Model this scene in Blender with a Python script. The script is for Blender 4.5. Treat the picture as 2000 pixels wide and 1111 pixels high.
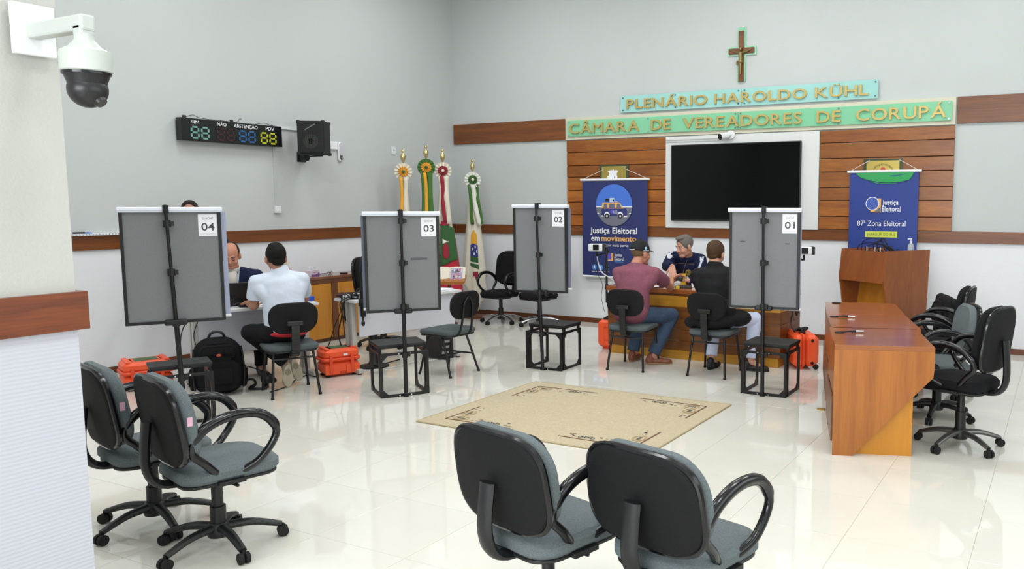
import bpy, bmesh, math, random
from mathutils import Vector, Matrix, Euler
random.seed(7)
PI = math.pi
for o in list(bpy.data.objects):
    bpy.data.objects.remove(o)
SC = bpy.context.scene
COL = SC.collection

# ------------------------------------------------------------------ camera, world, lights, exposure
cam_d = bpy.data.cameras.new('camera')
cam = bpy.data.objects.new('camera', cam_d)
COL.objects.link(cam)
cam_d.sensor_width = 36.0
cam_d.lens = 28.8
cam_d.shift_x = -0.136
cam_d.shift_y = 0.0031
cam_d.clip_start = 0.05
yaw, pitch, roll = -0.46878, 0.10242, -0.0006
fw = Vector((math.sin(yaw) * math.cos(pitch), math.cos(yaw) * math.cos(pitch), -math.sin(pitch)))
rt = Vector((math.cos(yaw), -math.sin(yaw), 0))
up = rt.cross(fw)
rt2 = math.cos(roll) * rt - math.sin(roll) * up
up2 = math.cos(roll) * up + math.sin(roll) * rt
cam.matrix_world = Matrix(((rt2.x, up2.x, -fw.x, 8.388), (rt2.y, up2.y, -fw.y, -9.911), (rt2.z, up2.z, -fw.z, 1.68), (0, 0, 0, 1)))
SC.camera = cam
world = bpy.data.worlds.new('world')
SC.world = world
world.use_nodes = True
world.node_tree.nodes['Background'].inputs[0].default_value = (0.8, 0.88, 1, 1)
world.node_tree.nodes['Background'].inputs[1].default_value = 0.3
SC.view_settings.view_transform = 'Standard'
SC.view_settings.look = 'None'
SC.view_settings.gamma = 1.0
SC.view_settings.use_curve_mapping = False
SC.view_settings.exposure = 0.0
def area(name, loc, rot, sx, sy, watts, col):
    ld = bpy.data.lights.new(name, 'AREA')
    ld.shape = 'RECTANGLE'
    ld.size, ld.size_y = sx, sy
    ld.energy = watts
    ld.color = col
    lo = bpy.data.objects.new(name, ld)
    lo.location = loc
    lo.rotation_euler = rot
    COL.objects.link(lo)
# batten lamps under the ceiling
for y in (-2.0, -4.9, -7.8, -10.7):
    for x in (1.9, 4.9, 7.9):
        area('ceiling_lamp_light', (x, y, 5.0), (0, 0, 0), 1.4, 0.6, 44, (0.98, 0.99, 1.0))
# soft fill added behind and beside the public seats to even the walls
area('rear_fill_light', (7.6, -13.9, 2.3), (math.pi / 2, 0, 0), 4.6, 2.0, 330, (0.93, 0.97, 1.0))
area('side_fill_light', (10.4, -6.5, 2.4), (math.pi / 2, 0, math.pi / 2), 6.0, 1.8, 75, (0.95, 0.98, 1.0))

# ------------------------------------------------------------------ materials
def lin(c):
    return tuple(((v / 12.92) if v <= 0.04045 else ((v + 0.055) / 1.055) ** 2.4) for v in c)

def hexc(h):
    return lin(tuple(int(h[i:i + 2], 16) / 255 for i in (0, 2, 4)))

MATS = {}
def mat(name, col, rough=0.5, metal=0.0, bump=0.0, bscale=60.0, spec=0.5, var=0.0, vscale=3.0, coat=0.0, emit=0.0, trans=0.0, alpha=1.0, sheen=0.0, objvar=0.0):
    if name in MATS:
        return MATS[name]
    m = bpy.data.materials.new(name)
    m.use_nodes = True
    nt = m.node_tree
    b = nt.nodes['Principled BSDF']
    c = hexc(col) if isinstance(col, str) else col
    b.inputs['Base Color'].default_value = (*c, 1)
    b.inputs['Roughness'].default_value = rough
    b.inputs['Metallic'].default_value = metal
    b.inputs['Specular IOR Level'].default_value = spec
    b.inputs['Coat Weight'].default_value = coat
    b.inputs['Coat Roughness'].default_value = 0.08
    b.inputs['Transmission Weight'].default_value = trans
    b.inputs['Alpha'].default_value = alpha
    b.inputs['Sheen Weight'].default_value = sheen
    if emit:
        b.inputs['Emission Color'].default_value = (*c, 1)
        b.inputs['Emission Strength'].default_value = emit
    tc = nt.nodes.new('ShaderNodeTexCoord')
    if var or objvar:
        n = nt.nodes.new('ShaderNodeTexNoise')
        n.inputs['Scale'].default_value = vscale
        n.inputs['Detail'].default_value = 4
        nt.links.new(tc.outputs['Object'], n.inputs['Vector'])
        r = nt.nodes.new('ShaderNodeMapRange')
        r.inputs['From Min'].default_value = 0.3
        r.inputs['From Max'].default_value = 0.7
        r.inputs['To Min'].default_value = 1 - var
        r.inputs['To Max'].default_value = 1 + var
        nt.links.new(n.outputs['Fac'], r.inputs['Value'])
        src = r.outputs['Result']
        if objvar:
            oi = nt.nodes.new('ShaderNodeObjectInfo')
            r2 = nt.nodes.new('ShaderNodeMapRange')
            r2.inputs['To Min'].default_value = 1 - objvar
            r2.inputs['To Max'].default_value = 1 + objvar
            nt.links.new(oi.outputs['Random'], r2.inputs['Value'])
            mm = nt.nodes.new('ShaderNodeMath')
            mm.operation = 'MULTIPLY'
            nt.links.new(src, mm.inputs[0])
            nt.links.new(r2.outputs['Result'], mm.inputs[1])
            src = mm.outputs[0]
        mx = nt.nodes.new('ShaderNodeVectorMath')
        mx.operation = 'SCALE'
        mx.inputs[0].default_value = c
        nt.links.new(src, mx.inputs['Scale'])
        nt.links.new(mx.outputs[0], b.inputs['Base Color'])
    if bump:
        n2 = nt.nodes.new('ShaderNodeTexNoise')
        n2.inputs['Scale'].default_value = bscale
        n2.inputs['Detail'].default_value = 3
        nt.links.new(tc.outputs['Object'], n2.inputs['Vector'])
        bp = nt.nodes.new('ShaderNodeBump')
        bp.inputs['Strength'].default_value = bump
        bp.inputs['Distance'].default_value = 0.01
        nt.links.new(n2.outputs['Fac'], bp.inputs['Height'])
        nt.links.new(bp.outputs['Normal'], b.inputs['Normal'])
    MATS[name] = m
    return m

def wood(name, dark, light, axis=0, rough=0.35, grain=14.0, objvar=0.12, coat=0.15, stretch=0.06, amount=1.0):
    """Grain that runs along AXIS in the object's own space; each object gets its own stretch of board."""
    m = bpy.data.materials.new(name)
    m.use_nodes = True
    nt = m.node_tree
    b = nt.nodes['Principled BSDF']
    b.inputs['Roughness'].default_value = rough
    b.inputs['Coat Weight'].default_value = coat
    b.inputs['Coat Roughness'].default_value = 0.15
    tc = nt.nodes.new('ShaderNodeTexCoord')
    oi = nt.nodes.new('ShaderNodeObjectInfo')
    off = nt.nodes.new('ShaderNodeVectorMath')
    off.operation = 'MULTIPLY_ADD'
    cmb = nt.nodes.new('ShaderNodeCombineXYZ')
    for i in range(3):
        nt.links.new(oi.outputs['Random'], cmb.inputs[i])
    nt.links.new(cmb.outputs[0], off.inputs[0])
    off.inputs[1].default_value = (17, 23, 31)
    nt.links.new(tc.outputs['Object'], off.inputs[2])
    mp = nt.nodes.new('ShaderNodeMapping')
    sc = [1.0, 1.0, 1.0]
    sc[axis] = stretch
    mp.inputs['Scale'].default_value = sc
    nt.links.new(off.outputs[0], mp.inputs['Vector'])
    n1 = nt.nodes.new('ShaderNodeTexNoise')
    n1.inputs['Scale'].default_value = grain
    n1.inputs['Detail'].default_value = 6
    n1.inputs['Distortion'].default_value = 0.6
    nt.links.new(mp.outputs[0], n1.inputs['Vector'])
    n2 = nt.nodes.new('ShaderNodeTexNoise')
    n2.inputs['Scale'].default_value = grain * 6
    n2.inputs['Detail'].default_value = 3
    nt.links.new(mp.outputs[0], n2.inputs['Vector'])
    a = nt.nodes.new('ShaderNodeMath')
    a.operation = 'MULTIPLY_ADD'
    a.inputs[1].default_value = 0.35
    nt.links.new(n2.outputs['Fac'], a.inputs[0])
    s = nt.nodes.new('ShaderNodeMath')
    s.operation = 'MULTIPLY'
    s.inputs[1].default_value = 0.65
    nt.links.new(n1.outputs['Fac'], s.inputs[0])
    nt.links.new(s.outputs[0], a.inputs[2])
    rp = nt.nodes.new('ShaderNodeValToRGB')
    rp.color_ramp.elements[0].position = 0.5 - 0.18 / amount
    rp.color_ramp.elements[1].position = 0.5 + 0.16 / amount
    rp.color_ramp.elements[0].color = (*hexc(dark), 1)
    rp.color_ramp.elements[1].color = (*hexc(light), 1)
    nt.links.new(a.outputs[0], rp.inputs['Fac'])
    r2 = nt.nodes.new('ShaderNodeMapRange')
    r2.inputs['To Min'].default_value = 1 - objvar
    r2.inputs['To Max'].default_value = 1 + objvar
    nt.links.new(oi.outputs['Random'], r2.inputs['Value'])
    mx = nt.nodes.new('ShaderNodeVectorMath')
    mx.operation = 'SCALE'
    nt.links.new(rp.outputs['Color'], mx.inputs[0])
    nt.links.new(r2.outputs['Result'], mx.inputs['Scale'])
    nt.links.new(mx.outputs[0], b.inputs['Base Color'])
    bp = nt.nodes.new('ShaderNodeBump')
    bp.inputs['Strength'].default_value = 0.08
    bp.inputs['Distance'].default_value = 0.004
    nt.links.new(a.outputs[0], bp.inputs['Height'])
    nt.links.new(bp.outputs['Normal'], b.inputs['Normal'])
    MATS[name] = m
    return m

M_WALL = mat('wall_paint', 'c1c6c5', 0.75, bump=0.12, bscale=90, spec=0.25, var=0.012, vscale=1.5)
M_DADO = mat('dado_paint', 'e2e4e8', 0.7, bump=0.15, bscale=90, spec=0.25, var=0.012, vscale=1.5)
M_WALL2 = mat('ribbed_wall_paint', 'bdbec7', 0.6, spec=0.3)
def rib(m, scale):
    nt = m.node_tree
    b = nt.nodes['Principled BSDF']
    tc = nt.nodes.new('ShaderNodeTexCoord')
    w = nt.nodes.new('ShaderNodeTexWave')
    w.bands_direction = 'Z'
    w.inputs['Scale'].default_value = scale
    w.inputs['Distortion'].default_value = 1.2
    w.inputs['Detail'].default_value = 2
    w.inputs['Detail Scale'].default_value = 0.6
    nt.links.new(tc.outputs['Object'], w.inputs['Vector'])
    bp = nt.nodes.new('ShaderNodeBump')
    bp.inputs['Strength'].default_value = 0.25
    bp.inputs['Distance'].default_value = 0.004
    nt.links.new(w.outputs['Fac'], bp.inputs['Height'])
    nt.links.new(bp.outputs['Normal'], b.inputs['Normal'])
rib(M_WALL2, 22)
M_CEIL = mat('ceiling_paint', 'e6e6e2', 0.8, spec=0.2)
M_TILE = mat('porcelain_tile', 'd8d6cc', 0.04, spec=0.8, var=0.02, vscale=2.0, objvar=0.012)
M_GROUT = mat('tile_grout', 'bdbaae', 0.7)
M_RAIL = wood('rail_wood', '5b2f12', '834b1c', 0)
M_RAILY = wood('rail_wood_side', '592d11', '7f4719', 1)
M_PLANK = wood('plank_wood', '7a3f12', 'a5641f', 0, objvar=0.2, grain=9, stretch=0.12)
M_BASEB = wood('baseboard_wood', '54290f', '723d1c', 0)
M_DESK = wood('desk_wood', '8c4b16', 'aa6725', 2, grain=16, objvar=0.04, stretch=0.05)
M_DESKT = wood('desk_top_wood', '894b22', 'a15f2f', 0, rough=0.18, grain=9, objvar=0.05, coat=0.4)
M_LECT = wood('lectern_wood', '7a3f17', '955323', 2, grain=7, objvar=0.04, stretch=0.18)
M_DARKW = wood('judges_desk_wood', '5a3011', '7c4a1a', 0, grain=9, objvar=0.1)
M_YEL = wood('yellow_ply', 'b9761a', 'cf8c28', 2, grain=7, objvar=0.03, coat=0.1)
M_YEL2 = wood('yellow_ply_flat', 'b07b22', 'c8902f', 0, grain=7, objvar=0.03, coat=0.1)
M_CABF = wood('cabinet_brown', '5c3218', '74431f', 2, grain=10, objvar=0.03)
M_CABT = wood('cabinet_top_brown', '6d3f22', '865233', 1, rough=0.2, coat=0.3)
M_BLACK = mat('black_plastic', '101113', 0.45, bump=0.05, bscale=200)
M_BLACKM = mat('black_metal', '0e0f11', 0.4, spec=0.4)
M_GLOSSB = mat('glossy_black', '0d0d10', 0.18)
M_BFAB = mat('black_fabric', '0b0b0e', 0.9, bump=0.3, bscale=260, spec=0.3)
M_BSHELL = mat('black_back_shell', '0d0d0f', 0.75, bump=0.2, bscale=300, spec=0.3)
M_GFAB = mat('grey_fabric', '636c6f', 0.92, bump=0.5, bscale=320, var=0.16, vscale=150)
M_GFAB2 = mat('grey_seat_fabric', '4d5557', 0.92, bump=0.4, bscale=320, var=0.12, vscale=150)
M_FOAM = mat('grey_foam_board', '787b7d', 0.85, bump=0.25, bscale=220, var=0.08, vscale=180)
M_WHITE = mat('white_plastic', 'e2e4e6', 0.4)
M_PAPER = mat('white_paper', 'e8e9ee', 0.8)
M_GREYINK = mat('grey_ink', '6d6f74', 0.8)
M_DKINK = mat('dark_ink', '44464b', 0.8)
M_SHEET = mat('white_backdrop_sheet', 'a3a9c2', 0.7)
M_SHEET2 = mat('grey_backdrop_sheet', '73788c', 0.7)
M_CHROME = mat('chrome', 'c8c9cc', 0.16, metal=1.0)
M_ALU = mat('brushed_aluminium', 'b4b6b8', 0.35, metal=0.9)
M_ORANGE = mat('orange_case_plastic', 'f45a2c', 0.42, bump=0.06, bscale=140)
M_ORANGE2 = mat('orange_rib_plastic', 'e44a22', 0.45)
M_GOLD = mat('gold_metal', 'b99a52', 0.28, metal=0.85)
M_LETTER = mat('gold_letter', 'c2aa66', 0.35, metal=0.35, spec=0.6)
M_BRASS = mat('brass_plate', 'b7a154', 0.3, metal=0.6)
M_TABLE = mat('white_table_top', 'd6d7d8', 0.4)
M_TPANEL = mat('table_panel', 'cccdd6', 0.5)
M_TMETAL = mat('table_grey_metal', 'b9b8b2', 0.4)
M_RUBBER = mat('black_rubber', '0e0e0f', 0.8)
M_CABLE = mat('black_cable', '0c0c0d', 0.6)
M_WCABLE = mat('white_cable', 'd5d6d6', 0.6)

# ------------------------------------------------------------------ mesh helpers
class MB:
    def __init__(s):
        s.v, s.f = [], []
    def add(s, vs, fs):
        o = len(s.v)
        s.v += [Vector(p) for p in vs]
        s.f += [tuple(i + o for i in f) for f in fs]
        return s
    def box(s, c, d, M=None):
        x, y, z = d[0] / 2, d[1] / 2, d[2] / 2
        vs = [Vector((sx * x, sy * y, sz * z)) for sx in (-1, 1) for sy in (-1, 1) for sz in (-1, 1)]
        if M is not None:
            vs = [M @ p for p in vs]
        vs = [p + Vector(c) for p in vs]
        return s.add(vs, [(0, 1, 3, 2), (4, 6, 7, 5), (0, 4, 5, 1), (2, 3, 7, 6), (0, 2, 6, 4), (1, 5, 7, 3)])
    def span(s, a, b):
        a, b = Vector(a), Vector(b)
        return s.box((a + b) / 2, (abs(b.x - a.x), abs(b.y - a.y), abs(b.z - a.z)))
    def bar(s, p, q, w, h, upv=(0, 0, 1)):
        p, q = Vector(p), Vector(q)
        t = (q - p).normalized()
        u = t.cross(Vector(upv))
        if u.length < 1e-4:
            u = t.cross(Vector((0, 1, 0)))
        u.normalize()
        n = u.cross(t)
        vs = []
        for e in (p, q):
            for a, b in ((-1, -1), (1, -1), (1, 1), (-1, 1)):
                vs.append(e + u * a * w / 2 + n * b * h / 2)
        return s.add(vs, [(0, 1, 2, 3), (7, 6, 5, 4), (0, 4, 5, 1), (1, 5, 6, 2), (2, 6, 7, 3), (3, 7, 4, 0)])
    def tube(s, pts, r, n=10, closed=False, flat=1.0):
        pts = [Vector(p) for p in pts]
        k = len(pts)
        rs = r if isinstance(r, (list, tuple)) else [r] * k
        rings = []
        prev = None
        for i in range(k):
            if closed:
                t = pts[(i + 1) % k] - pts[i - 1]
            else:
                t = pts[min(i + 1, k - 1)] - pts[max(i - 1, 0)]
            t.normalize()
            if prev is None:
                a = Vector((0, 0, 1)) if abs(t.z) < 0.9 else Vector((0, 1, 0))
                u = t.cross(a).normalized()
            else:
                u = (prev - t * prev.dot(t)).normalized()
            prev = u
            w = t.cross(u)
            rings.append([pts[i] + (u * math.cos(2 * PI * j / n) * flat + w * math.sin(2 * PI * j / n)) * rs[i] for j in range(n)])
        vs = [p for ring in rings for p in ring]
        fs = []
        for i in range(k if closed else k - 1):
            i2 = (i + 1) % k
            for j in range(n):
                j2 = (j + 1) % n
                fs.append((i * n + j, i * n + j2, i2 * n + j2, i2 * n + j))
        if not closed:
            fs.append(tuple(range(n - 1, -1, -1)))
            fs.append(tuple((k - 1) * n + j for j in range(n)))
        return s.add(vs, fs)
    def cyl(s, p, q, r, r2=None, n=16):
        return s.tube([p, q], [r, r if r2 is None else r2], n)
    def ball(s, c, r, n=14, m=9, M=None):
        rr = (r, r, r) if not isinstance(r, (tuple, list)) else r
        vs = [Vector((0, 0, rr[2]))]
        for i in range(1, m):
            a = PI * i / m
            for j in range(n):
                b = 2 * PI * j / n
                vs.append(Vector((rr[0] * math.sin(a) * math.cos(b), rr[1] * math.sin(a) * math.sin(b), rr[2] * math.cos(a))))
        vs.append(Vector((0, 0, -rr[2])))
        if M is not None:
            vs = [M @ p for p in vs]
        vs = [p + Vector(c) for p in vs]
        fs = [(0, 1 + j, 1 + (j + 1) % n) for j in range(n)]
        for i in range(m - 2):
            for j in range(n):
                a, b = 1 + i * n + j, 1 + i * n + (j + 1) % n
                fs.append((a, a + n, b + n, b))
        l = len(vs) - 1
        fs += [(l, 1 + (m - 2) * n + (j + 1) % n, 1 + (m - 2) * n + j) for j in range(n)]
        return s.add(vs, fs)
    def lathe(s, prof, n=24, c=(0, 0, 0), M=None):
        """prof: list of (radius, z)."""
        vs, fs = [], []
        for (r, z) in prof:
            for j in range(n):
                a = 2 * PI * j / n
                p = Vector((r * math.cos(a), r * math.sin(a), z))
                vs.append((M @ p if M is not None else p) + Vector(c))
        for i in range(len(prof) - 1):
            for j in range(n):
                j2 = (j + 1) % n
                fs.append((i * n + j, i * n + j2, (i + 1) * n + j2, (i + 1) * n + j))
        fs.append(tuple(range(n - 1, -1, -1)))
        fs.append(tuple((len(prof) - 1) * n + j for j in range(n)))
        return s.add(vs, fs)
    def prism(s, poly, a, b, M=None):
        """poly in the local xy plane, from height a to b; M maps to the object."""
        n = len(poly)
        vs = [Vector((p[0], p[1], a)) for p in poly] + [Vector((p[0], p[1], b)) for p in poly]
        if M is not None:
            vs = [M @ p for p in vs]
        fs = [tuple(range(n - 1, -1, -1)), tuple(range(n, 2 * n))]
        for i in range(n):
            j = (i + 1) % n
            fs.append((i, j, n + j, n + i))
        return s.add(vs, fs)
    def pad(s, w, h, t, rc, M, curve=0.0, curvey=0.0, n=40, puff=0.0, taper=0.0):
        """a cushioned rounded rectangle in the local xy plane, thickness t along z."""
        def outline(ins):
            a, b, r = w / 2 - ins, h / 2 - ins, max(rc - ins, 0.004)
            pts = []
            q = n // 4
            for (cx, cy, s0) in ((a - r, b - r, 0), (-a + r, b - r, 1), (-a + r, -b + r, 2), (a - r, -b + r, 3)):
                for i in range(q):
                    an = PI / 2 * (s0 + i / (q - 1))
                    pts.append((cx + r * math.cos(an), cy + r * math.sin(an)))
            return pts
        levels = [(t * 0.9, -t / 2), (t * 0.25, -t / 2 * 0.92), (0, -t * 0.2), (0, t * 0.2), (t * 0.25, t / 2 * 0.92), (t * 0.9, t / 2), (min(w, h) * 0.25, t / 2 + puff * 0.7), (min(w, h) * 0.42, t / 2 + puff)]
        levels = [(min(w, h) * 0.42, -t / 2)] + levels
        vs, fs = [], []
        for (ins, z) in levels:
            for (x, y) in outline(ins):
                x *= 1 + taper * y / h
                vs.append(M @ Vector((x, y, z + curve * x * x + curvey * y * y)))
        m = len(outline(0))
        for i in range(len(levels) - 1):
            for j in range(m):
                j2 = (j + 1) % m
                fs.append((i * m + j, i * m + j2, (i + 1) * m + j2, (i + 1) * m + j))
        fs.append(tuple(range(m - 1, -1, -1)))
        fs.append(tuple((len(levels) - 1) * m + j for j in range(m)))
        return s.add(vs, fs)
    def build(s, name, m, parent=None, smooth=False, bevel=0.0, seg=2, loc=None):
        me = bpy.data.meshes.new(name)
        me.from_pydata(s.v, [], s.f)
        bm = bmesh.new()
        bm.from_mesh(me)
        bmesh.ops.recalc_face_normals(bm, faces=bm.faces)
        bm.to_mesh(me)
        bm.free()
        return link(name, me, m, parent, smooth, bevel, seg, loc)

def link(name, me, m, parent=None, smooth=False, bevel=0.0, seg=2, loc=None):
    me.materials.append(m)
    o = bpy.data.objects.new(name, me)
    COL.objects.link(o)
    if parent is not None:
        o.parent = parent
    if loc is not None:
        o.location = loc
    if smooth:
        me.polygons.foreach_set('use_smooth', [True] * len(me.polygons))
        me.set_sharp_from_angle(angle=math.radians(42))
    if bevel:
        md = o.modifiers.new('bevel', 'BEVEL')
        md.width = bevel
        md.segments = seg
        md.limit_method = 'ANGLE'
        md.angle_limit = math.radians(40)
    return o

def thing(name, label, cat, loc=(0, 0, 0), rz=0.0, group=None):
    o = bpy.data.objects.new(name, None)
    o.empty_display_size = 0.1
    COL.objects.link(o)
    o.location = loc
    o.rotation_euler = (0, 0, rz)
    o['label'] = label
    o['category'] = cat
    if group:
        o['group'] = group
    return o

def tag(o, label, cat, group=None):
    o['label'] = label
    o['category'] = cat
    if group:
        o['group'] = group
    return o

def struct(o):
    o['kind'] = 'structure'
    return o

def copy_tree(o, parent=None):
    c = o.copy()
    COL.objects.link(c)
    if parent is not None:
        c.parent = parent
    for ch in [x for x in o.children]:
        copy_tree(ch, c)
    return c

def T(x=0, y=0, z=0):
    return Matrix.Translation((x, y, z))
def RX(a):
    return Matrix.Rotation(a, 4, 'X')
def RY(a):
    return Matrix.Rotation(a, 4, 'Y')
def RZ(a):
    return Matrix.Rotation(a, 4, 'Z')

def bez(pts, n=8):
    """smooth curve through points (Catmull-Rom)."""
    pts = [Vector(p) for p in pts]
    out = []
    for i in range(len(pts) - 1):
        p0 = pts[max(i - 1, 0)]
        p1, p2 = pts[i], pts[i + 1]
        p3 = pts[min(i + 2, len(pts) - 1)]
        for k in range(n):
            t = k / n
            out.append(0.5 * ((2 * p1) + (-p0 + p2) * t + (2 * p0 - 5 * p1 + 4 * p2 - p3) * t * t + (-p0 + 3 * p1 - 3 * p2 + p3) * t ** 3))
    out.append(pts[-1])
    return out

# text -> (verts, faces) in a unit frame; x from 0..w, y with baseline 0, cap height 1
_CAP = {}
def text_geo(body, depth=0.0, bold=0.0):
    cu = bpy.data.curves.new('lettering', 'FONT')
    cu.body = body
    cu.size = 1.0
    cu.extrude = depth
    cu.offset = bold
    cu.resolution_u = 3
    ob = bpy.data.objects.new('lettering', cu)
    COL.objects.link(ob)
    dg = bpy.context.evaluated_depsgraph_get()
    me = bpy.data.meshes.new_from_object(ob.evaluated_get(dg))
    vs = [v.co.copy() for v in me.vertices]
    fs = [tuple(p.vertices) for p in me.polygons]
    bpy.data.objects.remove(ob)
    bpy.data.meshes.remove(me)
    return vs, fs
def cap_h():
    if not _CAP:
        vs, _ = text_geo('H')
        _CAP['h'] = max(v.y for v in vs)
    return _CAP['h']

class Board:
    """a flat printed face: origin o, unit axes ux (across), uy (up), n (towards the viewer)."""
    def __init__(s, o, ux, uy, n, parent):
        s.o, s.ux, s.uy, s.n, s.parent = Vector(o), Vector(ux), Vector(uy), Vector(n), parent
        s.layers = {}
    def P(s, x, y, h):
        return s.o + s.ux * x + s.uy * y + s.n * h
    def _mb(s, key):
        return s.layers.setdefault(key, MB())
    def poly(s, key, pts, h=0.001):
        s._mb(key).add([s.P(x, y, h) for x, y in pts], [tuple(range(len(pts)))])
    def rect(s, key, x0, y0, x1, y1, h=0.001):
        s.poly(key, [(x0, y0), (x1, y0), (x1, y1), (x0, y1)], h)
    def ell(s, key, cx, cy, rx, ry, h=0.001, n=40, a0=0, a1=2 * PI):
        s.poly(key, [(cx + rx * math.cos(a0 + (a1 - a0) * i / n), cy + ry * math.sin(a0 + (a1 - a0) * i / n)) for i in range(n if a1 - a0 > 6.2 else n + 1)], h)
    def line(s, key, x0, y0, x1, y1, w, h=0.001):
        d = Vector((x1 - x0, y1 - y0)).normalized()
        q = Vector((-d.y, d.x)) * w / 2
        s.poly(key, [(x0 - q.x, y0 - q.y), (x1 - q.x, y1 - q.y), (x1 + q.x, y1 + q.y), (x0 + q.x, y0 + q.y)], h)
    def ring(s, key, cx, cy, rx, ry, w, h=0.001, n=28, a0=0, a1=2 * PI):
        for i in range(n):
            a, b = a0 + (a1 - a0) * i / n, a0 + (a1 - a0) * (i + 1) / n
            s.poly(key, [(cx + rx * math.cos(a), cy + ry * math.sin(a)), (cx + rx * math.cos(b), cy + ry * math.sin(b)), (cx + (rx - w) * math.cos(b), cy + (ry - w) * math.sin(b)), (cx + (rx - w) * math.cos(a), cy + (ry - w) * math.sin(a))], h)
    def text(s, key, body, x0, y0, w=None, cap=0.1, h=0.0015, bold=0.0, slant=0.0, xw=None):
        key = (key[0], key[1], len(s.layers))
        """left x0, baseline y0; width w fits the ink exactly."""
        vs, fs = text_geo(body, 0, bold)
        k = cap / cap_h()
        a, b = min(v.x for v in vs), max(v.x for v in vs)
        kx = (w / (b - a)) if w else k
        s._mb(key).add([s.P(x0 + (v.x - a) * kx, y0 + v.y * k + slant * (v.x - a) * kx, h) for v in vs], fs)
    def arc_text(s, key, body, cx, cy, r, cap, amid, spread, h=0.0015):
        n = len(body)
        k = cap / cap_h()
        for i, ch in enumerate(body):
            if ch == ' ':
                continue
            an = amid + spread * (0.5 - i / max(n - 1, 1))
            vs, fs = text_geo(ch, 0, 0)
            m = (max(v.x for v in vs) + min(v.x for v in vs)) / 2
            ca, sa = math.cos(an - PI / 2), math.sin(an - PI / 2)
            pts = []
            for v in vs:
                x, y = (v.x - m) * k, v.y * k + r
                pts.append(s.P(cx + x * ca - y * sa, cy + x * sa + y * ca, h))
            s._mb(key).add(pts, fs)
    def done(s):
        for (name, m, *_), mb in s.layers.items():
            me = bpy.data.meshes.new(name)
            me.from_pydata(mb.v, [], mb.f)
            link(name, me, m, s.parent)

# ------------------------------------------------------------------ the room
fl = struct(MB().span((-0.2, -14.2, -0.1), (10.7, 0.2, -0.0025)).build('floor', M_GROUT))
tile_me = None
TS, GAP = 0.6, 0.002
g = TS / 2 - GAP / 2
tb = MB()
tb.add([(-g, -g, -0.012), (g, -g, -0.012), (g, g, -0.012), (-g, g, -0.012), (-g, -g, -0.0003), (g, -g, -0.0003), (g, g, -0.0003), (-g, g, -0.0003),
        (-g + 0.0003, -g + 0.0003, 0), (g - 0.0003, -g + 0.0003, 0), (g - 0.0003, g - 0.0003, 0), (-g + 0.0003, g - 0.0003, 0)],
       [(0, 1, 5, 4), (1, 2, 6, 5), (2, 3, 7, 6), (3, 0, 4, 7), (4, 5, 9, 8), (5, 6, 10, 9), (6, 7, 11, 10), (7, 4, 8, 11), (8, 9, 10, 11)])
first = None
for ix in range(16):
    for iy in range(17):
        x, y = -0.05 + TS * ix, -0.2 - TS * iy
        x += 0.0
        if first is None:
            first = tb.build('tile', M_TILE, fl)
            o = first
        else:
            o = first.copy()
            COL.objects.link(o)
        o.location = (x, y, 0)
# the rest of the floor behind the camera
struct(MB().span((-0.2, -14.2, -0.0025), (10.7, -10.1, 0)).build('floor_rear', M_TILE))

WT = 5.2
wb = struct(MB().span((-0.15, 0, 0), (10.65, 0.15, WT)).build('wall_back', M_WALL))
MB().span((0.004, -0.004, 0), (10.5, 0.01, 1.30)).build('dado', M_DADO, wb)
wl = struct(MB().span((-0.15, -14.15, 0), (0, 0, WT)).build('wall_left', M_WALL))
MB().span((-0.01, -14.0, 0), (0.004, -0.004, 1.30)).build('dado', M_DADO, wl)
struct(MB().span((10.5, -14.15, 0), (10.65, 0, WT)).build('wall_right', M_WALL))
struct(MB().span((0, -14.15, 0), (10.5, -14, WT)).build('wall_rear', M_WALL))
struct(MB().span((-0.15, -14.15, WT), (10.65, 0.15, WT + 0.1)).build('ceiling', M_CEIL))
# the wall that ends beside the rows of chairs
wp = struct(MB().span((5.0, -14, 1.24), (5.27, -8.262, WT)).build('wall_partition', mat('cream_wall_paint', 'b8b8b3', 0.75, bump=0.12, bscale=90, spec=0.25)))
MB().span((5.0, -14, 0), (5.27, -8.262, 1.24)).build('ribbed_dado', M_WALL2, wp)
struct(MB().span((5.27, -14, 1.235), (5.293, -8.232, 1.37)).span((5.0, -8.262, 1.235), (5.27, -8.232, 1.37)).build('trim_1', wood('rail_wood_near', '4a220e', '74391a', 1, grain=18, amount=1.3), bevel=0.002))

# rails, bands and baseboards
struct(MB().span((0.03, -0.028, 1.232), (10.5, 0, 1.366)).build('trim_2', M_RAIL, bevel=0.002))
struct(MB().span((0, -5.48, 1.23), (0.028, -0.028, 1.369)).build('trim_3', M_RAILY, bevel=0.002))
struct(MB().span((0.02, -0.025, 2.567), (2.033, 0, 2.862)).build('trim_4', M_RAIL, bevel=0.002))
struct(MB().span((7.228, -0.025, 2.573), (10.5, 0, 2.87)).build('trim_5', M_RAIL, bevel=0.002))
struct(MB().span((0.016, -0.016, 0), (10.5, 0, 0.066)).build('baseboard_back', M_BASEB, bevel=0.002))
struct(MB().span((0, -8.2, 0), (0.016, 0, 0.066)).build('baseboard_left', wood('baseboard_wood_side', '54260f', '753c1c', 1), bevel=0.002))
# pale ledge with slots over the rail at the near end of the side wall
lg = struct(MB().span((0, -5.48, 1.369), (0.05, -4.4, 1.39)).build('sill_left', mat('ledge_white', 'dfe0e6', 0.5), bevel=0.002))
sl = MB()
for i in range(34):
    sl.span((0.0495, -5.46 + i * 0.03, 1.373), (0.0515, -5.452 + i * 0.03, 1.386))
o = sl.build('slot', mat('slot_grey', '8b8d92', 0.7), lg)
o['kind'] = 'stuff'

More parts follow.
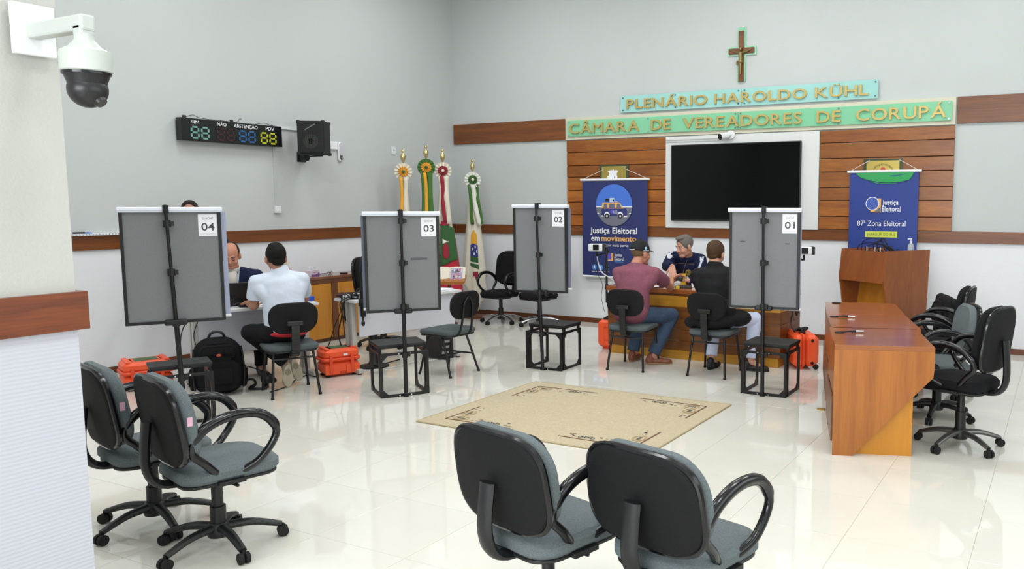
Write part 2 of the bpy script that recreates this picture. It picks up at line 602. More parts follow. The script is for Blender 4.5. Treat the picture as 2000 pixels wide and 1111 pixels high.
def plank_panel(name, x0, x1, zs):
    e = bpy.data.objects.new(name, None)
    COL.objects.link(e)
    e.location = (x0, 0, zs[0])
    struct(e)
    MB().span((0.004, -0.012, 0.0), (x1 - x0 - 0.004, 0, zs[-1] - zs[0])).build('backing_board', mat('joint_dark', '2c1408', 0.8), e)
    for i in range(len(zs) - 1):
        h = zs[i + 1] - zs[i]
        d = -0.036 + (0.003 if i % 2 else 0) + random.uniform(-0.001, 0.001)
        MB().span((0, d, -h / 2 + 0.005), (x1 - x0, -0.01, h / 2 - 0.004)).build('plank', M_PLANK, e, bevel=0.003, loc=(0, 0, zs[i] - zs[0] + h / 2))
    return e
plank_panel('trim_6', 2.05, 3.598, [1.366, 1.519, 1.699, 1.859, 2.045, 2.204, 2.389, 2.555])
plank_panel('trim_7', 5.675, 7.213, [1.366, 1.525, 1.715, 1.87, 2.056, 2.217, 2.403, 2.555])
# white panel that carries the screen
struct(MB().span((3.604, -0.045, 1.36), (5.668, 0, 2.553)).build('wall_panel', mat('panel_white', 'd6d9d8', 0.6, spec=0.3), bevel=0.003))

# ------------------------------------------------------------------ signs on the back wall
def letters_on(parent, body, x0, x1, z0, z1, y, m, thick=0.02, bold=0.02, slope=0.0):
    """each letter a part of its own, the whole word fitted to x0..x1; capitals z0..z1."""
    adv = []
    cur = 0.0
    geos = []
    for i, ch in enumerate(body):
        vs, fs = text_geo(ch, 0.02, 0.0 if ch == 'M' else bold)
        a, b = min(v.x for v in vs), max(v.x for v in vs)
        geos.append((vs, fs, a, cur))
        cur += (b - a) + 0.10
    tot = cur - 0.10
    k = (x1 - x0) / tot
    kz = (z1 - z0) / cap_h()
    for (vs, fs, a, c) in geos:
        mb = MB()
        cx = x0 + c * k
        mb.add([((v.x - a) * k, -v.z / 0.02 * thick / 2, v.y * kz) for v in vs], fs)
        o = mb.build('letter', m, parent)
        o.location = (cx - parent.location.x, y - parent.location.y, z0 + slope * (cx - x0) - parent.location.z)

M_GLASSG = mat('green_acrylic', '84c9a0', 0.12, spec=0.5, coat=0.3)
M_GLASSB = mat('aqua_acrylic', '9fd3cd', 0.12, spec=0.5, coat=0.3)
t = thing('council_sign', 'long green acrylic sign on a cream board lettered in gold over the screen', 'sign', (2.035, 0, 2.565))
MB().span((0, -0.04, 0), (5.18, 0, 0.305)).build('backing_board', mat('cream_board', 'cfccb6', 0.6), t, bevel=0.003)
for a, b in ((0.045, 2.585), (2.592, 5.142)):
    MB().span((a, -0.062, 0.045), (b, -0.054, 0.262)).build('acrylic_panel', M_GLASSG, t, bevel=0.002)
sc = MB()
for x in (0.075, 1.315, 2.555, 2.625, 3.863, 5.11):
    for z in (0.065, 0.24):
        MB().cyl((x, -0.07, z), (x, -0.04, z), 0.011, n=12).build('screw', M_CHROME, t, smooth=True)
for w, a, b in (('CÂMARA', 2.125, 3.225), ('DE', 3.404, 3.69), ('VEREADORES', 3.869, 5.452), ('DE', 5.636, 5.929), ('CORUPÁ', 6.111, 7.119)):
    letters_on(t, w, a, b, 2.648, 2.78, -0.075, M_LETTER, 0.022, 0.01)
t = thing('plenary_sign', 'pale aqua acrylic sign with slim gold letters, upper of the two signs', 'sign', (2.917, 0, 2.902))
for a, b in ((0, 1.735), (1.74, 3.433)):
    MB().span((a, -0.035, 0), (b, -0.027, 0.218)).build('acrylic_panel', M_GLASSB, t, bevel=0.002)
for x in (0.04, 0.82, 1.70, 1.78, 2.97, 3.40):
    for z in (0.03, 0.19):
        MB().cyl((x, -0.042, z), (x, 0, z), 0.010, n=12).build('screw', mat('steel_screw', '54757a', 0.3, metal=0.7), t, smooth=True)
for w, a, b in (('PLENÁRIO', 3.019, 4.196), ('HAROLDO', 4.295, 5.503), ('KÜHL', 5.605, 6.241)):
    letters_on(t, w, a, b, 2.948, 3.066, -0.048, M_LETTER, 0.02, 0.012)

# crucifix
t = thing('crucifix', 'wooden crucifix with bronze figure on green glass above the signs', 'crucifix', (4.646, 0, 3.205))
def cross_mb(w, l, top, arm, zc, y0, y1):
    mb = MB()
    mb.span((-w / 2, y0, 0), (w / 2, y1, top))
    mb.span((-arm, y0, zc - w / 2), (-w / 2, y1, zc + w / 2)).span((w / 2, y0, zc - w / 2), (arm, y1, zc + w / 2))
    return mb
cross_mb(0.11, 0, 0.66, 0.19, 0.375, -0.018, -0.01).build('glass_cross', M_GLASSG, t)
cross_mb(0.07, 0, 0.62, 0.17, 0.375, -0.04, -0.018).build('wooden_cross', M_RAIL, t, bevel=0.003)
fg = MB()
fg.tube([(0, -0.06, 0.355), (0.004, -0.062, 0.285), (-0.006, -0.06, 0.225), (0.0, -0.062, 0.2), (0, -0.055, 0.085)], [0.022, 0.026, 0.022, 0.017, 0.010], 10)
fg.tube([(-0.14, -0.05, 0.390), (-0.07, -0.055, 0.360), (0, -0.06, 0.345), (0.07, -0.055, 0.360), (0.14, -0.05, 0.390)], [0.008, 0.011, 0.014, 0.011, 0.008], 8)
fg.ball((0.004, -0.072, 0.395), (0.02, 0.022, 0.027))
fg.ball((0, -0.062, 0.240), (0.033, 0.024, 0.028))
fg.ball((-0.045, -0.058, 0.225), (0.012, 0.01, 0.03))
fg.build('bronze_figure', mat('bronze', '8d7a52', 0.35, metal=0.8), t, smooth=True)

# screen
t = thing('television', 'large switched off flat screen on the white wall panel', 'television', (4.58, -0.048, 1.455))
MB().span((-0.874, -0.045, 0), (0.874, 0, 0.985)).build('case', M_BLACK, t, bevel=0.006)
MB().span((-0.862, -0.0475, 0.02), (0.862, -0.044, 0.973)).build('screen', mat('screen_glass', '060607', 0.06, spec=0.25), t)
# bullet camera by the sign
t = thing('bullet_camera', 'small white wall camera with black face above the screen', 'security camera', (4.5, -0.045, 2.545))
MB().cyl((0.03, 0, 0), (0.03, -0.03, 0), 0.055, n=24).build('base', M_WHITE, t, smooth=True, bevel=0.004)
dv = Vector((-0.55, -0.8, -0.2)).normalized()
MB().cyl(Vector((0.03, -0.03, 0)), Vector((0.03, -0.03, 0)) + dv * 0.05, 0.02).build('bracket', M_WHITE, t, smooth=True)
p0 = Vector((0.03, -0.03, 0)) + dv * 0.04
MB().cyl(p0, p0 + dv * 0.12, 0.042, n=24).build('camera_body', M_WHITE, t, smooth=True, bevel=0.004)
MB().cyl(p0 + dv * 0.118, p0 + dv * 0.126, 0.04, n=24).build('lens_face', M_GLOSSB, t, smooth=True)
tag(MB().span((3.61, -0.06, 2.506), (4.48, -0.045, 2.52)).span((3.61, -0.055, 2.48), (4.5, -0.045, 2.488)).build('cable_duct', mat('duct_white', 'c9cccb', 0.5)), 'thin pale cable duct running to the small camera above the screen', 'cable duct')

# brass plaques behind the hanging banners
def plaque(loc, label):
    t = thing('brass_plaque', label, 'plaque', loc)
    MB().span((-0.225, -0.012, -0.17), (0.225, 0, 0.17)).build('glass_back', mat('dark_green_glass', '3e4a34', 0.15, coat=0.3), t)
    MB().span((-0.19, -0.02, -0.15), (0.19, -0.013, 0.15)).build('plate', M_BRASS, t, bevel=0.002)
    for x in (-0.175, 0.175):
        MB().cyl((x, -0.027, 0.128), (x, -0.012, 0.128), 0.009, n=10).build('screw', M_CHROME, t, smooth=True)
    return t
t = plaque((2.82, -0.036, 2.035), 'brass plaque with white crown emblem peeping over the dark blue van banner')
b = Board((0, -0.021, 0), (1, 0, 0), (0, 0, 1), (0, -1, 0), t)
W = ('emblem', M_PAPER)
b.rect(W, -0.10, -0.02, 0.06, 0.02, 0.0016); b.rect(W, -0.07, 0.02, 0.05, 0.055, 0.0016); b.rect(W, -0.13, -0.15, 0.10, -0.02, 0.0016)
for i in range(-2, 3):
    b.rect(W, -0.012 + i * 0.026, 0.09, 0.004 + i * 0.026, 0.106 - abs(i) * 0.004, 0.0016)
b.poly(W, [(-0.07, 0.055), (0.05, 0.055), (0.075, 0.09), (-0.095, 0.09)], 0.0019)
b.poly(('emblem_dark', mat('emblem_brown', '5a3a1d', 0.6)), [(0.0, -0.03), (0.03, -0.03), (0.018, 0.03)], 0.0026)
b.done()
t = plaque((6.43, -0.036, 2.03), 'brass plaque with arched lettering peeping over the royal blue banner')
b = Board((0, -0.021, 0), (1, 0, 0), (0, 0, 1), (0, -1, 0), t)
b.arc_text(('lettering', mat('plaque_ink', '35301a', 0.6)), 'PODER LEGISLATIVO MUNICIPAL', 0, -0.03, 0.125, 0.022, PI / 2, 3.1)
b.ell(('emblem', mat('emblem_red', 'b4302a', 0.5)), 0.005, 0.045, 0.03, 0.026, 0.0012)
b.rect(('emblem', mat('emblem_red', 'b4302a', 0.5)), -0.012, -0.02, 0.03, 0.045, 0.0013)
b.done()

# ------------------------------------------------------------------ hanging banners
M_NAVY = mat('navy_banner', '252f66', 0.55, var=0.03)
M_ROYAL = mat('royal_banner', '1b3687', 0.5, var=0.03)
M_BW = mat('print_white', 'e8eaf0', 0.6)
M_BO = mat('print_tan', 'e0ad63', 0.6)
M_BK = mat('print_black', '15151b', 0.6)
M_BSKY = mat('print_sky', '4474d2', 0.6)
M_BROAD = mat('print_road', '6d707e', 0.6)
M_BPUR = mat('print_violet', '5a4fc4', 0.6)
M_BLB = mat('print_light_blue', '4f8fd8', 0.6)
M_BGLASS = mat('print_window', '5d6880', 0.6)
M_GREEN = mat('print_green', '279a52', 0.6)
M_LIME = mat('print_lime', 'c9d44e', 0.6)

def banner(name, label, loc, w, h, m, apex=0.16):
    """hangs from a cord; local x across, z up from the lower edge."""
    t = thing(name, label, 'banner', loc)
    mb = MB()
    n = 14
    vs, fs = [], []
    for side in (0.0, 0.003):
        for i in range(n + 1):
            x = -w / 2 + w * i / n
            for k in range(9):
                z = h * k / 8
                bow = 0.01 * math.sin(PI * i / n) * (1 - z / h) + 0.002 * math.sin(z * 5)
                vs.append((x, -bow + side, z))
    N = (n + 1) * 9
    for s in (0, 1):
        for i in range(n):
            for k in range(8):
                a = s * N + i * 9 + k
                q = (a, a + 9, a + 10, a + 1)
                fs.append(q if s == 0 else q[::-1])
    mb.add(vs, fs)
    mb.build('canvas', m, t, smooth=True)
    MB().cyl((-w / 2 - 0.03, 0, h), (w / 2 + 0.03, 0, h), 0.017, n=14).build('top_rail', M_WHITE, t, smooth=True)
    MB().cyl((-w / 2 - 0.005, 0.0, 0), (w / 2 + 0.005, 0.0, 0), 0.015, n=14).build('bottom_rail', M_WHITE, t, smooth=True)
    for s in (-1, 1):
        MB().cyl((s * w / 2 * 0.96, 0.002, h + 0.014), (s * 0.17, 0.012, h + apex), 0.004, n=6).build('cord', mat('cord_white', 'd8cfc4', 0.7), t)
    return t

bx, bz = 2.84, 0.665
t = banner('van_banner', 'dark blue hanging banner with a printed van in a circle on the plank wall', (bx, -0.075, bz), 1.02, 1.34, M_NAVY, 0.14)
b = Board((0, -0.0125, 0), (1, 0, 0), (0, 0, 1), (0, -1, 0), t)
K = lambda n, m: (n, m)
def c1(x, z):
    return x - bx, z - bz
cx, cz = c1(2.84, 1.655)
b.ell(('printed_sky', M_BSKY), cx, cz, 0.285, 0.285, 0.001, 64)
hz = -0.028
b.poly(('printed_road', M_BROAD), [(cx + 0.285 * math.cos(a), cz + 0.285 * math.sin(a)) for a in [PI + 0.1 + (PI - 0.2) * i / 30 for i in range(31)]], 0.0015)
b.rect(('printed_kerb', M_BW), cx - 0.283, cz + hz, cx + 0.283, cz + hz + 0.014, 0.002)
for x in (-0.265, 0.235):
    b.rect(('printed_kerb', M_BW), cx + x, cz - 0.115, cx + x + 0.03, cz - 0.104, 0.002)
vb = ('printed_van_body', mat('print_van_navy', '2b3672', 0.6))
b.poly(vb, [(cx - 0.195, cz - 0.145), (cx + 0.2, cz - 0.145), (cx + 0.205, cz - 0.07), (cx + 0.19, cz - 0.045), (cx - 0.195, cz - 0.045)], 0.0025)
b.poly(('printed_van_roof', M_BO), [(cx - 0.195, cz - 0.045), (cx + 0.145, cz - 0.045), (cx + 0.10, cz + 0.03), (cx + 0.08, cz + 0.038), (cx - 0.17, cz + 0.038), (cx - 0.185, cz + 0.03)], 0.0025)
for x0, x1, x2 in ((-0.165, -0.105, -0.105), (-0.078, 0.01, 0.01), (0.04, 0.085, 0.12)):
    b.poly(('printed_van_window', M_BGLASS), [(cx + x0, cz - 0.038), (cx + x2, cz - 0.038), (cx + x1, cz + 0.022), (cx + x0 + 0.01, cz + 0.022)], 0.003)
for x in (-0.11, 0.1):
    b.ell(('printed_arch', M_BW), cx + x, cz - 0.135, 0.043, 0.045, 0.003, 20, 0, PI)
    b.ell(('printed_wheel', M_BK), cx + x, cz - 0.147, 0.035, 0.035, 0.0035, 24)
    b.ell(('printed_hub', M_BW), cx + x, cz - 0.147, 0.014, 0.014, 0.004, 16)
b.rect(('printed_bumper', M_BW), cx - 0.205, cz - 0.155, cx - 0.17, cz - 0.138, 0.003)
b.rect(('printed_bumper', M_BW), cx + 0.16, cz - 0.16, cx + 0.205, cz - 0.14, 0.003)
b.rect(('printed_luggage', M_BK), cx - 0.135, cz + 0.05, cx - 0.075, cz + 0.088, 0.0025)
b.rect(('printed_kerb', M_BW), cx - 0.065, cz + 0.045, cx + 0.005, cz + 0.098, 0.0025)
b.rect(('printed_sky_panel', mat('print_pale_blue', '9cc7e6', 0.6)), cx - 0.06, cz + 0.05, cx - 0.025, cz + 0.085, 0.003)
b.rect(('printed_luggage', M_BK), cx - 0.018, cz + 0.05, cx + 0.003, cz + 0.078, 0.003)
b.rect(('printed_van_roof', M_BO), cx + 0.02, cz + 0.045, cx + 0.06, cz + 0.056, 0.0025)
b.ell(('printed_logo', M_BPUR), cx - 0.035, cz - 0.085, 0.025, 0.027, 0.003, 20)
b.text(('printed_lettering', M_BW), 'Justiça', cx - 0.008, cz - 0.085, 0.06, 0.018, 0.003)
b.text(('printed_lettering', M_BW), 'Eleitoral', cx - 0.008, cz - 0.11, 0.066, 0.018, 0.003)
x, z = c1(2.46, 1.265)
b.text(('printed_lettering', M_BW), 'Justiça Eleitoral', x, z + 0.005, 0.74, 0.078, 0.002, 0.022)
x, z = c1(2.475, 1.165)
b.text(('printed_lettering', M_BW), 'em', x, z, 0.135, 0.075, 0.002, 0.022)
b.text(('printed_orange_lettering', M_BO), 'movimento', x + 0.165, z, 0.545, 0.075, 0.002, 0.022)
b.text(('printed_lettering', M_BW), 'os serviços mais perto', x + 0.06, z - 0.075, 0.53, 0.036, 0.002)
x, z = c1(2.76, 0.945)
b.rect(('printed_orange_lettering', M_BO), x - 0.02, z - 0.055, x + 0.065, z + 0.055, 0.0015)
b.rect(('printed_logo_gap', M_NAVY), x - 0.03, z - 0.035, x + 0.035, z + 0.06, 0.002)
b.ell(('printed_logo', M_BPUR), x - 0.015, z + 0.012, 0.05, 0.052, 0.0025, 26)
b.text(('printed_lettering', M_BW), 'Justiça', x + 0.085, z + 0.012, 0.115, 0.04, 0.002, 0.01)
b.text(('printed_lettering', M_BW), 'Eleitoral', x + 0.085, z - 0.045, 0.14, 0.04, 0.002, 0.01)
b.rect(('printed_rule', M_BLB), x + 0.085, z - 0.068, x + 0.225, z - 0.06, 0.002)
for i in range(3):
    xx, zz = c1(2.525 + i * 0.1, 0.795)
    b.ell(('printed_badge', M_BLB), xx, zz, 0.036, 0.04, 0.002, 24)
    b.rect(('printed_badge_mark', M_BW), xx - 0.006, zz - 0.02, xx + 0.008, zz + 0.02, 0.0025)
    b.rect(('printed_rule_white', M_BW), xx - 0.04, zz - 0.062, xx + 0.04, zz - 0.056, 0.002)
b.done()

bx2, bz2 = 6.45, 0.70
t = banner('zone_banner', 'royal blue hanging banner with green brush stroke behind the lectern', (bx2, -0.075, bz2), 0.79, 1.355, M_ROYAL, 0.13)
b = Board((0, -0.0125, 0), (1, 0, 0), (0, 0, 1), (0, -1, 0), t)
def c2(x, z):
    return x - bx2, z - bz2
gr = ('printed_brush_stroke', M_GREEN)
x, z = c2(6.46, 2.04)
b.poly(gr, [(x - 0.335, z), (x - 0.29, z - 0.045), (x - 0.22, z - 0.075), (x - 0.12, z - 0.10), (x, z - 0.115), (x + 0.12, z - 0.115), (x + 0.2, z - 0.105), (x + 0.28, z - 0.085), (x + 0.315, z - 0.04), (x + 0.33, z)], 0.0015)
b.line(gr, x - 0.1, z - 0.122, x + 0.14, z - 0.128, 0.006, 0.0015)
b.line(gr, x - 0.16, z - 0.105, x - 0.05, z - 0.122, 0.006, 0.0015)
b.poly(('printed_blue_stroke', M_ROYAL), [(x + 0.06, z - 0.035), (x + 0.14, z - 0.032), (x + 0.26, z - 0.012), (x + 0.2, z - 0.03), (x + 0.13, z - 0.043), (x + 0.07, z - 0.044)], 0.002)
x, z = c2(6.33, 1.665)
b.rect(('printed_logo_tan', M_BO), x - 0.02, z - 0.085, x + 0.10, z + 0.075, 0.0015)
b.poly(('printed_logo_grey', mat('print_slate', '5c6a78', 0.6)), [(x + 0.02, z - 0.08), (x + 0.095, z - 0.08), (x + 0.095, z - 0.025)], 0.002)
b.ell(('printed_rule_white', M_BW), x - 0.0, z + 0.015, 0.078, 0.078, 0.002, 40)
b.ell(('printed_globe', mat('print_globe', '3d58a8', 0.6)), x, z + 0.015, 0.071, 0.071, 0.0025, 40)
for i in range(9):
    a = i * 2.399
    r = 0.02 + 0.005 * i
    b.ell(('printed_stars', mat('print_star', '8fa3dd', 0.6)), x + r * math.cos(a), z + 0.015 + r * math.sin(a), 0.004, 0.004, 0.003, 8)
b.text(('printed_lettering', M_BW), 'Justiça', x + 0.115, z + 0.002, 0.185, 0.055, 0.002, 0.012)
b.text(('printed_lettering', M_BW), 'Eleitoral', x + 0.112, z - 0.075, 0.215, 0.055, 0.002, 0.012)
x, z = c2(6.16, 1.418)
b.text(('printed_lettering', M_BW), '87ª Zona Eleitoral', x, z, 0.555, 0.062, 0.002)
x, z = c2(6.255, 1.285)
b.rect(('printed_plate', M_LIME), x, z, x + 0.37, z + 0.07, 0.0015)
b.text(('printed_plate_lettering', mat('print_olive', '565c2e', 0.6)), 'JARAGUÁ DO SUL', x + 0.02, z + 0.018, 0.33, 0.034, 0.002)
b.done()

# ------------------------------------------------------------------ on the side wall
# vote scoreboard: faces +x
t = thing('vote_scoreboard', 'long black vote counter with four pairs of digits on the side wall', 'scoreboard', (0, -3.78, 2.455))
MB().span((0.02, -0.62, -0.118), (0.10, 0.62, 0.118)).build('case', M_BLACK, t, bevel=0.004)
MB().span((0.0985, -0.61, -0.11), (0.1015, 0.61, 0.11)).build('front_panel', mat('board_face', '0e1214', 0.25), t)
b = Board((0.1018, 0, 0), (0, 1, 0), (0, 0, 1), (1, 0, 0), t)
lt = ('printed_lettering', M_PAPER)
for w, a, c in (('SIM', -0.505, 0.09), ('NÃO', -0.205, 0.11), ('ABSTENÇÃO', -0.005, 0.30), ('PDV', 0.40, 0.115)):
    b.text(lt, w, a, 0.062, c, 0.036, 0.001, 0.0 if 'M' in w else 0.01)
b.done()
def digit(y, m, w=0.078, h=0.115):
    mb = MB()
    s = 0.011
    hw, hh = w / 2, h / 2
    zc = -0.03
    for (y0, z0, y1, z1) in ((-hw + s, hh, hw - s, hh), (-hw + s, 0, hw - s, 0), (-hw + s, -hh, hw - s, -hh),
                             (-hw, s, -hw, hh - s), (hw, s, hw, hh - s), (-hw, -hh + s, -hw, -s), (hw, -hh + s, hw, -s)):
        mb.bar((0.1035, y + y0, zc + z0), (0.1035, y + y1, zc + z1), 0.018, 0.003, (1, 0, 0))
    return mb.build('digit', m, t)
for y0, col, e, m in ((-0.465, '6f9f96', 0.05, 'digit_teal'), (-0.165, '3a1019', 0.0, 'digit_maroon'), (0.10, '245f98', 0.04, 'digit_blue'), (0.375, 'b3b322', 0.06, 'digit_yellow')):
    mm = mat(m, col, 0.5, emit=e)
    for k in (0, 1):
        digit(y0 + 0.115 * k, mm)
for y in (-0.55, 0.0):
    MB().span((0.05, y - 0.015, 0.118), (0.07, y - 0.005, 0.145)).span((0.05, y + 0.005, 0.118), (0.07, y + 0.015, 0.145)).build('hanging_clip', M_BLACK, t)
MB().tube(bez([(0.06, -0.54, 0.125), (0.06, -0.45, 0.155), (0.06, -0.36, 0.13), (0.06, -0.1, 0.125), (0.06, 0.06, 0.125), (0.07, 0.09, 0.16), (0.07, 0.12, 0.165)], 6), 0.003, 6).build('loose_wire', M_CABLE, t)
MB().tube(bez([(0.06, 0.3, 0.122), (0.06, 0.42, 0.145), (0.06, 0.5, 0.125), (0.06, 0.6, 0.12)], 6), 0.003, 6).build('loose_wire', M_CABLE, t)
tag(MB().span((0, -3.17, 2.555), (0.02, -2.62, 2.58)).build('cable_duct', M_WHITE), 'short white level cable duct between the scoreboard and the loudspeaker', 'cable duct')
tag(MB().span((0, -3.222, 1.64), (0.012, -3.206, 2.34)).build('cable_duct', mat('duct_grey_white', 'c2c4c4', 0.5)), 'thin upright cable duct dropping from the scoreboard to the wall box', 'cable duct')
t = thing('outlet_box', 'small white surface outlet box under the upright duct', 'outlet box', (0, -3.2, 1.605))
MB().span((0, -0.042, -0.042), (0.035, 0.042, 0.042)).build('box', M_WHITE, t, bevel=0.006)
MB().span((0.034, -0.028, -0.028), (0.038, 0.028, 0.028)).build('face_plate', M_PAPER, t, bevel=0.002)
t = thing('junction_box', 'white junction box half behind the black loudspeaker', 'junction box', (0, -2.33, 2.41))
MB().span((0, -0.08, -0.05), (0.03, 0.06, 0.05)).build('box', M_WHITE, t, bevel=0.004)
MB().span((0.029, -0.07, -0.042), (0.033, 0.05, 0.042)).build('cover', M_PAPER, t, bevel=0.002)
MYZ = Matrix(((0, 0, 1, 0), (1, 0, 0, 0), (0, 1, 0, 0), (0, 0, 0, 1)))
t = thing('emergency_light', 'slim white emergency light with round ends on the side wall', 'emergency light', (0, -2.226, 2.337))
MB().pad(0.075, 0.25, 0.04, 0.037, T(0.02, 0, 0) @ MYZ).build('housing', M_WHITE, t, smooth=True)
MB().pad(0.05, 0.15, 0.012, 0.02, T(0.042, 0, 0.025) @ MYZ).build('diffuser', mat('lens_lilac', 'c4c0cc', 0.3), t, smooth=True)
MB().ball((0.045, 0.01, -0.085), 0.012).build('push_button', mat('button_grey', '8d8d92', 0.4), t, smooth=True)
t = thing('wall_plate', 'small blank white wall plate near the corner above the flags', 'wall plate', (0, -1.27, 2.405))
MB().span((0, -0.037, -0.055), (0.012, 0.037, 0.055)).build('plate', M_WHITE, t, bevel=0.004)
MB().span((0.011, -0.012, -0.005), (0.014, 0.012, 0.02)).build('switch', mat('switch_grey', 'a9abad', 0.4), t)

# loudspeaker on a bracket
sp_rz = math.atan2(0.66, 0.78)      # local -y is the grille
t = thing('loudspeaker', 'black portable loudspeaker on a wall bracket beside the scoreboard', 'loudspeaker', (0.33, -2.90, 2.45), 0.58)
MB().span((-0.155, -0.13, -0.195), (0.155, 0.13, 0.195)).build('cabinet', mat('speaker_carpet', '1b1c20', 0.85, bump=0.3, bscale=240), t, bevel=0.01)
MB().span((-0.14, -0.138, -0.178), (0.14, -0.128, 0.178)).build('grille', mat('speaker_grille', '171819', 0.5), t, bevel=0.003)
for r0, mm, yy in ((0.115, M_BLACK, -0.1395), (0.085, mat('cone_dark', '3a3b37', 0.5), -0.1405), (0.035, M_GLOSSB, -0.142)):
    MB().cyl((0, -0.137, -0.045), (0, yy, -0.045), r0, n=32).build('driver_ring', mm, t, smooth=True)
gm = MB()
for i in range(13):
    x = -0.13 + i * 0.0217
    gm.bar((x, -0.1435, -0.17), (x, -0.1435, 0.17), 0.003, 0.003)
for i in range(16):
    z = -0.168 + i * 0.0224
    gm.bar((-0.135, -0.145, z), (0.135, -0.145, z), 0.003, 0.003)
o = gm.build('grille_mesh', mat('grille_wire', '2b2c2c', 0.45), t)
o['kind'] = 'stuff'
for sx in (-1, 1):
    for sz in (-1, 1):
        for sy in (-1, 1):
            MB().box((sx * 0.14, sy * 0.118, sz * 0.182), (0.045, 0.04, 0.042)).build('corner_guard', M_BLACK, t, bevel=0.012)
tw = MB()
for i in range(10):
    tw.bar((-0.06 + 0.012 * i, -0.147, 0.08 + 0.007 * i), (-0.05 + 0.012 * i, -0.147, 0.10 + 0.007 * i), 0.006, 0.003, (0, 1, 0))
tw.build('badge', mat('badge_silver', '9fa1a3', 0.3, metal=0.7), t)
t = thing('speaker_bracket', 'black swivel bracket holding the loudspeaker to the side wall', 'bracket', (0, -2.82, 2.24))
MB().span((0, -0.06, -0.06), (0.02, 0.06, 0.06)).build('wall_plate', M_BLACK, t, bevel=0.003)
MB().cyl((0.05, -0.02, -0.01), (0.13, -0.02, -0.01), 0.042, n=20).build('swivel', M_BLACK, t, smooth=True)
MB().bar((0.02, 0, 0), (0.10, -0.02, -0.01), 0.03, 0.03).bar((0.10, -0.03, 0.0), (0.42, -0.06, 0.002), 0.05, 0.014).build('arm', M_BLACK, t, bevel=0.002)

# pan tilt camera on the partition
t = thing('dome_camera', 'white and black pan tilt security camera on the partition wall', 'security camera', (5.59, -8.352, 2.092))
t.scale = (0.92, 0.92, 0.92)
MB().lathe([(0.073, 0.0), (0.078, 0.004), (0.079, 0.052), (0.076, 0.07), (0.05, 0.085), (0.03, 0.11), (0.03, 0.13)], 36).build('housing', mat('camera_white', 'b9beb9', 0.4), t, smooth=True)
MB().lathe([(0.0735, -0.008), (0.0745, 0.0), (0.06, 0.002)], 36).build('seam_ring', M_GLOSSB, t, smooth=True)
mb = MB()
mb.lathe([(0.071, -0.002), (0.066, -0.018), (0.06, -0.034), (0.058, -0.045)], 36)
mb.ball((0, 0, -0.058), (0.062, 0.062, 0.062), 28, 16)
mb.build('pan_head', mat('camera_black', '1a191c', 0.35), t, smooth=True)
dv = rt2 * 0.8 - fw * 0.2
dv = Vector((0.72, 0.30, -0.75)).normalized()
MB().cyl(Vector((0, 0, -0.058)) + dv * 0.03, Vector((0, 0, -0.058)) + dv * 0.069, 0.03, 0.018, n=24).build('lens_cap', mat('camera_black', '1a191c', 0.35), t, smooth=True)
MB().bar((0.0, 0, 0.12), (0, 0, 0.16), 0.05, 0.05).bar((0.03, 0, 0.165), (-0.32, 0, 0.165), 0.05, 0.055).build('wall_arm', mat('camera_white', 'b9beb9', 0.4), t, bevel=0.008)
MB().span((-0.32, -0.07, 0.08), (-0.30, 0.07, 0.26)).build('wall_plate', M_WHITE, t, bevel=0.004)
b = Board((0, 0, 0), (1, 0, 0), (0, 0, 1), (0, -1, 0), t)
mb = MB()
for k, (zz, a0, a1) in enumerate(((0.05, -2.35, -2.15), (0.05, -2.05, -1.9), (0.043, -2.35, -2.1), (0.043, -2.02, -1.9), (0.036, -2.35, -2.2), (0.034, -1.98, -1.9), (0.028, -2.35, -2.12))):
    n = 5
    for i in range(n):
        a, c = a0 + (a1 - a0) * i / n, a0 + (a1 - a0) * (i + 1) / n
        R = 0.0797
        mb.add([(R * math.cos(a), R * math.sin(a), zz), (R * math.cos(c), R * math.sin(c), zz), (R * math.cos(c), R * math.sin(c), zz + 0.003), (R * math.cos(a), R * math.sin(a), zz + 0.003)], [(0, 1, 2, 3)])
mb.build('printed_label', M_GREYINK, t)

# pen and cap on the ledge
t = thing('marker_pen', 'blue and black marker lying on the pale wall ledge', 'pen', (0.026, -5.40, 1.397))
MB().cyl((0, -0.07, 0), (0, 0.03, 0), 0.011, n=10).build('barrel', mat('pen_black', '1a1c22', 0.4), t, smooth=True)
MB().cyl((0, 0.03, 0), (0, 0.10, -0.003), 0.010, 0.005, n=10).build('cap', mat('pen_blue', '3c62b0', 0.4), t, smooth=True)

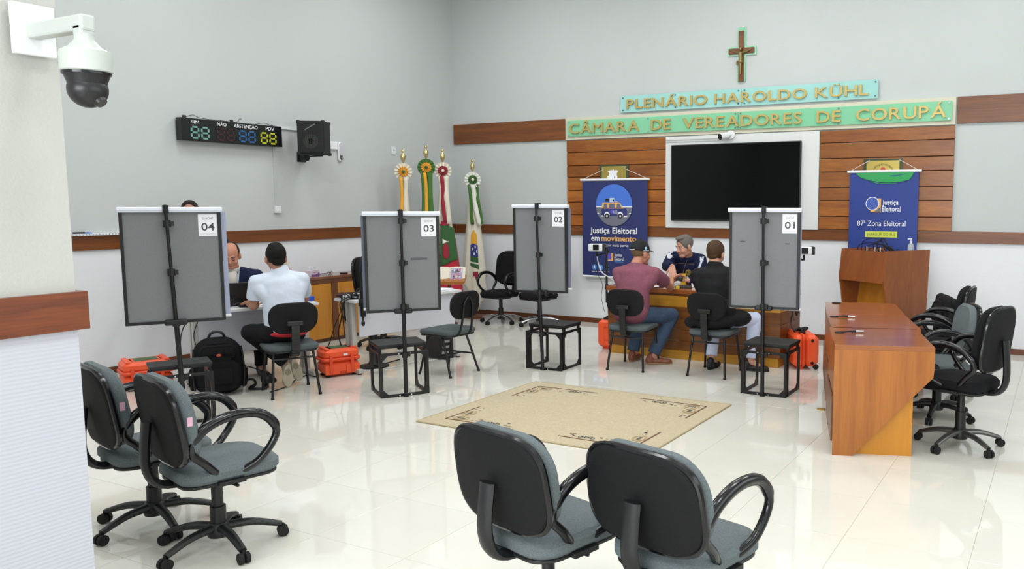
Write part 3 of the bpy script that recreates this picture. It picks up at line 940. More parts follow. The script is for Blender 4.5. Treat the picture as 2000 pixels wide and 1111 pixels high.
# ------------------------------------------------------------------ flags
def cloth_m(name, col):
    return mat(name, col, 0.8, bump=0.15, bscale=30, sheen=0.2)
F_CREAM, F_WHITE = cloth_m('flag_cream', 'ddd6c4'), cloth_m('flag_white', 'e6e6dd')
F_YEL, F_GRN, F_RED, F_DGRN = cloth_m('flag_yellow', 'e3a325'), cloth_m('flag_green', '3f6b25'), cloth_m('flag_crimson', '95152f'), cloth_m('flag_deep_green', '2c5a2b')
F_BLUE, F_SRED = cloth_m('flag_blue', '26307a'), cloth_m('flag_red', 'b51d30')
VIEW = Vector((0.66, -0.75, 0)).normalized()      # out into the room from the corner
SIDE = Vector((0.75, 0.66, 0)).normalized()
def flag(label, loc, H, ring_m, mid_m, dot_m, ribbons, drape):
    t = thing('flag', label, 'flag', loc)
    t.rotation_euler = (0, 0, math.atan2(SIDE.y, SIDE.x))
    # local x = SIDE, local -y = VIEW
    MB().lathe([(0.15, 0.0), (0.15, 0.03), (0.09, 0.05), (0.03, 0.06)], 24).build('base', M_BASEB, t, smooth=True)
    MB().cyl((0, 0, 0.05), (0, 0, H - 0.26), 0.014, n=12).build('pole', M_RAIL, t, smooth=True)
    MB().lathe([(0.01, H - 0.28), (0.013, H - 0.25), (0.009, H - 0.19), (0.014, H - 0.165), (0.031, H - 0.135), (0.037, H - 0.11), (0.033, H - 0.085), (0.018, H - 0.062), (0.011, H - 0.05), (0.018, H - 0.035), (0.02, H - 0.022), (0.014, H - 0.008), (0.004, H)], 20).build('finial', mat('finial_gold', 'cdbd86', 0.25, metal=0.8), t, smooth=True)
    zc = H - 0.30
    n = 14
    for rad, yy, m, nm in ((0.115, -0.035, ring_m, 'rosette_outer'), (0.066, -0.05, mid_m, 'rosette_inner')):
        vs, fs = [(0, yy - 0.012, 0)], []
        for i in range(n * 4):
            a = 2 * PI * i / (n * 4)
            pl = 0.011 * (1 if i % 4 in (0, 1) else -1)
            for q, rr in enumerate((0.45, 1.0)):
                vs.append((rad * rr * math.cos(a), yy + pl * rr * 0.9, rad * rr * math.sin(a)))
        N = n * 4
        for i in range(N):
            j = (i + 1) % N
            fs.append((0, 1 + 2 * i, 1 + 2 * j))
            fs.append((1 + 2 * i, 2 + 2 * i, 2 + 2 * j, 1 + 2 * j))
        mb = MB()
        mb.add(vs, fs)
        o = mb.build(nm, m, t, loc=(0, 0, zc))
        sd = o.modifiers.new('thick', 'SOLIDIFY')
        sd.thickness = 0.003
    MB().ball((0, -0.068, zc), (0.022, 0.012, 0.022)).build('rosette_button', dot_m, t, smooth=True)
    for (m, x0, x1, dx, z1, yo) in ribbons:
        vs, fs = [], []
        K = 14
        for i in range(K + 1):
            s = i / K
            z = zc - 0.07 + (z1 - zc + 0.07) * s
            yy = -0.04 - yo - 0.05 * s + 0.008 * math.sin(s * 9 + x0 * 40)
            xo = dx * s + 0.006 * math.sin(s * 7 + x1 * 30)
            vs += [(x0 + xo, yy, z), ((x0 + x1) / 2 + xo, yy - 0.008, z), (x1 + xo, yy, z)]
        for i in range(K):
            for k in (0, 1):
                a = i * 3 + k
                fs.append((a, a + 1, a + 4, a + 3))
        o = MB().add(vs, fs).build('ribbon', m, t, smooth=True)
        sd = o.modifiers.new('thick', 'SOLIDIFY')
        sd.thickness = 0.002
    # draped cloth: a pleated cone hanging from the pole, coloured in bands by part
    for (nm, m, a0, a1, z0, z1, rtop, rbot, fold) in drape:
        vs, fs = [], []
        nu, nv = 26, 18
        for i in range(nu + 1):
            u = i / nu
            a = math.radians(a0 + (a1 - a0) * u)
            for k in range(nv + 1):
                s = k / nv
                zz0 = z0 if not callable(z0) else z0(u)
                zz1 = z1 if not callable(z1) else z1(u)
                z = zz0 + (zz1 - zz0) * s
                q = (H - 0.4 - z) / (H - 0.5)
                r = (rtop + (rbot - rtop) * max(q, 0) ** 0.8) * (1 + fold * math.sin(a * 7) * (0.3 + q))
                vs.append((r * math.cos(a), r * 0.62 * math.sin(a) , z))
        for i in range(nu):
            for k in range(nv):
                c = i * (nv + 1) + k
                fs.append((c, c + nv + 1, c + nv + 2, c + 1))
        o = MB().add(vs, fs).build(nm, m, t, smooth=True)
        sd = o.modifiers.new('thick', 'SOLIDIFY')
        sd.thickness = 0.003
        sd.offset = 1
    return t
# 1: cream with yellow ribbon
flag('cream flag with a white rosette and one yellow ribbon, nearest the side wall switch box', (0.42, -1.53, 0), 2.40, F_CREAM, F_YEL, F_DGRN,
     [(F_YEL, -0.055, -0.01, 0.0, 1.25, 0.01), (F_CREAM, -0.01, 0.05, 0.01, 1.25, 0.0)],
     [('cloth', F_CREAM, 170, 372, 2.1, 0.35, 0.03, 0.15, 0.1)])
# 2: national green and yellow
flag('green flag with a green rosette and one yellow ribbon, tallest of the flags', (0.64, -1.33, 0), 2.46, F_GRN, F_YEL, F_DGRN,
     [(F_GRN, -0.07, -0.02, -0.005, 1.2, 0.0), (F_YEL, -0.045, 0.0, 0.03, 1.2, 0.012), (F_GRN, 0.0, 0.075, 0.02, 1.2, 0.0)],
     [('cloth', F_DGRN, 170, 372, 2.15, 0.35, 0.03, 0.14, 0.1), ('yellow_lozenge', F_YEL, 318, 345, lambda u: 1.42 - 0.1 * u, lambda u: 1.0, 0.036, 0.147, 0.1)])
# 3: red, white and green
flag('red, white and green flag with a white and crimson rosette near the corner', (0.76, -1.14, 0), 2.42, F_CREAM, F_RED, F_CREAM,
     [(F_RED, -0.045, 0.005, 0.03, 1.42, 0.01), (F_CREAM, 0.0, 0.07, 0.02, 1.4, 0.0), (F_CREAM, -0.06, -0.03, -0.01, 1.4, 0.0)],
     [('cloth', F_CREAM, 170, 372, 2.1, lambda u: 1.05, 0.03, 0.20, 0.1),
      ('red_stripe', F_SRED, 170, 372, lambda u: 0.98 if 0.2 < u < 0.75 else 1.2, 0.42, 0.03, 0.25, 0.1),
      ('green_panel', F_DGRN, 248, 325, lambda u: 1.44 - 0.10 * u, lambda u: 0.82 + 0.1 * u, 0.05, 0.27, 0.12),
      ('emblem_crimson', F_RED, 262, 288, lambda u: 1.15 - 0.12 * abs(u - 0.5), lambda u: 0.92 + 0.08 * abs(u - 0.5), 0.055, 0.285, 0.12),
      ('emblem_white', F_WHITE, 262, 286, lambda u: 1.2 - 0.05 * u, lambda u: 1.13 + 0.04 * u, 0.055, 0.287, 0.12),
      ('red_knot', F_RED, 245, 300, 1.44, 1.38, 0.07, 0.26, 0.05)])
# 4: cream with green ribbons and a crest
flag('cream flag with green ribbons and a crest, standing alone by the back wall', (0.65, -0.38, 0), 2.32, F_WHITE, F_GRN, F_CREAM,
     [(F_GRN, -0.075, -0.025, 0.035, 1.375, 0.0), (F_WHITE, -0.04, 0.025, 0.085, 1.36, 0.012), (F_GRN, 0.025, 0.075, 0.06, 1.38, 0.0)],
     [('cloth', F_CREAM, 170, 372, lambda u: 1.9, lambda u: 0.62 - 0.52 * max(0, 1 - abs(u - 0.55) * 2.4), 0.03, 0.20, 0.12),
      ('crest_star', F_WHITE, 258, 264, lambda u: 1.04, lambda u: 1.0, 0.0365, 0.2115, 0.12), ('crest_star', F_WHITE, 272, 278, lambda u: 1.07, lambda u: 1.03, 0.0365, 0.2115, 0.12), ('crest_star', F_WHITE, 266, 272, lambda u: 0.97, lambda u: 0.93, 0.0365, 0.2115, 0.12), ('crest_star', F_WHITE, 281, 286, lambda u: 1.0, lambda u: 0.965, 0.0365, 0.2115, 0.12),
      ('crest_yellow', F_YEL, 247, 291, lambda u: 1.30 - 0.16 * abs(u - 0.5), lambda u: 1.09, 0.035, 0.208, 0.12),
      ('crest_blue', F_BLUE, 244, 294, lambda u: 1.10 - 0.05 * abs(u - 0.4), lambda u: 0.9, 0.0355, 0.2085, 0.12),
      ('crest_green', F_DGRN, 244, 294, lambda u: 0.92 - 0.03 * u, lambda u: 0.78 - 0.06 * u, 0.036, 0.209, 0.12),
      ('crest_ribbon_white', F_WHITE, 244, 294, lambda u: 0.84 - 0.03 * u, lambda u: 0.82 - 0.03 * u, 0.0365, 0.2105, 0.12),
      ('crest_scroll', F_RED, 262, 288, lambda u: 0.69, lambda u: 0.60 + 0.03 * math.sin(u * 9), 0.0355, 0.2085, 0.12)])
# ------------------------------------------------------------------ counter stands: folding frame step + pole + screen board
def counter_stand(num, label, base, rz, top, board_c, board_rz, mark=None, sheet=(0.0, 0.0), sheet_m=None, step_w=0.42, step_d=0.40):
    """base: centre of the front frame on the floor; local x along the front, +y behind; top: where the pole ends."""
    t = thing('counter_stand', label, 'screen stand', (base[0], base[1], 0), rz, 'numbered counter screens on pole stands')
    Ri = Matrix.Rotation(-rz, 4, 'Z')
    def loc(p):
        return Ri @ (Vector(p) - Vector((base[0], base[1], 0)))
    w, d, h, b = step_w / 2, step_d, 0.39, 0.023
    def frame(name, A, B):
        """rectangular frame standing on the line A-B."""
        A, B = Vector(A), Vector(B)
        u = (B - A).normalized()
        e = bpy.data.objects.new(name, None)
        COL.objects.link(e)
        e.parent = t
        mb = MB()
        for p in (A + u * b / 2, B - u * b / 2):
            mb.bar(p + Vector((0, 0, 0)), p + Vector((0, 0, h)), b, b, u)
        mb.bar(A + Vector((0, 0, b / 2)), B + Vector((0, 0, b / 2)), b * 0.96, b)
        mb.bar(A + Vector((0, 0, h - b / 2)), B + Vector((0, 0, h - b / 2)), b * 0.96, b)
        me = mb.build('frame_bars', M_BLACKM, e, bevel=0.002)
        nn = u.cross(Vector((0, 0, 1))) * 0.009
        for p, s in ((A, 1), (B, -1)):
            for z, sz in ((b, 1), (h - b, -1)):
                q = p + u * s * b + Vector((0, 0, z))
                tri = [q, q + u * s * 0.045, q + Vector((0, 0, sz * 0.045))]
                g_ = MB()
                g_.add([x + nn for x in tri] + [x - nn for x in tri], [(0, 1, 2), (5, 4, 3), (0, 3, 4, 1), (1, 4, 5, 2), (2, 5, 3, 0)])
                g_.build('gusset', M_BLACKM, e)
        return e
    frame('front_frame', (-w, 0, 0), (w, 0, 0))
    frame('side_frame', (-w + 0.013, 0.04, 0), (-w + 0.013, d, 0))
    frame('side_frame', (w - 0.013, 0.04, 0), (w - 0.013, d, 0))
    for i in range(4):
        y0 = 0.05 + (d - 0.05) / 4 * i
        MB().span((-w + 0.0, y0, 0.435), (w - 0.0, y0 + (d - 0.05) / 4 - 0.003, 0.455)).build('step_slat', mat('step_black', '1a1b1d', 0.55), t, bevel=0.002)
    MB().span((-w + 0.004, 0.055, 0.42), (w - 0.004, d - 0.005, 0.436)).build('step_tray', M_BLACKM, t)
    for x in (-w + 0.02, w - 0.02):
        for y in (0.075, d - 0.03):
            MB().span((x - 0.012, y - 0.012, h), (x + 0.012, y + 0.012, 0.422)).build('spacer', M_BLACKM, t)
    pt = loc(top)
    p0 = Vector((0.0, -0.028, 0.0))
    pole_dir = (pt - p0).normalized()
    def on(z):
        return p0 + (pt - p0) * (z / pt.z)
    MB().tube([on(0), on(0.8)], 0.0175, 14).tube([on(0.8), on(1.16)], 0.0145, 14).tube([on(1.16), on(pt.z)], 0.0115, 14).build('pole', M_BLACKM, t, smooth=True)
    MB().tube([on(0.0), on(0.02)], 0.024, 14).build('pole_foot', M_RUBBER, t, smooth=True)
    for z in (0.37, 0.79, 1.17, 1.53):
        mb = MB().tube([on(z - 0.025), on(z + 0.025)], 0.026, 14)
        mb.box(on(z) + Vector((0.03, 0, 0.0)), (0.03, 0.025, 0.035))
        mb.build('clamp', M_BLACK, t, smooth=True)
    for x in (-0.05, 0.05):
        MB().cyl((x, -0.018, 0.012), (x, -0.012, 0.012), 0.006, n=10).build('rivet', M_CHROME, t)
        MB().cyl((x, -0.018, 0.38), (x, -0.012, 0.38), 0.006, n=10).build('rivet', M_CHROME, t)
    # board
    bc = loc((board_c[0], board_c[1], 0))
    e = bpy.data.objects.new('screen_board', None)
    COL.objects.link(e)
    e.parent = t
    e.location = (bc.x, bc.y, 0)
    e.rotation_euler = (0, 0, board_rz - rz)
    W2, z0, z1 = board_c[4] / 2, board_c[2], board_c[3]
    MB().span((-W2 + 0.012, -0.006, z0 + 0.012), (W2 - 0.012, 0.006, z1)).build('grey_panel', M_FOAM, e)
    mb = MB()
    mb.span((-W2, -0.016, z0), (-W2 + 0.022, 0.014, z1)).span((W2 - 0.022, -0.016, z0), (W2, 0.014, z1)).span((-W2 + 0.022, -0.016, z0), (W2 - 0.022, 0.014, z0 + 0.022))
    mb.build('black_frame', M_BLACK, e, bevel=0.002)
    rl = MB().span((-W2 - 0.012, -0.03, z1 - 0.002), (W2 + 0.012, 0.05, z1 + 0.036))
    rl.build('white_roller_case', mat('roller_white', 'e4e7f0', 0.35), e, bevel=0.008, seg=3)
    MB().span((-W2 - 0.010, -0.0315, z1 + 0.009), (W2 + 0.010, -0.029, z1 + 0.013)).build('case_groove', mat('groove_blue_grey', 'b3bcd0', 0.4), e)
    MB().span((-W2 + sheet[0], 0.034, z0 + sheet[1]), (W2 + 0.006 + sheet[0], 0.038, z1)).build('white_backdrop', sheet_m or M_SHEET, e)
    MB().cyl((-W2 + sheet[0], 0.036, z0 + sheet[1]), (W2 + 0.012 + sheet[0], 0.036, z0 + sheet[1]), 0.011, n=12).build('backdrop_rod', M_WHITE, e, smooth=True)
    # card
    cw, ch = 0.125, 0.165
    cx, cz = W2 - 0.09, z1 - 0.10
    MB().span((cx - cw / 2, -0.0085, cz - ch / 2), (cx + cw / 2, -0.0065, cz + ch / 2)).build('number_card', M_PAPER, e)
    bd = Board((cx, -0.0086, cz), (1, 0, 0), (0, 0, 1), (0, -1, 0), e)
    bd.text(('card_lettering', M_GREYINK), 'GUICHÊ', -0.036, 0.042, 0.072, 0.017, 0.0006)
    bd.text(('card_number', M_DKINK), num, -0.043, -0.04, 0.088, 0.055, 0.0006, 0.012)
    bd.line(('card_rule', M_GREYINK), -0.052, -0.066, 0.052, -0.066, 0.0015, 0.0006)
    bd.done()
    # bottom bracket and top hook sit on the pole side
    pb = Matrix.Rotation(rz - board_rz, 4, 'Z') @ (on(z0) - Vector((bc.x, bc.y, 0)))
    MB().span((pb.x - 0.075, -0.055, z0 - 0.012), (pb.x + 0.075, 0.016, z0 + 0.03)).build('bottom_bracket', M_BLACK, e, bevel=0.012, seg=3)
    ptp = Matrix.Rotation(rz - board_rz, 4, 'Z') @ (on(z1) - Vector((bc.x, bc.y, 0)))
    MB().span((ptp.x - 0.02, -0.045, z1 - 0.008), (ptp.x + 0.02, -0.028, z1 + 0.05)).span((ptp.x - 0.02, -0.045, z1 + 0.037), (ptp.x + 0.02, 0.03, z1 + 0.05)).build('top_hook', M_BLACK, e, bevel=0.002)
    if mark:
        for (mx, mz, mw, mh, m) in mark:
            MB().span((mx - mw / 2, -0.0075, mz - mh / 2), (mx + mw / 2, -0.0058, mz + mh / 2)).build('tape_mark', m, e)
    return t
SMUDGE = mat('foam_smudge', '56595c', 0.9)
counter_stand('01', 'grey screen on a pole numbered 01, with step, before the youth in black', (6.07, -3.15), 0.0, (6.055, -3.175, 1.66), (6.05, -3.122, 0.764, 1.607, 0.619), 0.13, mark=[(-0.19, 1.35, 0.045, 0.012, SMUDGE), (0.2, 1.335, 0.035, 0.01, SMUDGE)])
counter_stand('02', 'grey screen on a pole numbered 02, with step, alone in mid floor', (3.715, -3.09), 0.05, (3.665, -3.125, 1.68), (3.674, -3.069, 0.783, 1.633, 0.57), 0.228, sheet=(0.02, 0.04), sheet_m=M_SHEET2)
counter_stand('03', 'grey screen on a pole numbered 03, with step, facing the empty chair', (3.275, -4.59), 1.0, (3.302, -4.61, 1.63), (3.27, -4.566, 0.742, 1.575, 0.625), 0.86, mark=[(0.135, 1.20, 0.14, 0.018, SMUDGE), (-0.02, 1.235, 0.012, 0.01, M_PAPER)], sheet=(-0.02, 0.03), sheet_m=M_SHEET2)
counter_stand('04', 'grey screen on a pole numbered 04, with step, by the black backpack', (2.45, -6.06), 1.09, (2.485, -6.14, 1.668), (2.46, -6.085, 0.786, 1.615, 0.654), 1.02, sheet=(0.03, 0.03), step_d=0.32)

# ------------------------------------------------------------------ furniture
# low brown cabinet with yellow doors along the side wall (front faces +x)
t = thing('low_cabinet', 'long brown low cabinet with yellow doors against the side wall', 'cabinet', (0.02, -2.75, 0))
M_CAB_H = mat('handle_brown', '4a2410', 0.4)
MB().span((0, -1.0, 0.77), (0.41, 1.0, 0.80)).build('top', M_CABT, t, bevel=0.003)
MB().span((0, -0.99, 0.04), (0.385, 0.99, 0.77)).build('carcass', M_CABF, t)
MB().span((0.385, -0.99, 0.715), (0.40, 0.99, 0.77)).build('top_rail', M_CABF, t, bevel=0.002)
MB().span((0.02, -0.98, 0), (0.36, 0.98, 0.05)).build('plinth', M_CABF, t)
for y0, y1 in ((-0.98, -0.60), (-0.595, -0.06), (0.04, 0.50), (0.505, 0.98)):
    d = MB().span((0.385, y0, 0.05), (0.399, y1, 0.712)).build('door', M_YEL, t, bevel=0.002)
    MB().span((0.399, y0 + 0.02 if y0 > -0.7 and y0 < -0.5 else y1 - 0.07, 0.30), (0.415, y0 + 0.07 if y0 > -0.7 and y0 < -0.5 else y1 - 0.02, 0.37)).build('handle', M_CAB_H, d, bevel=0.002)
MB().span((0.385, -0.055, 0.04), (0.405, 0.035, 0.715)).build('stile', M_CABF, t, bevel=0.002)
# things on the cabinet
CZ = 0.80
def lying(name, label, cat, loc, rz=0):
    return thing(name, label, cat, loc, rz)
t = thing('tissue_box', 'white and violet tissue box with a tissue out on the cabinet', 'tissue box', (0.20, -2.90, CZ), 0.35)
t.scale = (0.82, 0.82, 0.82)
MB().span((-0.055, -0.115, 0), (0.055, 0.115, 0.085)).build('carton', mat('tissue_carton', 'd9d0da', 0.6), t, bevel=0.003)
b = Board((0.0555, 0, 0), (0, 1, 0), (0, 0, 1), (1, 0, 0), t)
b.poly(('printed_violet', mat('tissue_violet', '7a4fa0', 0.6)), [(-0.112, 0.002), (0.112, 0.002), (0.112, 0.05), (0.05, 0.028), (-0.03, 0.018), (-0.112, 0.03)])
b.rect(('printed_rose', mat('tissue_rose', 'b5688f', 0.6)), -0.06, 0.045, -0.005, 0.055)
b.rect(('printed_rose', mat('tissue_rose', 'b5688f', 0.6)), 0.02, 0.045, 0.035, 0.06)
b.done()
mb = MB()
n = 9
vs = []
for i in range(n):
    for k in range(5):
        a = -0.07 + 0.14 * i / (n - 1)
        vs.append((0.012 * math.sin(i * 1.9 + k), a * (0.5 + 0.14 * k), 0.083 + 0.013 * k + 0.012 * math.sin(i * 1.3)))
mb.add(vs, [(i * 5 + k, i * 5 + k + 1, (i + 1) * 5 + k + 1, (i + 1) * 5 + k) for i in range(n - 1) for k in range(4)])
o = mb.build('tissue', M_PAPER, t, smooth=True)
sd = o.modifiers.new('thick', 'SOLIDIFY'); sd.thickness = 0.002
t = thing('small_carton', 'small cream carton beside the violet tissue box', 'box', (0.16, -3.10, CZ), 0.3)
MB().span((-0.04, -0.06, 0), (0.04, 0.06, 0.055)).build('carton', mat('carton_cream', 'b8ad98', 0.7), t, bevel=0.003)
b = Board((0.0405, 0, 0), (0, 1, 0), (0, 0, 1), (1, 0, 0), t)
b.rect(('printed_patch', mat('carton_brown', '7a6a55', 0.7)), -0.03, 0.02, 0.0, 0.04); b.rect(('printed_patch', mat('carton_brown', '7a6a55', 0.7)), 0.012, 0.02, 0.035, 0.04); b.done()
t = thing('spray_bottle', 'clear spray bottle with orange liquid on the cabinet behind the white shirt man', 'bottle', (0.22, -3.27, CZ), 1.2)
MB().lathe([(0.035, 0), (0.038, 0.01), (0.038, 0.09), (0.028, 0.12), (0.014, 0.14), (0.014, 0.15)], 20).build('bottle_body', mat('orange_liquid', 'd98a35', 0.2), t, smooth=True)
MB().cyl((0, 0, 0.15), (0, 0, 0.175), 0.016, n=14).build('collar', mat('pump_cream', 'd9d2bc', 0.4), t, smooth=True)
MB().span((-0.05, -0.012, 0.172), (0.03, 0.012, 0.198)).bar((-0.03, 0, 0.172), (-0.045, 0, 0.135), 0.012, 0.008).build('trigger_head', mat('pump_cream', 'd9d2bc', 0.4), t, bevel=0.004)
t = thing('spectacles', 'folded dark framed spectacles on the cabinet by the black disc', 'spectacles', (0.24, -2.66, CZ + 0.002), 0.4)
for s in (-1, 1):
    MB().tube([(0.0, s * 0.036 + 0.026 * math.cos(a), 0.018 + 0.017 * math.sin(a)) for a in [2 * PI * i / 16 for i in range(16)]], 0.003, 6, closed=True).build('rim', M_GLOSSB, t)
    MB().tube([(0, s * 0.062, 0.022), (-0.06, s * 0.05, 0.012), (-0.12, s * 0.03, 0.003)], 0.0028, 6).build('temple', M_GLOSSB, t)
MB().cyl((0, -0.01, 0.024), (0, 0.01, 0.024), 0.003, n=6).build('bridge', M_GLOSSB, t)
tag(MB().cyl((0.30, -2.50, CZ), (0.30, -2.50, CZ + 0.016), 0.048, n=28).build('cable_grommet', M_GLOSSB, smooth=True), 'flat black round disc near the front of the low cabinet', 'disc')
tag(MB().span((0.28, -3.24, CZ), (0.35, -3.17, CZ + 0.03)).build('stapler', M_BLACK, bevel=0.008, seg=3), 'small black lump beside the orange spray bottle', 'desk item')

def white_table(name, label, loc, rz, L, D, H=0.73, py=-0.10, pz=0.30):
    """local x along the length, people sit on the -y side; panel set back from that edge."""
    t = thing(name, label, 'table', loc, rz)
    MB().span((-L / 2, -D / 2, H - 0.028), (L / 2, D / 2, H)).build('table_top', M_TABLE, t, bevel=0.004)
    MB().span((-L / 2 + 0.07, py, pz), (L / 2 - 0.07, py + 0.018, H - 0.03)).build('modesty_panel', M_TPANEL, t, bevel=0.002)
    for s in (-1, 1):
        x = s * (L / 2 - 0.05)
        lg = MB().span((x - 0.025, -0.085, 0.05), (x + 0.025, -0.045, H - 0.028)).span((x - 0.025, 0.0, 0.05), (x + 0.025, 0.04, H - 0.028)).build('leg', M_TMETAL, t, bevel=0.003)
        MB().span((x - 0.026, -D / 2 + 0.0, 0.012), (x + 0.026, D / 2 - 0.06, 0.055)).build('foot_bar', M_TMETAL, lg, bevel=0.008)
        for y in (-D / 2 + 0.03, D / 2 - 0.09):
            MB().cyl((x, y, 0), (x, y, 0.014), 0.02, n=12).build('glide', M_RUBBER, lg)
    return t
tA = white_table('registration_table', 'white table with pale modesty panel under the laptop by the white shirt man', (1.51, -4.76, 0), 1.233, 1.08, 0.60)
tB = white_table('side_table', 'white table with pale modesty panel behind screen 03 heaped with cables', (2.207, -3.50, 0), 1.37, 1.30, 0.36, 0.74, -0.14, 0.37)

# laptop before the vest man, its back towards the camera
t = thing('laptop', 'open black laptop seen from behind on the white table', 'laptop', (1.53, -4.96, 0.73), 1.15)
MB().span((-0.17, 0.0, 0.0), (0.17, 0.23, 0.02)).build('keyboard_base', M_BLACK, t, bevel=0.004)
o = MB().span((-0.185, -0.012, 0), (0.185, 0.0, 0.215)).build('lid', M_BLACK, t, bevel=0.005)
o.location = (0, -0.0, 0.015); o.rotation_euler = (math.radians(14), 0, 0)
MB().span((-0.165, -0.0005, 0.012), (0.165, 0.0015, 0.203)).build('screen', mat('laptop_screen', '5a6470', 0.2), o)
MB().span((-0.165, -0.0135, 0.185), (-0.10, -0.011, 0.203)).build('asset_sticker', M_PAPER, o)
tag(MB().tube(bez([(1.62, -5.12, 0.742), (1.60, -5.0, 0.80), (1.58, -4.93, 0.82), (1.60, -4.86, 0.77), (1.62, -4.80, 0.745)], 6), 0.004, 6).tube(bez([(1.63, -5.2, 0.742), (1.64, -5.05, 0.746), (1.66, -4.98, 0.775), (1.67, -4.92, 0.746)], 6), 0.005, 6).build('laptop_cable', M_CABLE), 'black cable looped behind the open laptop', 'cable')
t = thing('scanner_pad', 'squat black fingerprint reader beside the laptop', 'reader', (1.66, -4.93, 0.73), 1.2)
MB().span((-0.04, -0.03, 0), (0.04, 0.03, 0.03)).build('body', M_BLACK, t, bevel=0.006)
MB().span((-0.02, -0.02, 0.03), (0.02, 0.02, 0.034)).build('glass_pad', M_GLOSSB, t)
t = thing('ink_bottle', 'small white box with a bright blue cap at the table end', 'bottle', (1.885, -4.375, 0.73), 0.3)
MB().span((-0.022, -0.022, 0), (0.022, 0.022, 0.012)).build('base', M_WHITE, t)
MB().span((-0.028, -0.028, 0.012), (0.028, 0.028, 0.056)).build('blue_cap', mat('cap_blue', '1f4fc4', 0.4), t, bevel=0.004)

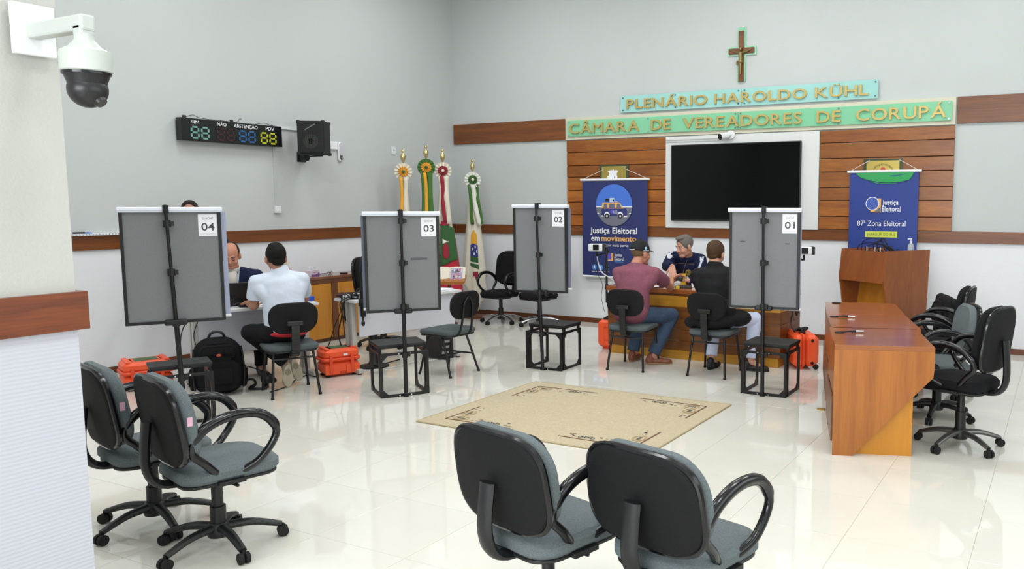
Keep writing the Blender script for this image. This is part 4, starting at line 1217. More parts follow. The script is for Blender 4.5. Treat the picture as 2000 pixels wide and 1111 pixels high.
# ------------------------------------------------------------------ chairs
def visitor_chair(label, loc, rz, kind):
    """local +y forward. kind 'bellows' = one ribbed back post; 'loop' = bent tube back."""
    t = thing('visitor_chair', label, 'chair', loc, rz, 'low plastic backed visitor chairs')
    MB().pad(0.44, 0.42, 0.05, 0.09, T(0, 0.01, 0.435), curvey=-0.25, puff=0.012).build('seat', M_GFAB2, t, smooth=True)
    MB().pad(0.425, 0.405, 0.018, 0.085, T(0, 0.01, 0.405), curvey=-0.25).build('seat_shell', M_BLACK, t, smooth=True)
    back = T(0, -0.235, 0.695) @ RZ(PI) @ RX(math.radians(83))
    MB().pad(0.40, 0.27, 0.03, 0.115, back, curve=0.35, taper=0.06).build('back_shell', M_BSHELL, t, smooth=True)
    MB().pad(0.375, 0.25, 0.03, 0.105, back @ T(0, 0, 0.022 if kind else 0.022), curve=0.35, puff=0.008, taper=0.06).build('backrest', M_GFAB2, t, smooth=True)
    r = 0.0115
    if kind == 'bellows':
        for s in (-1, 1):
            MB().tube(bez([(s * 0.195, -0.225, 0.0), (s * 0.165, -0.165, 0.36), (s * 0.16, -0.14, 0.395), (s * 0.15, -0.05, 0.40)], 5), r, 10).build('leg', M_BLACKM, t, smooth=True)
            MB().tube(bez([(s * 0.195, 0.235, 0.0), (s * 0.165, 0.185, 0.36), (s * 0.16, 0.165, 0.39), (s * 0.15, 0.05, 0.40)], 5), r, 10).build('leg', M_BLACKM, t, smooth=True)
            for y in (-0.225, 0.235):
                MB().cyl((s * 0.195, y, 0), (s * 0.194, y, 0.018), 0.0145, n=12).build('foot_cap', M_RUBBER, t, smooth=True)
        MB().tube([(-0.168, -0.175, 0.335), (0.168, -0.175, 0.335)], 0.009, 8).build('cross_bar', M_BLACKM, t, smooth=True)
        MB().tube([(-0.15, -0.05, 0.40), (0.15, -0.05, 0.40)], 0.01, 8).tube([(-0.15, 0.08, 0.40), (0.15, 0.08, 0.40)], 0.01, 8).build('seat_support', M_BLACKM, t, smooth=True)
        mb = MB()
        z = 0.40
        pts = [(-0.15, 0.375), (-0.225, 0.372), (-0.262, 0.40), (-0.272, 0.46), (-0.28, 0.52), (-0.285, 0.58), (-0.283, 0.65)]
        pp = bez([(0, y, z) for y, z in pts], 5)
        for i in range(len(pp) - 1):
            a, c = pp[i], pp[i + 1]
            w = 0.068 if i % 2 else 0.062
            mb.bar(a, c + (c - a) * 0.05, w, 0.03 if i % 2 else 0.026, (1, 0, 0)) if False else mb.bar(a, c + (c - a) * 0.05, 0.03 if i % 2 else 0.026, w, (1, 0, 0))
        mb.build('ribbed_post', M_BLACK, t)
        MB().span((-0.065, -0.30, 0.635), (0.065, -0.25, 0.675)).build('back_bracket', M_BLACK, t, bevel=0.008, seg=3)
    else:
        for s in (-1, 1):
            MB().tube(bez([(s * 0.205, -0.20, 0.0), (s * 0.17, -0.09, 0.34), (s * 0.165, -0.05, 0.385), (s * 0.16, 0.0, 0.398)], 5), r, 10).build('leg', M_BLACKM, t, smooth=True)
            MB().tube(bez([(s * 0.205, 0.20, 0.0), (s * 0.17, 0.12, 0.33), (s * 0.165, 0.06, 0.39), (s * 0.16, 0.0, 0.398)], 5), r, 10).build('leg', M_BLACKM, t, smooth=True)
            MB().tube([(s * 0.188, -0.143, 0.18), (s * 0.188, 0.163, 0.18)], 0.009, 8).build('side_stretcher', M_BLACKM, t, smooth=True)
            for y in (-0.20, 0.20):
                MB().cyl((s * 0.205, y, 0), (s * 0.204, y, 0.018), 0.0145, n=12).build('foot_cap', M_RUBBER, t, smooth=True)
            MB().cyl((s * 0.07, -0.25, 0.70), (s * 0.07, -0.272, 0.70), 0.008, n=10).build('bolt', M_CHROME, t, smooth=True)
        MB().tube([(-0.16, 0.0, 0.398), (0.16, 0.0, 0.398)], 0.01, 8).build('seat_support', M_BLACKM, t, smooth=True)
        MB().tube([(-0.188, 0, 0.18), (0.188, 0, 0.18)], 0.009, 8).build('stretcher', M_BLACKM, t, smooth=True)
        pts = [(-0.11, 0.02, 0.398), (-0.09, -0.14, 0.395), (-0.078, -0.215, 0.43), (-0.068, -0.25, 0.58), (-0.062, -0.262, 0.69), (-0.038, -0.268, 0.75), (0, -0.27, 0.77), (0.038, -0.268, 0.75), (0.062, -0.262, 0.69), (0.068, -0.25, 0.58), (0.078, -0.215, 0.43), (0.09, -0.14, 0.395), (0.11, 0.02, 0.398)]
        MB().tube(bez(pts, 6), 0.0115, 10).build('back_tube', M_BLACKM, t, smooth=True)
    return t
visitor_chair('low grey seated visitor chair under the man in the white shirt', (2.27, -4.95, 0), 1.079, 'bellows')
visitor_chair('empty grey visitor chair with bent tube back beside screen 03', (2.955, -3.64, 0), 1.54, 'loop')
visitor_chair('low grey seated visitor chair under the man in the black cap', (4.46, -2.56, 0), 0.10, 'bellows')
visitor_chair('low grey seated visitor chair under the youth in black', (5.325, -2.475, 0), 0.02, 'bellows')

def office_chair(label, loc, rz, fabric, shell=None, base_m=None, seat_z=0.46, top=0.95, w=0.46, arms=True, tag_m=None, group=None, spin=0.0):
    """swivel chair; local +y forward."""
    t = thing('office_chair', label, 'chair', loc, rz, group)
    shell = shell or M_BSHELL
    base_m = base_m or M_BLACK
    mb = MB().pad(0.445, 0.46, 0.075, 0.12, T(0, 0.02, seat_z - 0.035), curvey=-0.2, puff=0.014)
    st = mb.build('seat', fabric, t, smooth=True)
    mb = MB()
    for y in (-0.06, 0.03, 0.12):
        mb.tube(bez([(-0.17, y - 0.01, seat_z + 0.016 - 0.2 * y * y), (0, y + 0.01, seat_z + 0.0185 - 0.2 * y * y), (0.17, y - 0.01, seat_z + 0.016 - 0.2 * y * y)], 5), 0.003, 6)
    MB().pad(0.42, 0.44, 0.02, 0.11, T(0, 0.02, seat_z - 0.075), curvey=-0.2).build('seat_shell', M_BLACK, t, smooth=True)
    low = seat_z + (0.02 if w > 0.5 else 0.06)
    h = top - low
    zc = (top + low) / 2
    M = T(0, -0.235, zc) @ RZ(PI) @ RX(math.radians(82))
    bk = MB().pad(w, h, 0.035, 0.15, M @ T(0, 0, -0.012), curve=0.32, curvey=0.1, taper=-0.06).build('back_shell', shell, t, smooth=True)
    cu = MB().pad(w - 0.012, h - 0.012, 0.065, 0.145, M @ T(0, 0, 0.034), curve=0.32, curvey=0.1, puff=0.012, taper=-0.06).build('backrest', fabric, t, smooth=True)
    ol = []
    for i in range(48):
        an = 2 * PI * i / 48
        ex = 0.55
        x = (w / 2 - 0.004) * math.copysign(abs(math.cos(an)) ** ex, math.cos(an))
        y = (h / 2 - 0.004) * math.copysign(abs(math.sin(an)) ** ex, math.sin(an))
        x *= 1 - 0.06 * y / h
        ol.append(M @ Vector((x, y, -0.012 + 0.32 * x * x + 0.1 * y * y)))
    MB().tube(ol, 0.013, 8, closed=True).build('edge_trim', M_GLOSSB, bk, smooth=True)
    if tag_m:
        MB().box(M @ Vector((-w / 2 + 0.008, 0.02, 0.05)), (0.006, 0.022, 0.04)).build('pink_tag', tag_m, cu)
    MB().tube(bez([(0, -0.08, seat_z - 0.09), (0, -0.24, seat_z - 0.08), (0, -0.30, seat_z + 0.02), (0, -0.285, zc)], 6), [0.02] * 19, 8, flat=2.0).build('back_post', M_BLACK, t, smooth=True)
    if arms:
        for s in (-1, 1):
            x = s * 0.235
            pts = [(x - s * 0.04, 0.02, seat_z - 0.05), (x, 0.12, seat_z + 0.01), (x + s * 0.012, 0.195, seat_z + 0.13), (x + s * 0.012, 0.13, seat_z + 0.225), (x + s * 0.012, 0.0, seat_z + 0.245), (x + s * 0.01, -0.13, seat_z + 0.20), (x, -0.185, seat_z + 0.11), (x - s * 0.01, -0.12, seat_z + 0.03), (x - s * 0.04, -0.05, seat_z - 0.05)]
            pb = bez(pts, 6)
            rr = []
            for p in pb:
                rr.append(0.023 if p.z > seat_z + 0.15 else 0.018)
            MB().tube(pb, rr, 12).build('armrest', M_GLOSSB if base_m is not M_CHROME else M_BLACK, t, smooth=True)
            MB().span((min(x - s * 0.09, x), -0.07, seat_z - 0.085), (max(x - s * 0.09, x), 0.05, seat_z - 0.065)).build('arm_bracket', M_BLACK, t)
    MB().span((-0.09, -0.12, seat_z - 0.12), (0.09, 0.10, seat_z - 0.08)).build('tilt_mechanism', M_BLACK, t, bevel=0.008)
    MB().tube([(0.09, -0.0, seat_z - 0.10), (0.21, 0.02, seat_z - 0.105)], 0.008, 8).build('lever', M_BLACK, t, smooth=True)
    MB().lathe([(0.036, 0.10), (0.036, seat_z - 0.25), (0.026, seat_z - 0.25), (0.026, seat_z - 0.11)], 20).build('gas_lift', M_BLACK, t, smooth=True)
    MB().lathe([(0.05, 0.06), (0.055, 0.08), (0.05, 0.12), (0.04, 0.13)], 20).build('hub', M_BLACK, t, smooth=True)
    for i in range(5):
        a = spin + 2 * PI * i / 5
        d = Vector((math.cos(a), math.sin(a), 0))
        MB().tube(bez([d * 0.03 + Vector((0, 0, 0.105)), d * 0.15 + Vector((0, 0, 0.10)), d * 0.28 + Vector((0, 0, 0.062))], 5), [0.022 - 0.0008 * k for k in range(11)], 10, flat=1.3).build('leg', base_m, t, smooth=True)
        n = Vector((-d.y, d.x, 0))
        q = d * 0.285
        mb = MB()
        for s in (-1, 1):
            mb.cyl(q + n * s * 0.006 + Vector((0, 0, 0.027)), q + n * s * 0.024 + Vector((0, 0, 0.027)), 0.027, n=16)
        mb.cyl(q + Vector((0, 0, 0.03)), q + Vector((0, 0, 0.065)), 0.008, n=8)
        mb.build('caster', M_RUBBER, t, smooth=True)
    return t
M_CHR2 = mat('chrome_base', 'b9babd', 0.22, metal=0.95)
M_PINK = mat('tag_pink', 'd8a8bd', 0.7)
office_chair('black office chair with loop arms and chrome base beside the lone cream flag', (1.30, -0.62, 0), PI - 0.05, M_BFAB, base_m=M_CHR2, top=1.0, spin=0.3, group='office chairs along the back wall')
office_chair('black office chair hidden behind screen 02 with its chrome base showing', (1.93, -0.58, 0), PI - 0.25, M_BFAB, base_m=M_CHR2, top=1.0, spin=0.1, group='office chairs along the back wall')
office_chair('tall black office chair between the low cabinet and the cable table', (1.27, -2.83, 0), -PI / 2 + 0.2, M_BFAB, top=1.05, seat_z=0.5, w=0.42)
# audience row, backs to the camera
AUD = 'audience chairs in the front row'
office_chair('grey and black audience chair half behind the partition wall', (4.19, -7.38, 0), -0.25, M_GFAB, tag_m=M_PINK, top=0.89, w=0.53, group=AUD)
office_chair('grey and black audience chair with arms, second from the partition wall', (4.745, -7.41, 0), -0.26, M_GFAB, tag_m=M_PINK, top=0.89, w=0.53, group=AUD)
office_chair('grey and black audience chair overlapping the near edge of the rug', (6.62, -7.32, 0), -0.26, M_GFAB, top=0.86, w=0.53, group=AUD)
office_chair('grey and black audience chair of which only the top edge shows before the rug', (7.17, -7.24, 0), -0.24, M_GFAB, top=0.845, w=0.53, group=AUD)
# councillors' chairs behind the row of desks
CNC = 'swivel chairs behind the row of desks'
office_chair('black swivel chair at the nearest desk of the row', (7.79, -3.98, 0), 1.25, M_BFAB, base_m=mat('base_dark_steel', '6b6a68', 0.3, metal=0.8), seat_z=0.50, top=1.0, group=CNC, spin=0.5)
office_chair('grey swivel chair at the middle desk of the row', (7.53, -3.22, 0), 1.95, M_GFAB, seat_z=0.47, top=0.90, group=CNC, spin=0.2)
office_chair('black swivel chair at the far desk of the row near the lectern', (7.42, -2.38, 0), 1.5, M_BFAB, seat_z=0.48, top=0.97, group=CNC, spin=0.1)
office_chair('low black chair with a dark jacket over it beside the lectern', (7.11, -1.52, 0), 1.9, M_BFAB, seat_z=0.42, top=0.74, arms=False, group=CNC, spin=0.4)

# ------------------------------------------------------------------ row of desks
def desk_unit(label, A, rz, L=0.80, W=0.64, H=0.75, near=False):
    """A: near front corner on the floor; local x across (to the user side), +y away."""
    t = thing('council_desk', label, 'desk', (A[0], A[1], 0), rz, 'council desks in a row')
    MB().span((0, 0.0, H - 0.03), (W, L - 0.004, H)).build('desk_top', M_DESKT, t, bevel=0.002)
    prof = [(0, 0), (0.13, 0), (W - 0.005, 0.55), (W, 0.61), (W, H - 0.03), (0, H - 0.03)]
    M = Matrix(((1, 0, 0, 0), (0, 0, 1, 0), (0, 1, 0, 0), (0, 0, 0, 1)))
    MB().prism(prof, 0.0, 0.02, M).build('end_panel', M_DESK, t, bevel=0.001)
    MB().prism(prof, L - 0.026, L - 0.006, M).build('end_panel', M_DESK, t, bevel=0.001)
    MB().span((0.0, 0.02, 0.40), (0.018, L - 0.026, H - 0.03)).build('front_panel', M_DESK, t)
    MB().span((-0.012, 0.03, 0.09), (0.0, L - 0.03, 0.39)).build('front_panel', M_DARKW, t)
    MB().span((0.02, 0.05, 0), (0.035, L - 0.05, 0.62)).build('yellow_panel', M_YEL, t)
    MB().span((0.15, 0.06, 0), (0.52, 0.078, 0.62)).build('yellow_panel', M_YEL, t)
    MB().span((0.02, 0.06, 0.60), (W - 0.03, L - 0.05, 0.615)).build('under_shelf', M_YEL2, t)
    return t
desk_unit('council desk nearest the camera with a big slanted wooden end', (7.05, -4.58), 0.30)
desk_unit('council desk in the middle of the row of three', (6.848, -3.835), 0.31)
desk_unit('council desk farthest along the row in front of the lectern', (6.60, -3.06), 0.28, L=0.83)
def mic_lead(label, p, rz, n=1):
    t = thing('microphone_lead', label, 'cable', (p[0], p[1], 0.75), rz)
    MB().cyl((0.0, 0, 0.012), (0.055, 0.0, 0.012), 0.0095, 0.0085, n=14).build('plug', M_CHROME, t, smooth=True)
    MB().cyl((-0.045, 0, 0.012), (0.0, 0, 0.012), 0.006, 0.0085, n=12).build('strain_relief', M_CABLE, t, smooth=True)
    MB().tube(bez([(-0.045, 0, 0.011), (-0.08, -0.004, 0.008), (-0.115, 0.008, 0.005), (-0.14, 0.0, 0.004), (-0.12, -0.018, 0.004), (-0.10, -0.006, 0.006)], 6), 0.0045, 8).build('lead', M_CABLE, t, smooth=True)
    MB().cyl((-0.115, 0, 0), (-0.115, 0, 0.004), 0.034, n=24).build('grommet', M_RUBBER, t, smooth=True)
mic_lead('black microphone lead with silver plug on the nearest council desk', (7.06, -4.02), 0.35)
mic_lead('black microphone lead with silver plug on the middle council desk', (6.82, -3.24), 0.05)
tag(MB().cyl((6.49, -2.32, 0.75), (6.49, -2.32, 0.757), 0.04, n=24).build('cable_grommet', M_RUBBER, smooth=True), 'flat black cable grommet on the farthest council desk', 'grommet')
tag(MB().span((-0.03, -0.02, 0), (0.03, 0.02, 0.012)).build('floor_socket', M_GOLD, loc=(6.66, -3.42, 0)), 'tiny brass floor plate by the foot of the council desks', 'floor plate')

# ------------------------------------------------------------------ lectern (front edge from A to B)
A, B_ = Vector((6.139, -0.741, 0)), Vector((6.709, -1.113, 0))
t = thing('lectern', 'tall brown wooden lectern with a yellow recess below the zone banner', 'lectern', ((A + B_) / 2), math.atan2(B_.y - A.y, B_.x - A.x))
W2 = (B_ - A).length / 2
H = 1.18
D = 0.655
Mx = Matrix(((0, 0, 1, 0), (1, 0, 0, 0), (0, 1, 0, 0), (0, 0, 0, 1)))    # (y,z) profile, extruded in x
prof = [(0.10, 0), (D - 0.05, 0), (D, H), (0.0, H), (-0.035, 0.86), (0.0, 0.70)]
MB().prism(prof, -W2, -W2 + 0.022, Mx).build('side_panel', M_LECT, t, bevel=0.002)
MB().prism(prof, W2 - 0.022, W2, Mx).build('side_panel', M_LECT, t, bevel=0.002)
MB().prism([(0.002, H - 0.01), (0.022, H - 0.01), (-0.012, 0.835), (-0.032, 0.835)], -W2 + 0.022, W2 - 0.022, Mx).build('fascia', M_LECT, t)
MB().prism([(0.30, 0.84), (-0.03, 0.835), (-0.03, 0.85), (0.30, 0.855)], -W2 + 0.022, W2 - 0.022, Mx).build('fascia_soffit', M_LECT, t)
MB().prism([(0.15, 0.0), (0.17, 0.0), (0.30, 0.85), (0.28, 0.85)], -W2 + 0.022, W2 - 0.022, Mx).build('yellow_panel', M_YEL, t)
MB().span((-W2 + 0.022, 0.02, H - 0.06), (W2 - 0.022, D - 0.05, H - 0.04)).build('reading_top', M_DESKT, t)
# bundle of microphone leads on the lectern
lc = thing('microphone_bundle', 'tangle of black microphone cables arching over the lectern top', 'cables', (t.location.x, t.location.y, H - 0.04), t.rotation_euler.z)
for i in range(8):
    x0 = -0.26 + 0.052 * i
    x1 = 0.12 + 0.025 * (i % 4)
    top_z = 0.11 + 0.05 * math.sin(i * 1.7)
    MB().tube(bez([(x0, 0.16 + 0.015 * i, 0.006), (x0 + 0.02, 0.18, top_z * 0.75), ((x0 + x1) / 2, 0.2 + 0.01 * i, top_z), (x1 - 0.02, 0.22, 0.07), (x1 + 0.05, 0.24, 0.02), (x1 + 0.10, 0.26, 0.007)], 7), 0.0048, 8).build('lead', M_CABLE, lc, smooth=True)
MB().tube(bez([(0.08, 0.1, 0.02), (0.10, 0.12, 0.12), (0.14, 0.14, 0.17), (0.18, 0.15, 0.12), (0.22, 0.2, 0.02)], 7), 0.005, 8).build('lead', M_CABLE, lc, smooth=True)
for x in (0.0, 0.12, 0.20):
    MB().cyl((x, 0.05, 0), (x, 0.05, 0.075), 0.009, n=14).build('plug', M_CHROME, lc, smooth=True)
MB().tube([(0.26 + 0.022 * math.cos(a), 0.25, 0.028 + 0.022 * math.sin(a)) for a in [2 * PI * i / 18 for i in range(18)]], 0.006, 8, closed=True).build('coil', M_CABLE, lc, smooth=True)
Rl = Matrix.Rotation(t.rotation_euler.z, 4, 'Z')
pp = t.location + Rl @ Vector((W2 - 0.06, 0.42, H - 0.04))
s_ = thing('sanitizer_bottle', 'clear pump bottle of hand gel on the lectern corner', 'bottle', pp)
MB().lathe([(0.03, 0), (0.034, 0.008), (0.034, 0.085), (0.024, 0.105), (0.013, 0.112)], 20).build('bottle_body', mat('clear_gel', 'c9d3dc', 0.08, trans=0.5), s_, smooth=True)
MB().cyl((0, 0, 0.112), (0, 0, 0.135), 0.014, n=14).cyl((0, 0, 0.135), (0, 0, 0.16), 0.005, n=8).bar((0.01, 0, 0.162), (-0.035, 0, 0.158), 0.014, 0.012).build('pump', M_WHITE, s_, smooth=True)

# ------------------------------------------------------------------ main registration desk (front at y=-1.96)
t = thing('main_desk', 'long dark plank fronted desk with a yellow band beneath its top', 'desk', (4.82, -1.96, 0))
MB().span((-1.03, 0.0, 0.71), (1.01, 0.71, 0.76)).build('desk_top', M_DESKT, t, bevel=0.004)
MB().span((-1.0, 0.02, 0.685), (1.0, 0.70, 0.71)).build('top_edge', M_DARKW, t)
MB().span((-1.005, 0.012, 0.57), (1.005, 0.70, 0.685)).build('yellow_band', M_YEL2, t, bevel=0.002)
for i, (z0, z1) in enumerate(((0.445, 0.57), (0.325, 0.442), (0.205, 0.322), (0.095, 0.202))):
    d = 0.004 * i
    MB().span((-1.01, d, z0), (1.01, d + 0.02, z1)).build('plank', M_DARKW, t, bevel=0.003)
    MB().span((0.99, d + 0.02, z0), (1.01 - d * 0.5, 0.70, z1)).build('plank', M_DARKW, t, bevel=0.003)
    MB().span((-1.01 + d * 0.5, d + 0.02, z0), (-0.99, 0.70, z1)).build('plank', M_DARKW, t, bevel=0.003)
MB().span((-0.99, 0.02, 0), (0.99, 0.69, 0.094)).build('plinth', M_YEL2, t)
DZ = 0.76
t = thing('paper_stack', 'loose white papers lying on the main desk', 'papers', (4.40, -1.72, DZ), 0.3)
for k in range(4):
    o = MB().span((-0.105, -0.148, k * 0.0022), (0.105, 0.148, k * 0.0022 + 0.002)).build('sheet', M_PAPER, t)
    o.rotation_euler = (0, 0, random.uniform(-0.25, 0.25))
t = thing('yellow_card_stand', 'small bright yellow upright card stand on the main desk', 'stand', (4.535, -1.50, DZ), 0.35)
MB().span((-0.028, -0.008, 0.0), (0.032, 0.008, 0.13)).build('yellow_card', mat('card_yellow', 'd8b021', 0.5), t, bevel=0.002)
MB().span((-0.035, -0.03, 0), (0.035, 0.03, 0.008)).build('foot', mat('card_yellow', 'd8b021', 0.5), t)
t = thing('fingerprint_reader', 'black fingerprint reader held between the two men at the desk', 'reader', (4.593, -1.735, 0.845), 0.3)
MB().span((-0.038, -0.03, -0.012), (0.038, 0.03, 0.030)).build('body', M_BLACK, t, bevel=0.012, seg=3)
MB().span((-0.018, -0.018, 0.03), (0.018, 0.018, 0.033)).build('glass_pad', mat('reader_blue', '5b7fae', 0.15), t)
t = thing('keypad', 'flat black keypad under the yellow card stand', 'keypad', (4.67, -1.79, DZ), 0.3)
MB().span((-0.09, -0.05, 0), (0.09, 0.05, 0.024)).build('body', M_BLACK, t, bevel=0.006)
for i in range(4):
    for k in range(3):
        MB().span((-0.07 + i * 0.035, -0.035 + k * 0.026, 0.024), (-0.045 + i * 0.035, -0.018 + k * 0.026, 0.028)).build('key', mat('key_grey', '3b3c40', 0.5), t)
tag(MB().span((-0.02, -0.015, 0), (0.02, 0.015, 0.035)).build('eraser', mat('eraser_yellow', 'cfae28', 0.6), bevel=0.003, loc=(4.665, -1.93, DZ)), 'tiny yellow block at the front edge of the main desk', 'block')
t = thing('white_adapter', 'small pale adapter lying by the youth in black on the main desk', 'adapter', (4.74, -1.66, DZ), 0.4)
MB().span((-0.03, -0.03, 0), (0.03, 0.03, 0.045)).build('body', M_WHITE, t, bevel=0.006)
MB().tube(bez([(0.03, 0, 0.01), (0.07, 0.01, 0.006), (0.1, 0.05, 0.004)], 5), 0.003, 6).build('lead', M_WCABLE, t)

# face camera on a clamp pole at the desk's near corner
def face_camera(label, base, pole_h, arm, head_rz, foot_z, long_lead=True):
    t = thing('face_camera', label, 'camera', base)
    MB().cyl((0, 0, foot_z), (0, 0, pole_h), 0.0125, n=12).build('pole', M_BLACKM, t, smooth=True)
    for z in (0.20, pole_h - 0.05, -0.02):
        MB().tube([(0, 0, z - 0.03), (0, 0, z + 0.03)], 0.02, 12).box((0.02, 0.0, z), (0.035, 0.02, 0.02)).build('clamp', M_BLACK, t, smooth=True)
    MB().bar((0, 0, pole_h - 0.06), arm + Vector((0, 0, -0.06)), 0.016, 0.016).bar(arm + Vector((0, 0, -0.065)), arm, 0.02, 0.02).build('arm', M_BLACKM, t)
    h = MB().span((-0.09, -0.05, -0.04), (0.085, 0.05, 0.04)).build('camera_head', M_WHITE, t, bevel=0.012, seg=3, loc=arm + Vector((0, 0, 0.035)))
    h.rotation_euler = (0, 0, head_rz)
    MB().span((-0.035, -0.056, -0.03), (0.032, -0.048, 0.034)).build('black_face', M_GLOSSB, h, bevel=0.002)
    MB().cyl((0.0, -0.06, 0.0), (0.0, -0.054, 0.0), 0.02, n=18).build('lens', M_GLOSSB, h, smooth=True)
    MB().span((0.07, -0.052, -0.041), (0.105, 0.052, 0.042)).build('black_cheek', M_BLACK, h, bevel=0.006)
    if long_lead:
        MB().tube(bez([arm + Vector((-0.02, 0.03, -0.02)), arm + Vector((0.0, 0.02, -0.12)), arm + Vector((0.06, 0.0, -0.24)), arm + Vector((0.16, 0.0, -0.30)), Vector((0.10, 0.05, 0.03)), Vector((0.16, 0.1, 0.01))], 7), 0.006, 8).build('white_cable', M_WCABLE, t, smooth=True)
    MB().tube(bez([arm + Vector((-0.05, 0.02, -0.03)), arm + Vector((-0.05, 0.02, -0.2)), Vector((-0.06, 0.0, 0.02)), Vector((-0.07, 0, -0.14)), Vector((-0.02, -0.02, -0.30))], 7), 0.003, 6).build('black_cable', M_CABLE, t, smooth=True)
    return t
face_camera('white and black face camera on a clamp pole before the van banner', (3.765, -1.90, 0.76), 0.43, Vector((-0.115, -0.02, 0.39)), 0.35, -0.2)
face_camera('white and black face camera peeping out behind screen 01', (5.90, -1.62, 0.76), 0.40, Vector((0.07, -0.02, 0.40)), 0.5, -0.25, False)
# cables of that second camera
tag(MB().tube(bez([(5.93, -1.60, 0.98), (5.90, -1.62, 0.80), (5.885, -1.65, 0.62), (5.87, -1.72, 0.50), (5.90, -1.80, 0.42), (5.96, -1.78, 0.33)], 7), 0.0045, 8).tube(bez([(5.92, -1.60, 0.95), (5.88, -1.63, 0.78), (5.90, -1.66, 0.60), (5.95, -1.70, 0.55), (5.91, -1.74, 0.62), (5.88, -1.76, 0.45)], 7), 0.0045, 8).build('hanging_cable', M_CABLE, smooth=True), 'black cables hanging at the desk end behind screen 01', 'cable')
# coil of leads by the first camera
tag(MB().tube([(3.90 + 0.035 * math.cos(a), -1.84 + 0.01 * math.sin(a * 3), DZ + 0.045 + 0.038 * math.sin(a)) for a in [2 * PI * i / 24 for i in range(24)]], 0.007, 8, closed=True).tube([(3.93 + 0.03 * math.cos(a), -1.80, DZ + 0.04 + 0.033 * math.sin(a)) for a in [2 * PI * i / 24 for i in range(24)]], 0.007, 8, closed=True).build('cable_coil', M_CABLE, smooth=True), 'coiled black lead on the desk corner behind the capped man', 'cable')

# ------------------------------------------------------------------ orange transit cases
def orange_case(label, loc, rz, W, D, H, wheels=False, upright=False):
    """local x wide, y deep; a lidded case with ribs, latches and feet."""
    t = thing('transit_case', label, 'case', loc, rz, 'orange transit cases')
    if not upright:
        s = 0.62 * H
        MB().pad(W - 0.03, D - 0.03, s, 0.05, T(0, 0, s / 2 + 0.004), taper=0.0).build('case_body', M_ORANGE, t, smooth=True)
        MB().pad(W, D, 0.035, 0.055, T(0, 0, s + 0.0)).build('rim', M_ORANGE2, t, smooth=True)
        MB().pad(W - 0.02, D - 0.02, H - s, 0.06, T(0, 0, s + (H - s) / 2)).build('lid', M_ORANGE, t, smooth=True)
        MB().span((-W * 0.22, -D * 0.24, H - 0.006), (W * 0.22, D * 0.24, H + 0.003)).build('green_label', mat('label_green', '44603a', 0.6), t, bevel=0.001)
        for x in (-W * 0.36, W * 0.36):
            MB().span((x - 0.02, -D / 2 + 0.03, H - 0.008), (x + 0.02, D / 2 - 0.03, H + 0.008)).build('lid_rib', M_ORANGE, t, bevel=0.006)
        for x in (-W * 0.30, W * 0.25):
            MB().span((x - 0.015, -D / 2 - 0.006, s * 0.25), (x + 0.015, -D / 2 + 0.03, s + 0.05)).build('latch', M_ORANGE2, t, bevel=0.004)
        MB().span((W * 0.02, -D / 2 - 0.002, s + 0.035), (W * 0.02 + 0.04, -D / 2 + 0.03, s + 0.055)).build('white_tag', M_PAPER, t)
        MB().span((W * 0.1, -D / 2 + 0.006, 0.03), (W * 0.45, -D / 2 + 0.013, s * 0.7)).build('raised_panel', M_ORANGE, t, bevel=0.003)
        MB().span((-W * 0.45, -D / 2 + 0.006, 0.03), (-W * 0.08, -D / 2 + 0.013, s * 0.7)).build('raised_panel', M_ORANGE, t, bevel=0.003)
        for x in (-W / 2 + 0.06, W / 2 - 0.06):
            for y in (-D / 2 + 0.06, D / 2 - 0.06):
                MB().cyl((x, y, 0), (x, y, 0.012), 0.022, n=12).build('foot', M_RUBBER, t)
    else:
        # stands on its narrow side: lid and base are front and rear halves, wheels at the bottom
        R = RX(PI / 2)
        MB().pad(W, H - 0.03, D * 0.62, 0.06, T(0, D * 0.19, H / 2 + 0.012) @ R).build('case_body', M_ORANGE, t, smooth=True)
        MB().pad(W + 0.012, H - 0.018, 0.03, 0.06, T(0, -D * 0.12, H / 2 + 0.012) @ R).build('rim', M_ORANGE2, t, smooth=True)
        MB().pad(W, H - 0.03, D * 0.40, 0.06, T(0, -D * 0.30, H / 2 + 0.012) @ R).build('lid', M_ORANGE, t, smooth=True)
        for x in (-W * 0.27, W * 0.27):
            MB().span((x - 0.02, -D / 2 - 0.004, 0.05), (x + 0.02, -D / 2 + 0.02, H - 0.06)).build('lid_rib', M_ORANGE, t, bevel=0.006)
        MB().tube(bez([(-0.08, -0.02, H - 0.006), (-0.06, -0.02, H + 0.03), (0.06, -0.02, H + 0.03), (0.08, -0.02, H - 0.006)], 6), 0.010, 10).build('handle', M_BLACK, t, smooth=True)
        MB().span((-0.10, -0.05, H - 0.01), (-0.05, 0.01, H + 0.02)).span((0.05, -0.05, H - 0.01), (0.10, 0.01, H + 0.02)).build('handle_mount', M_BLACK, t, bevel=0.004)
        for x in (-W / 2 + 0.03, W / 2 - 0.03):
            MB().cyl((x - 0.015, D * 0.36, 0.028), (x + 0.015, D * 0.36, 0.028), 0.028, n=18).build('wheel', M_RUBBER, t, smooth=True)
        for x in (-1, 1):
            for z in (0.07, H - 0.06):
                MB().cyl((x * (W / 2 - 0.008), D * 0.2, z), (x * (W / 2 + 0.006), D * 0.2, z), 0.016, n=14).build('side_bumper', M_RUBBER, t, smooth=True)
        MB().span((-W / 2 + 0.05, -D * 0.3, 0), (W / 2 - 0.05, -D * 0.1, 0.03)).build('stand_foot', M_ORANGE2, t)
    return t
orange_case('closed orange transit case with green label beside the white shirt man', (2.03, -4.20, 0), 1.16, 0.37, 0.29, 0.275)
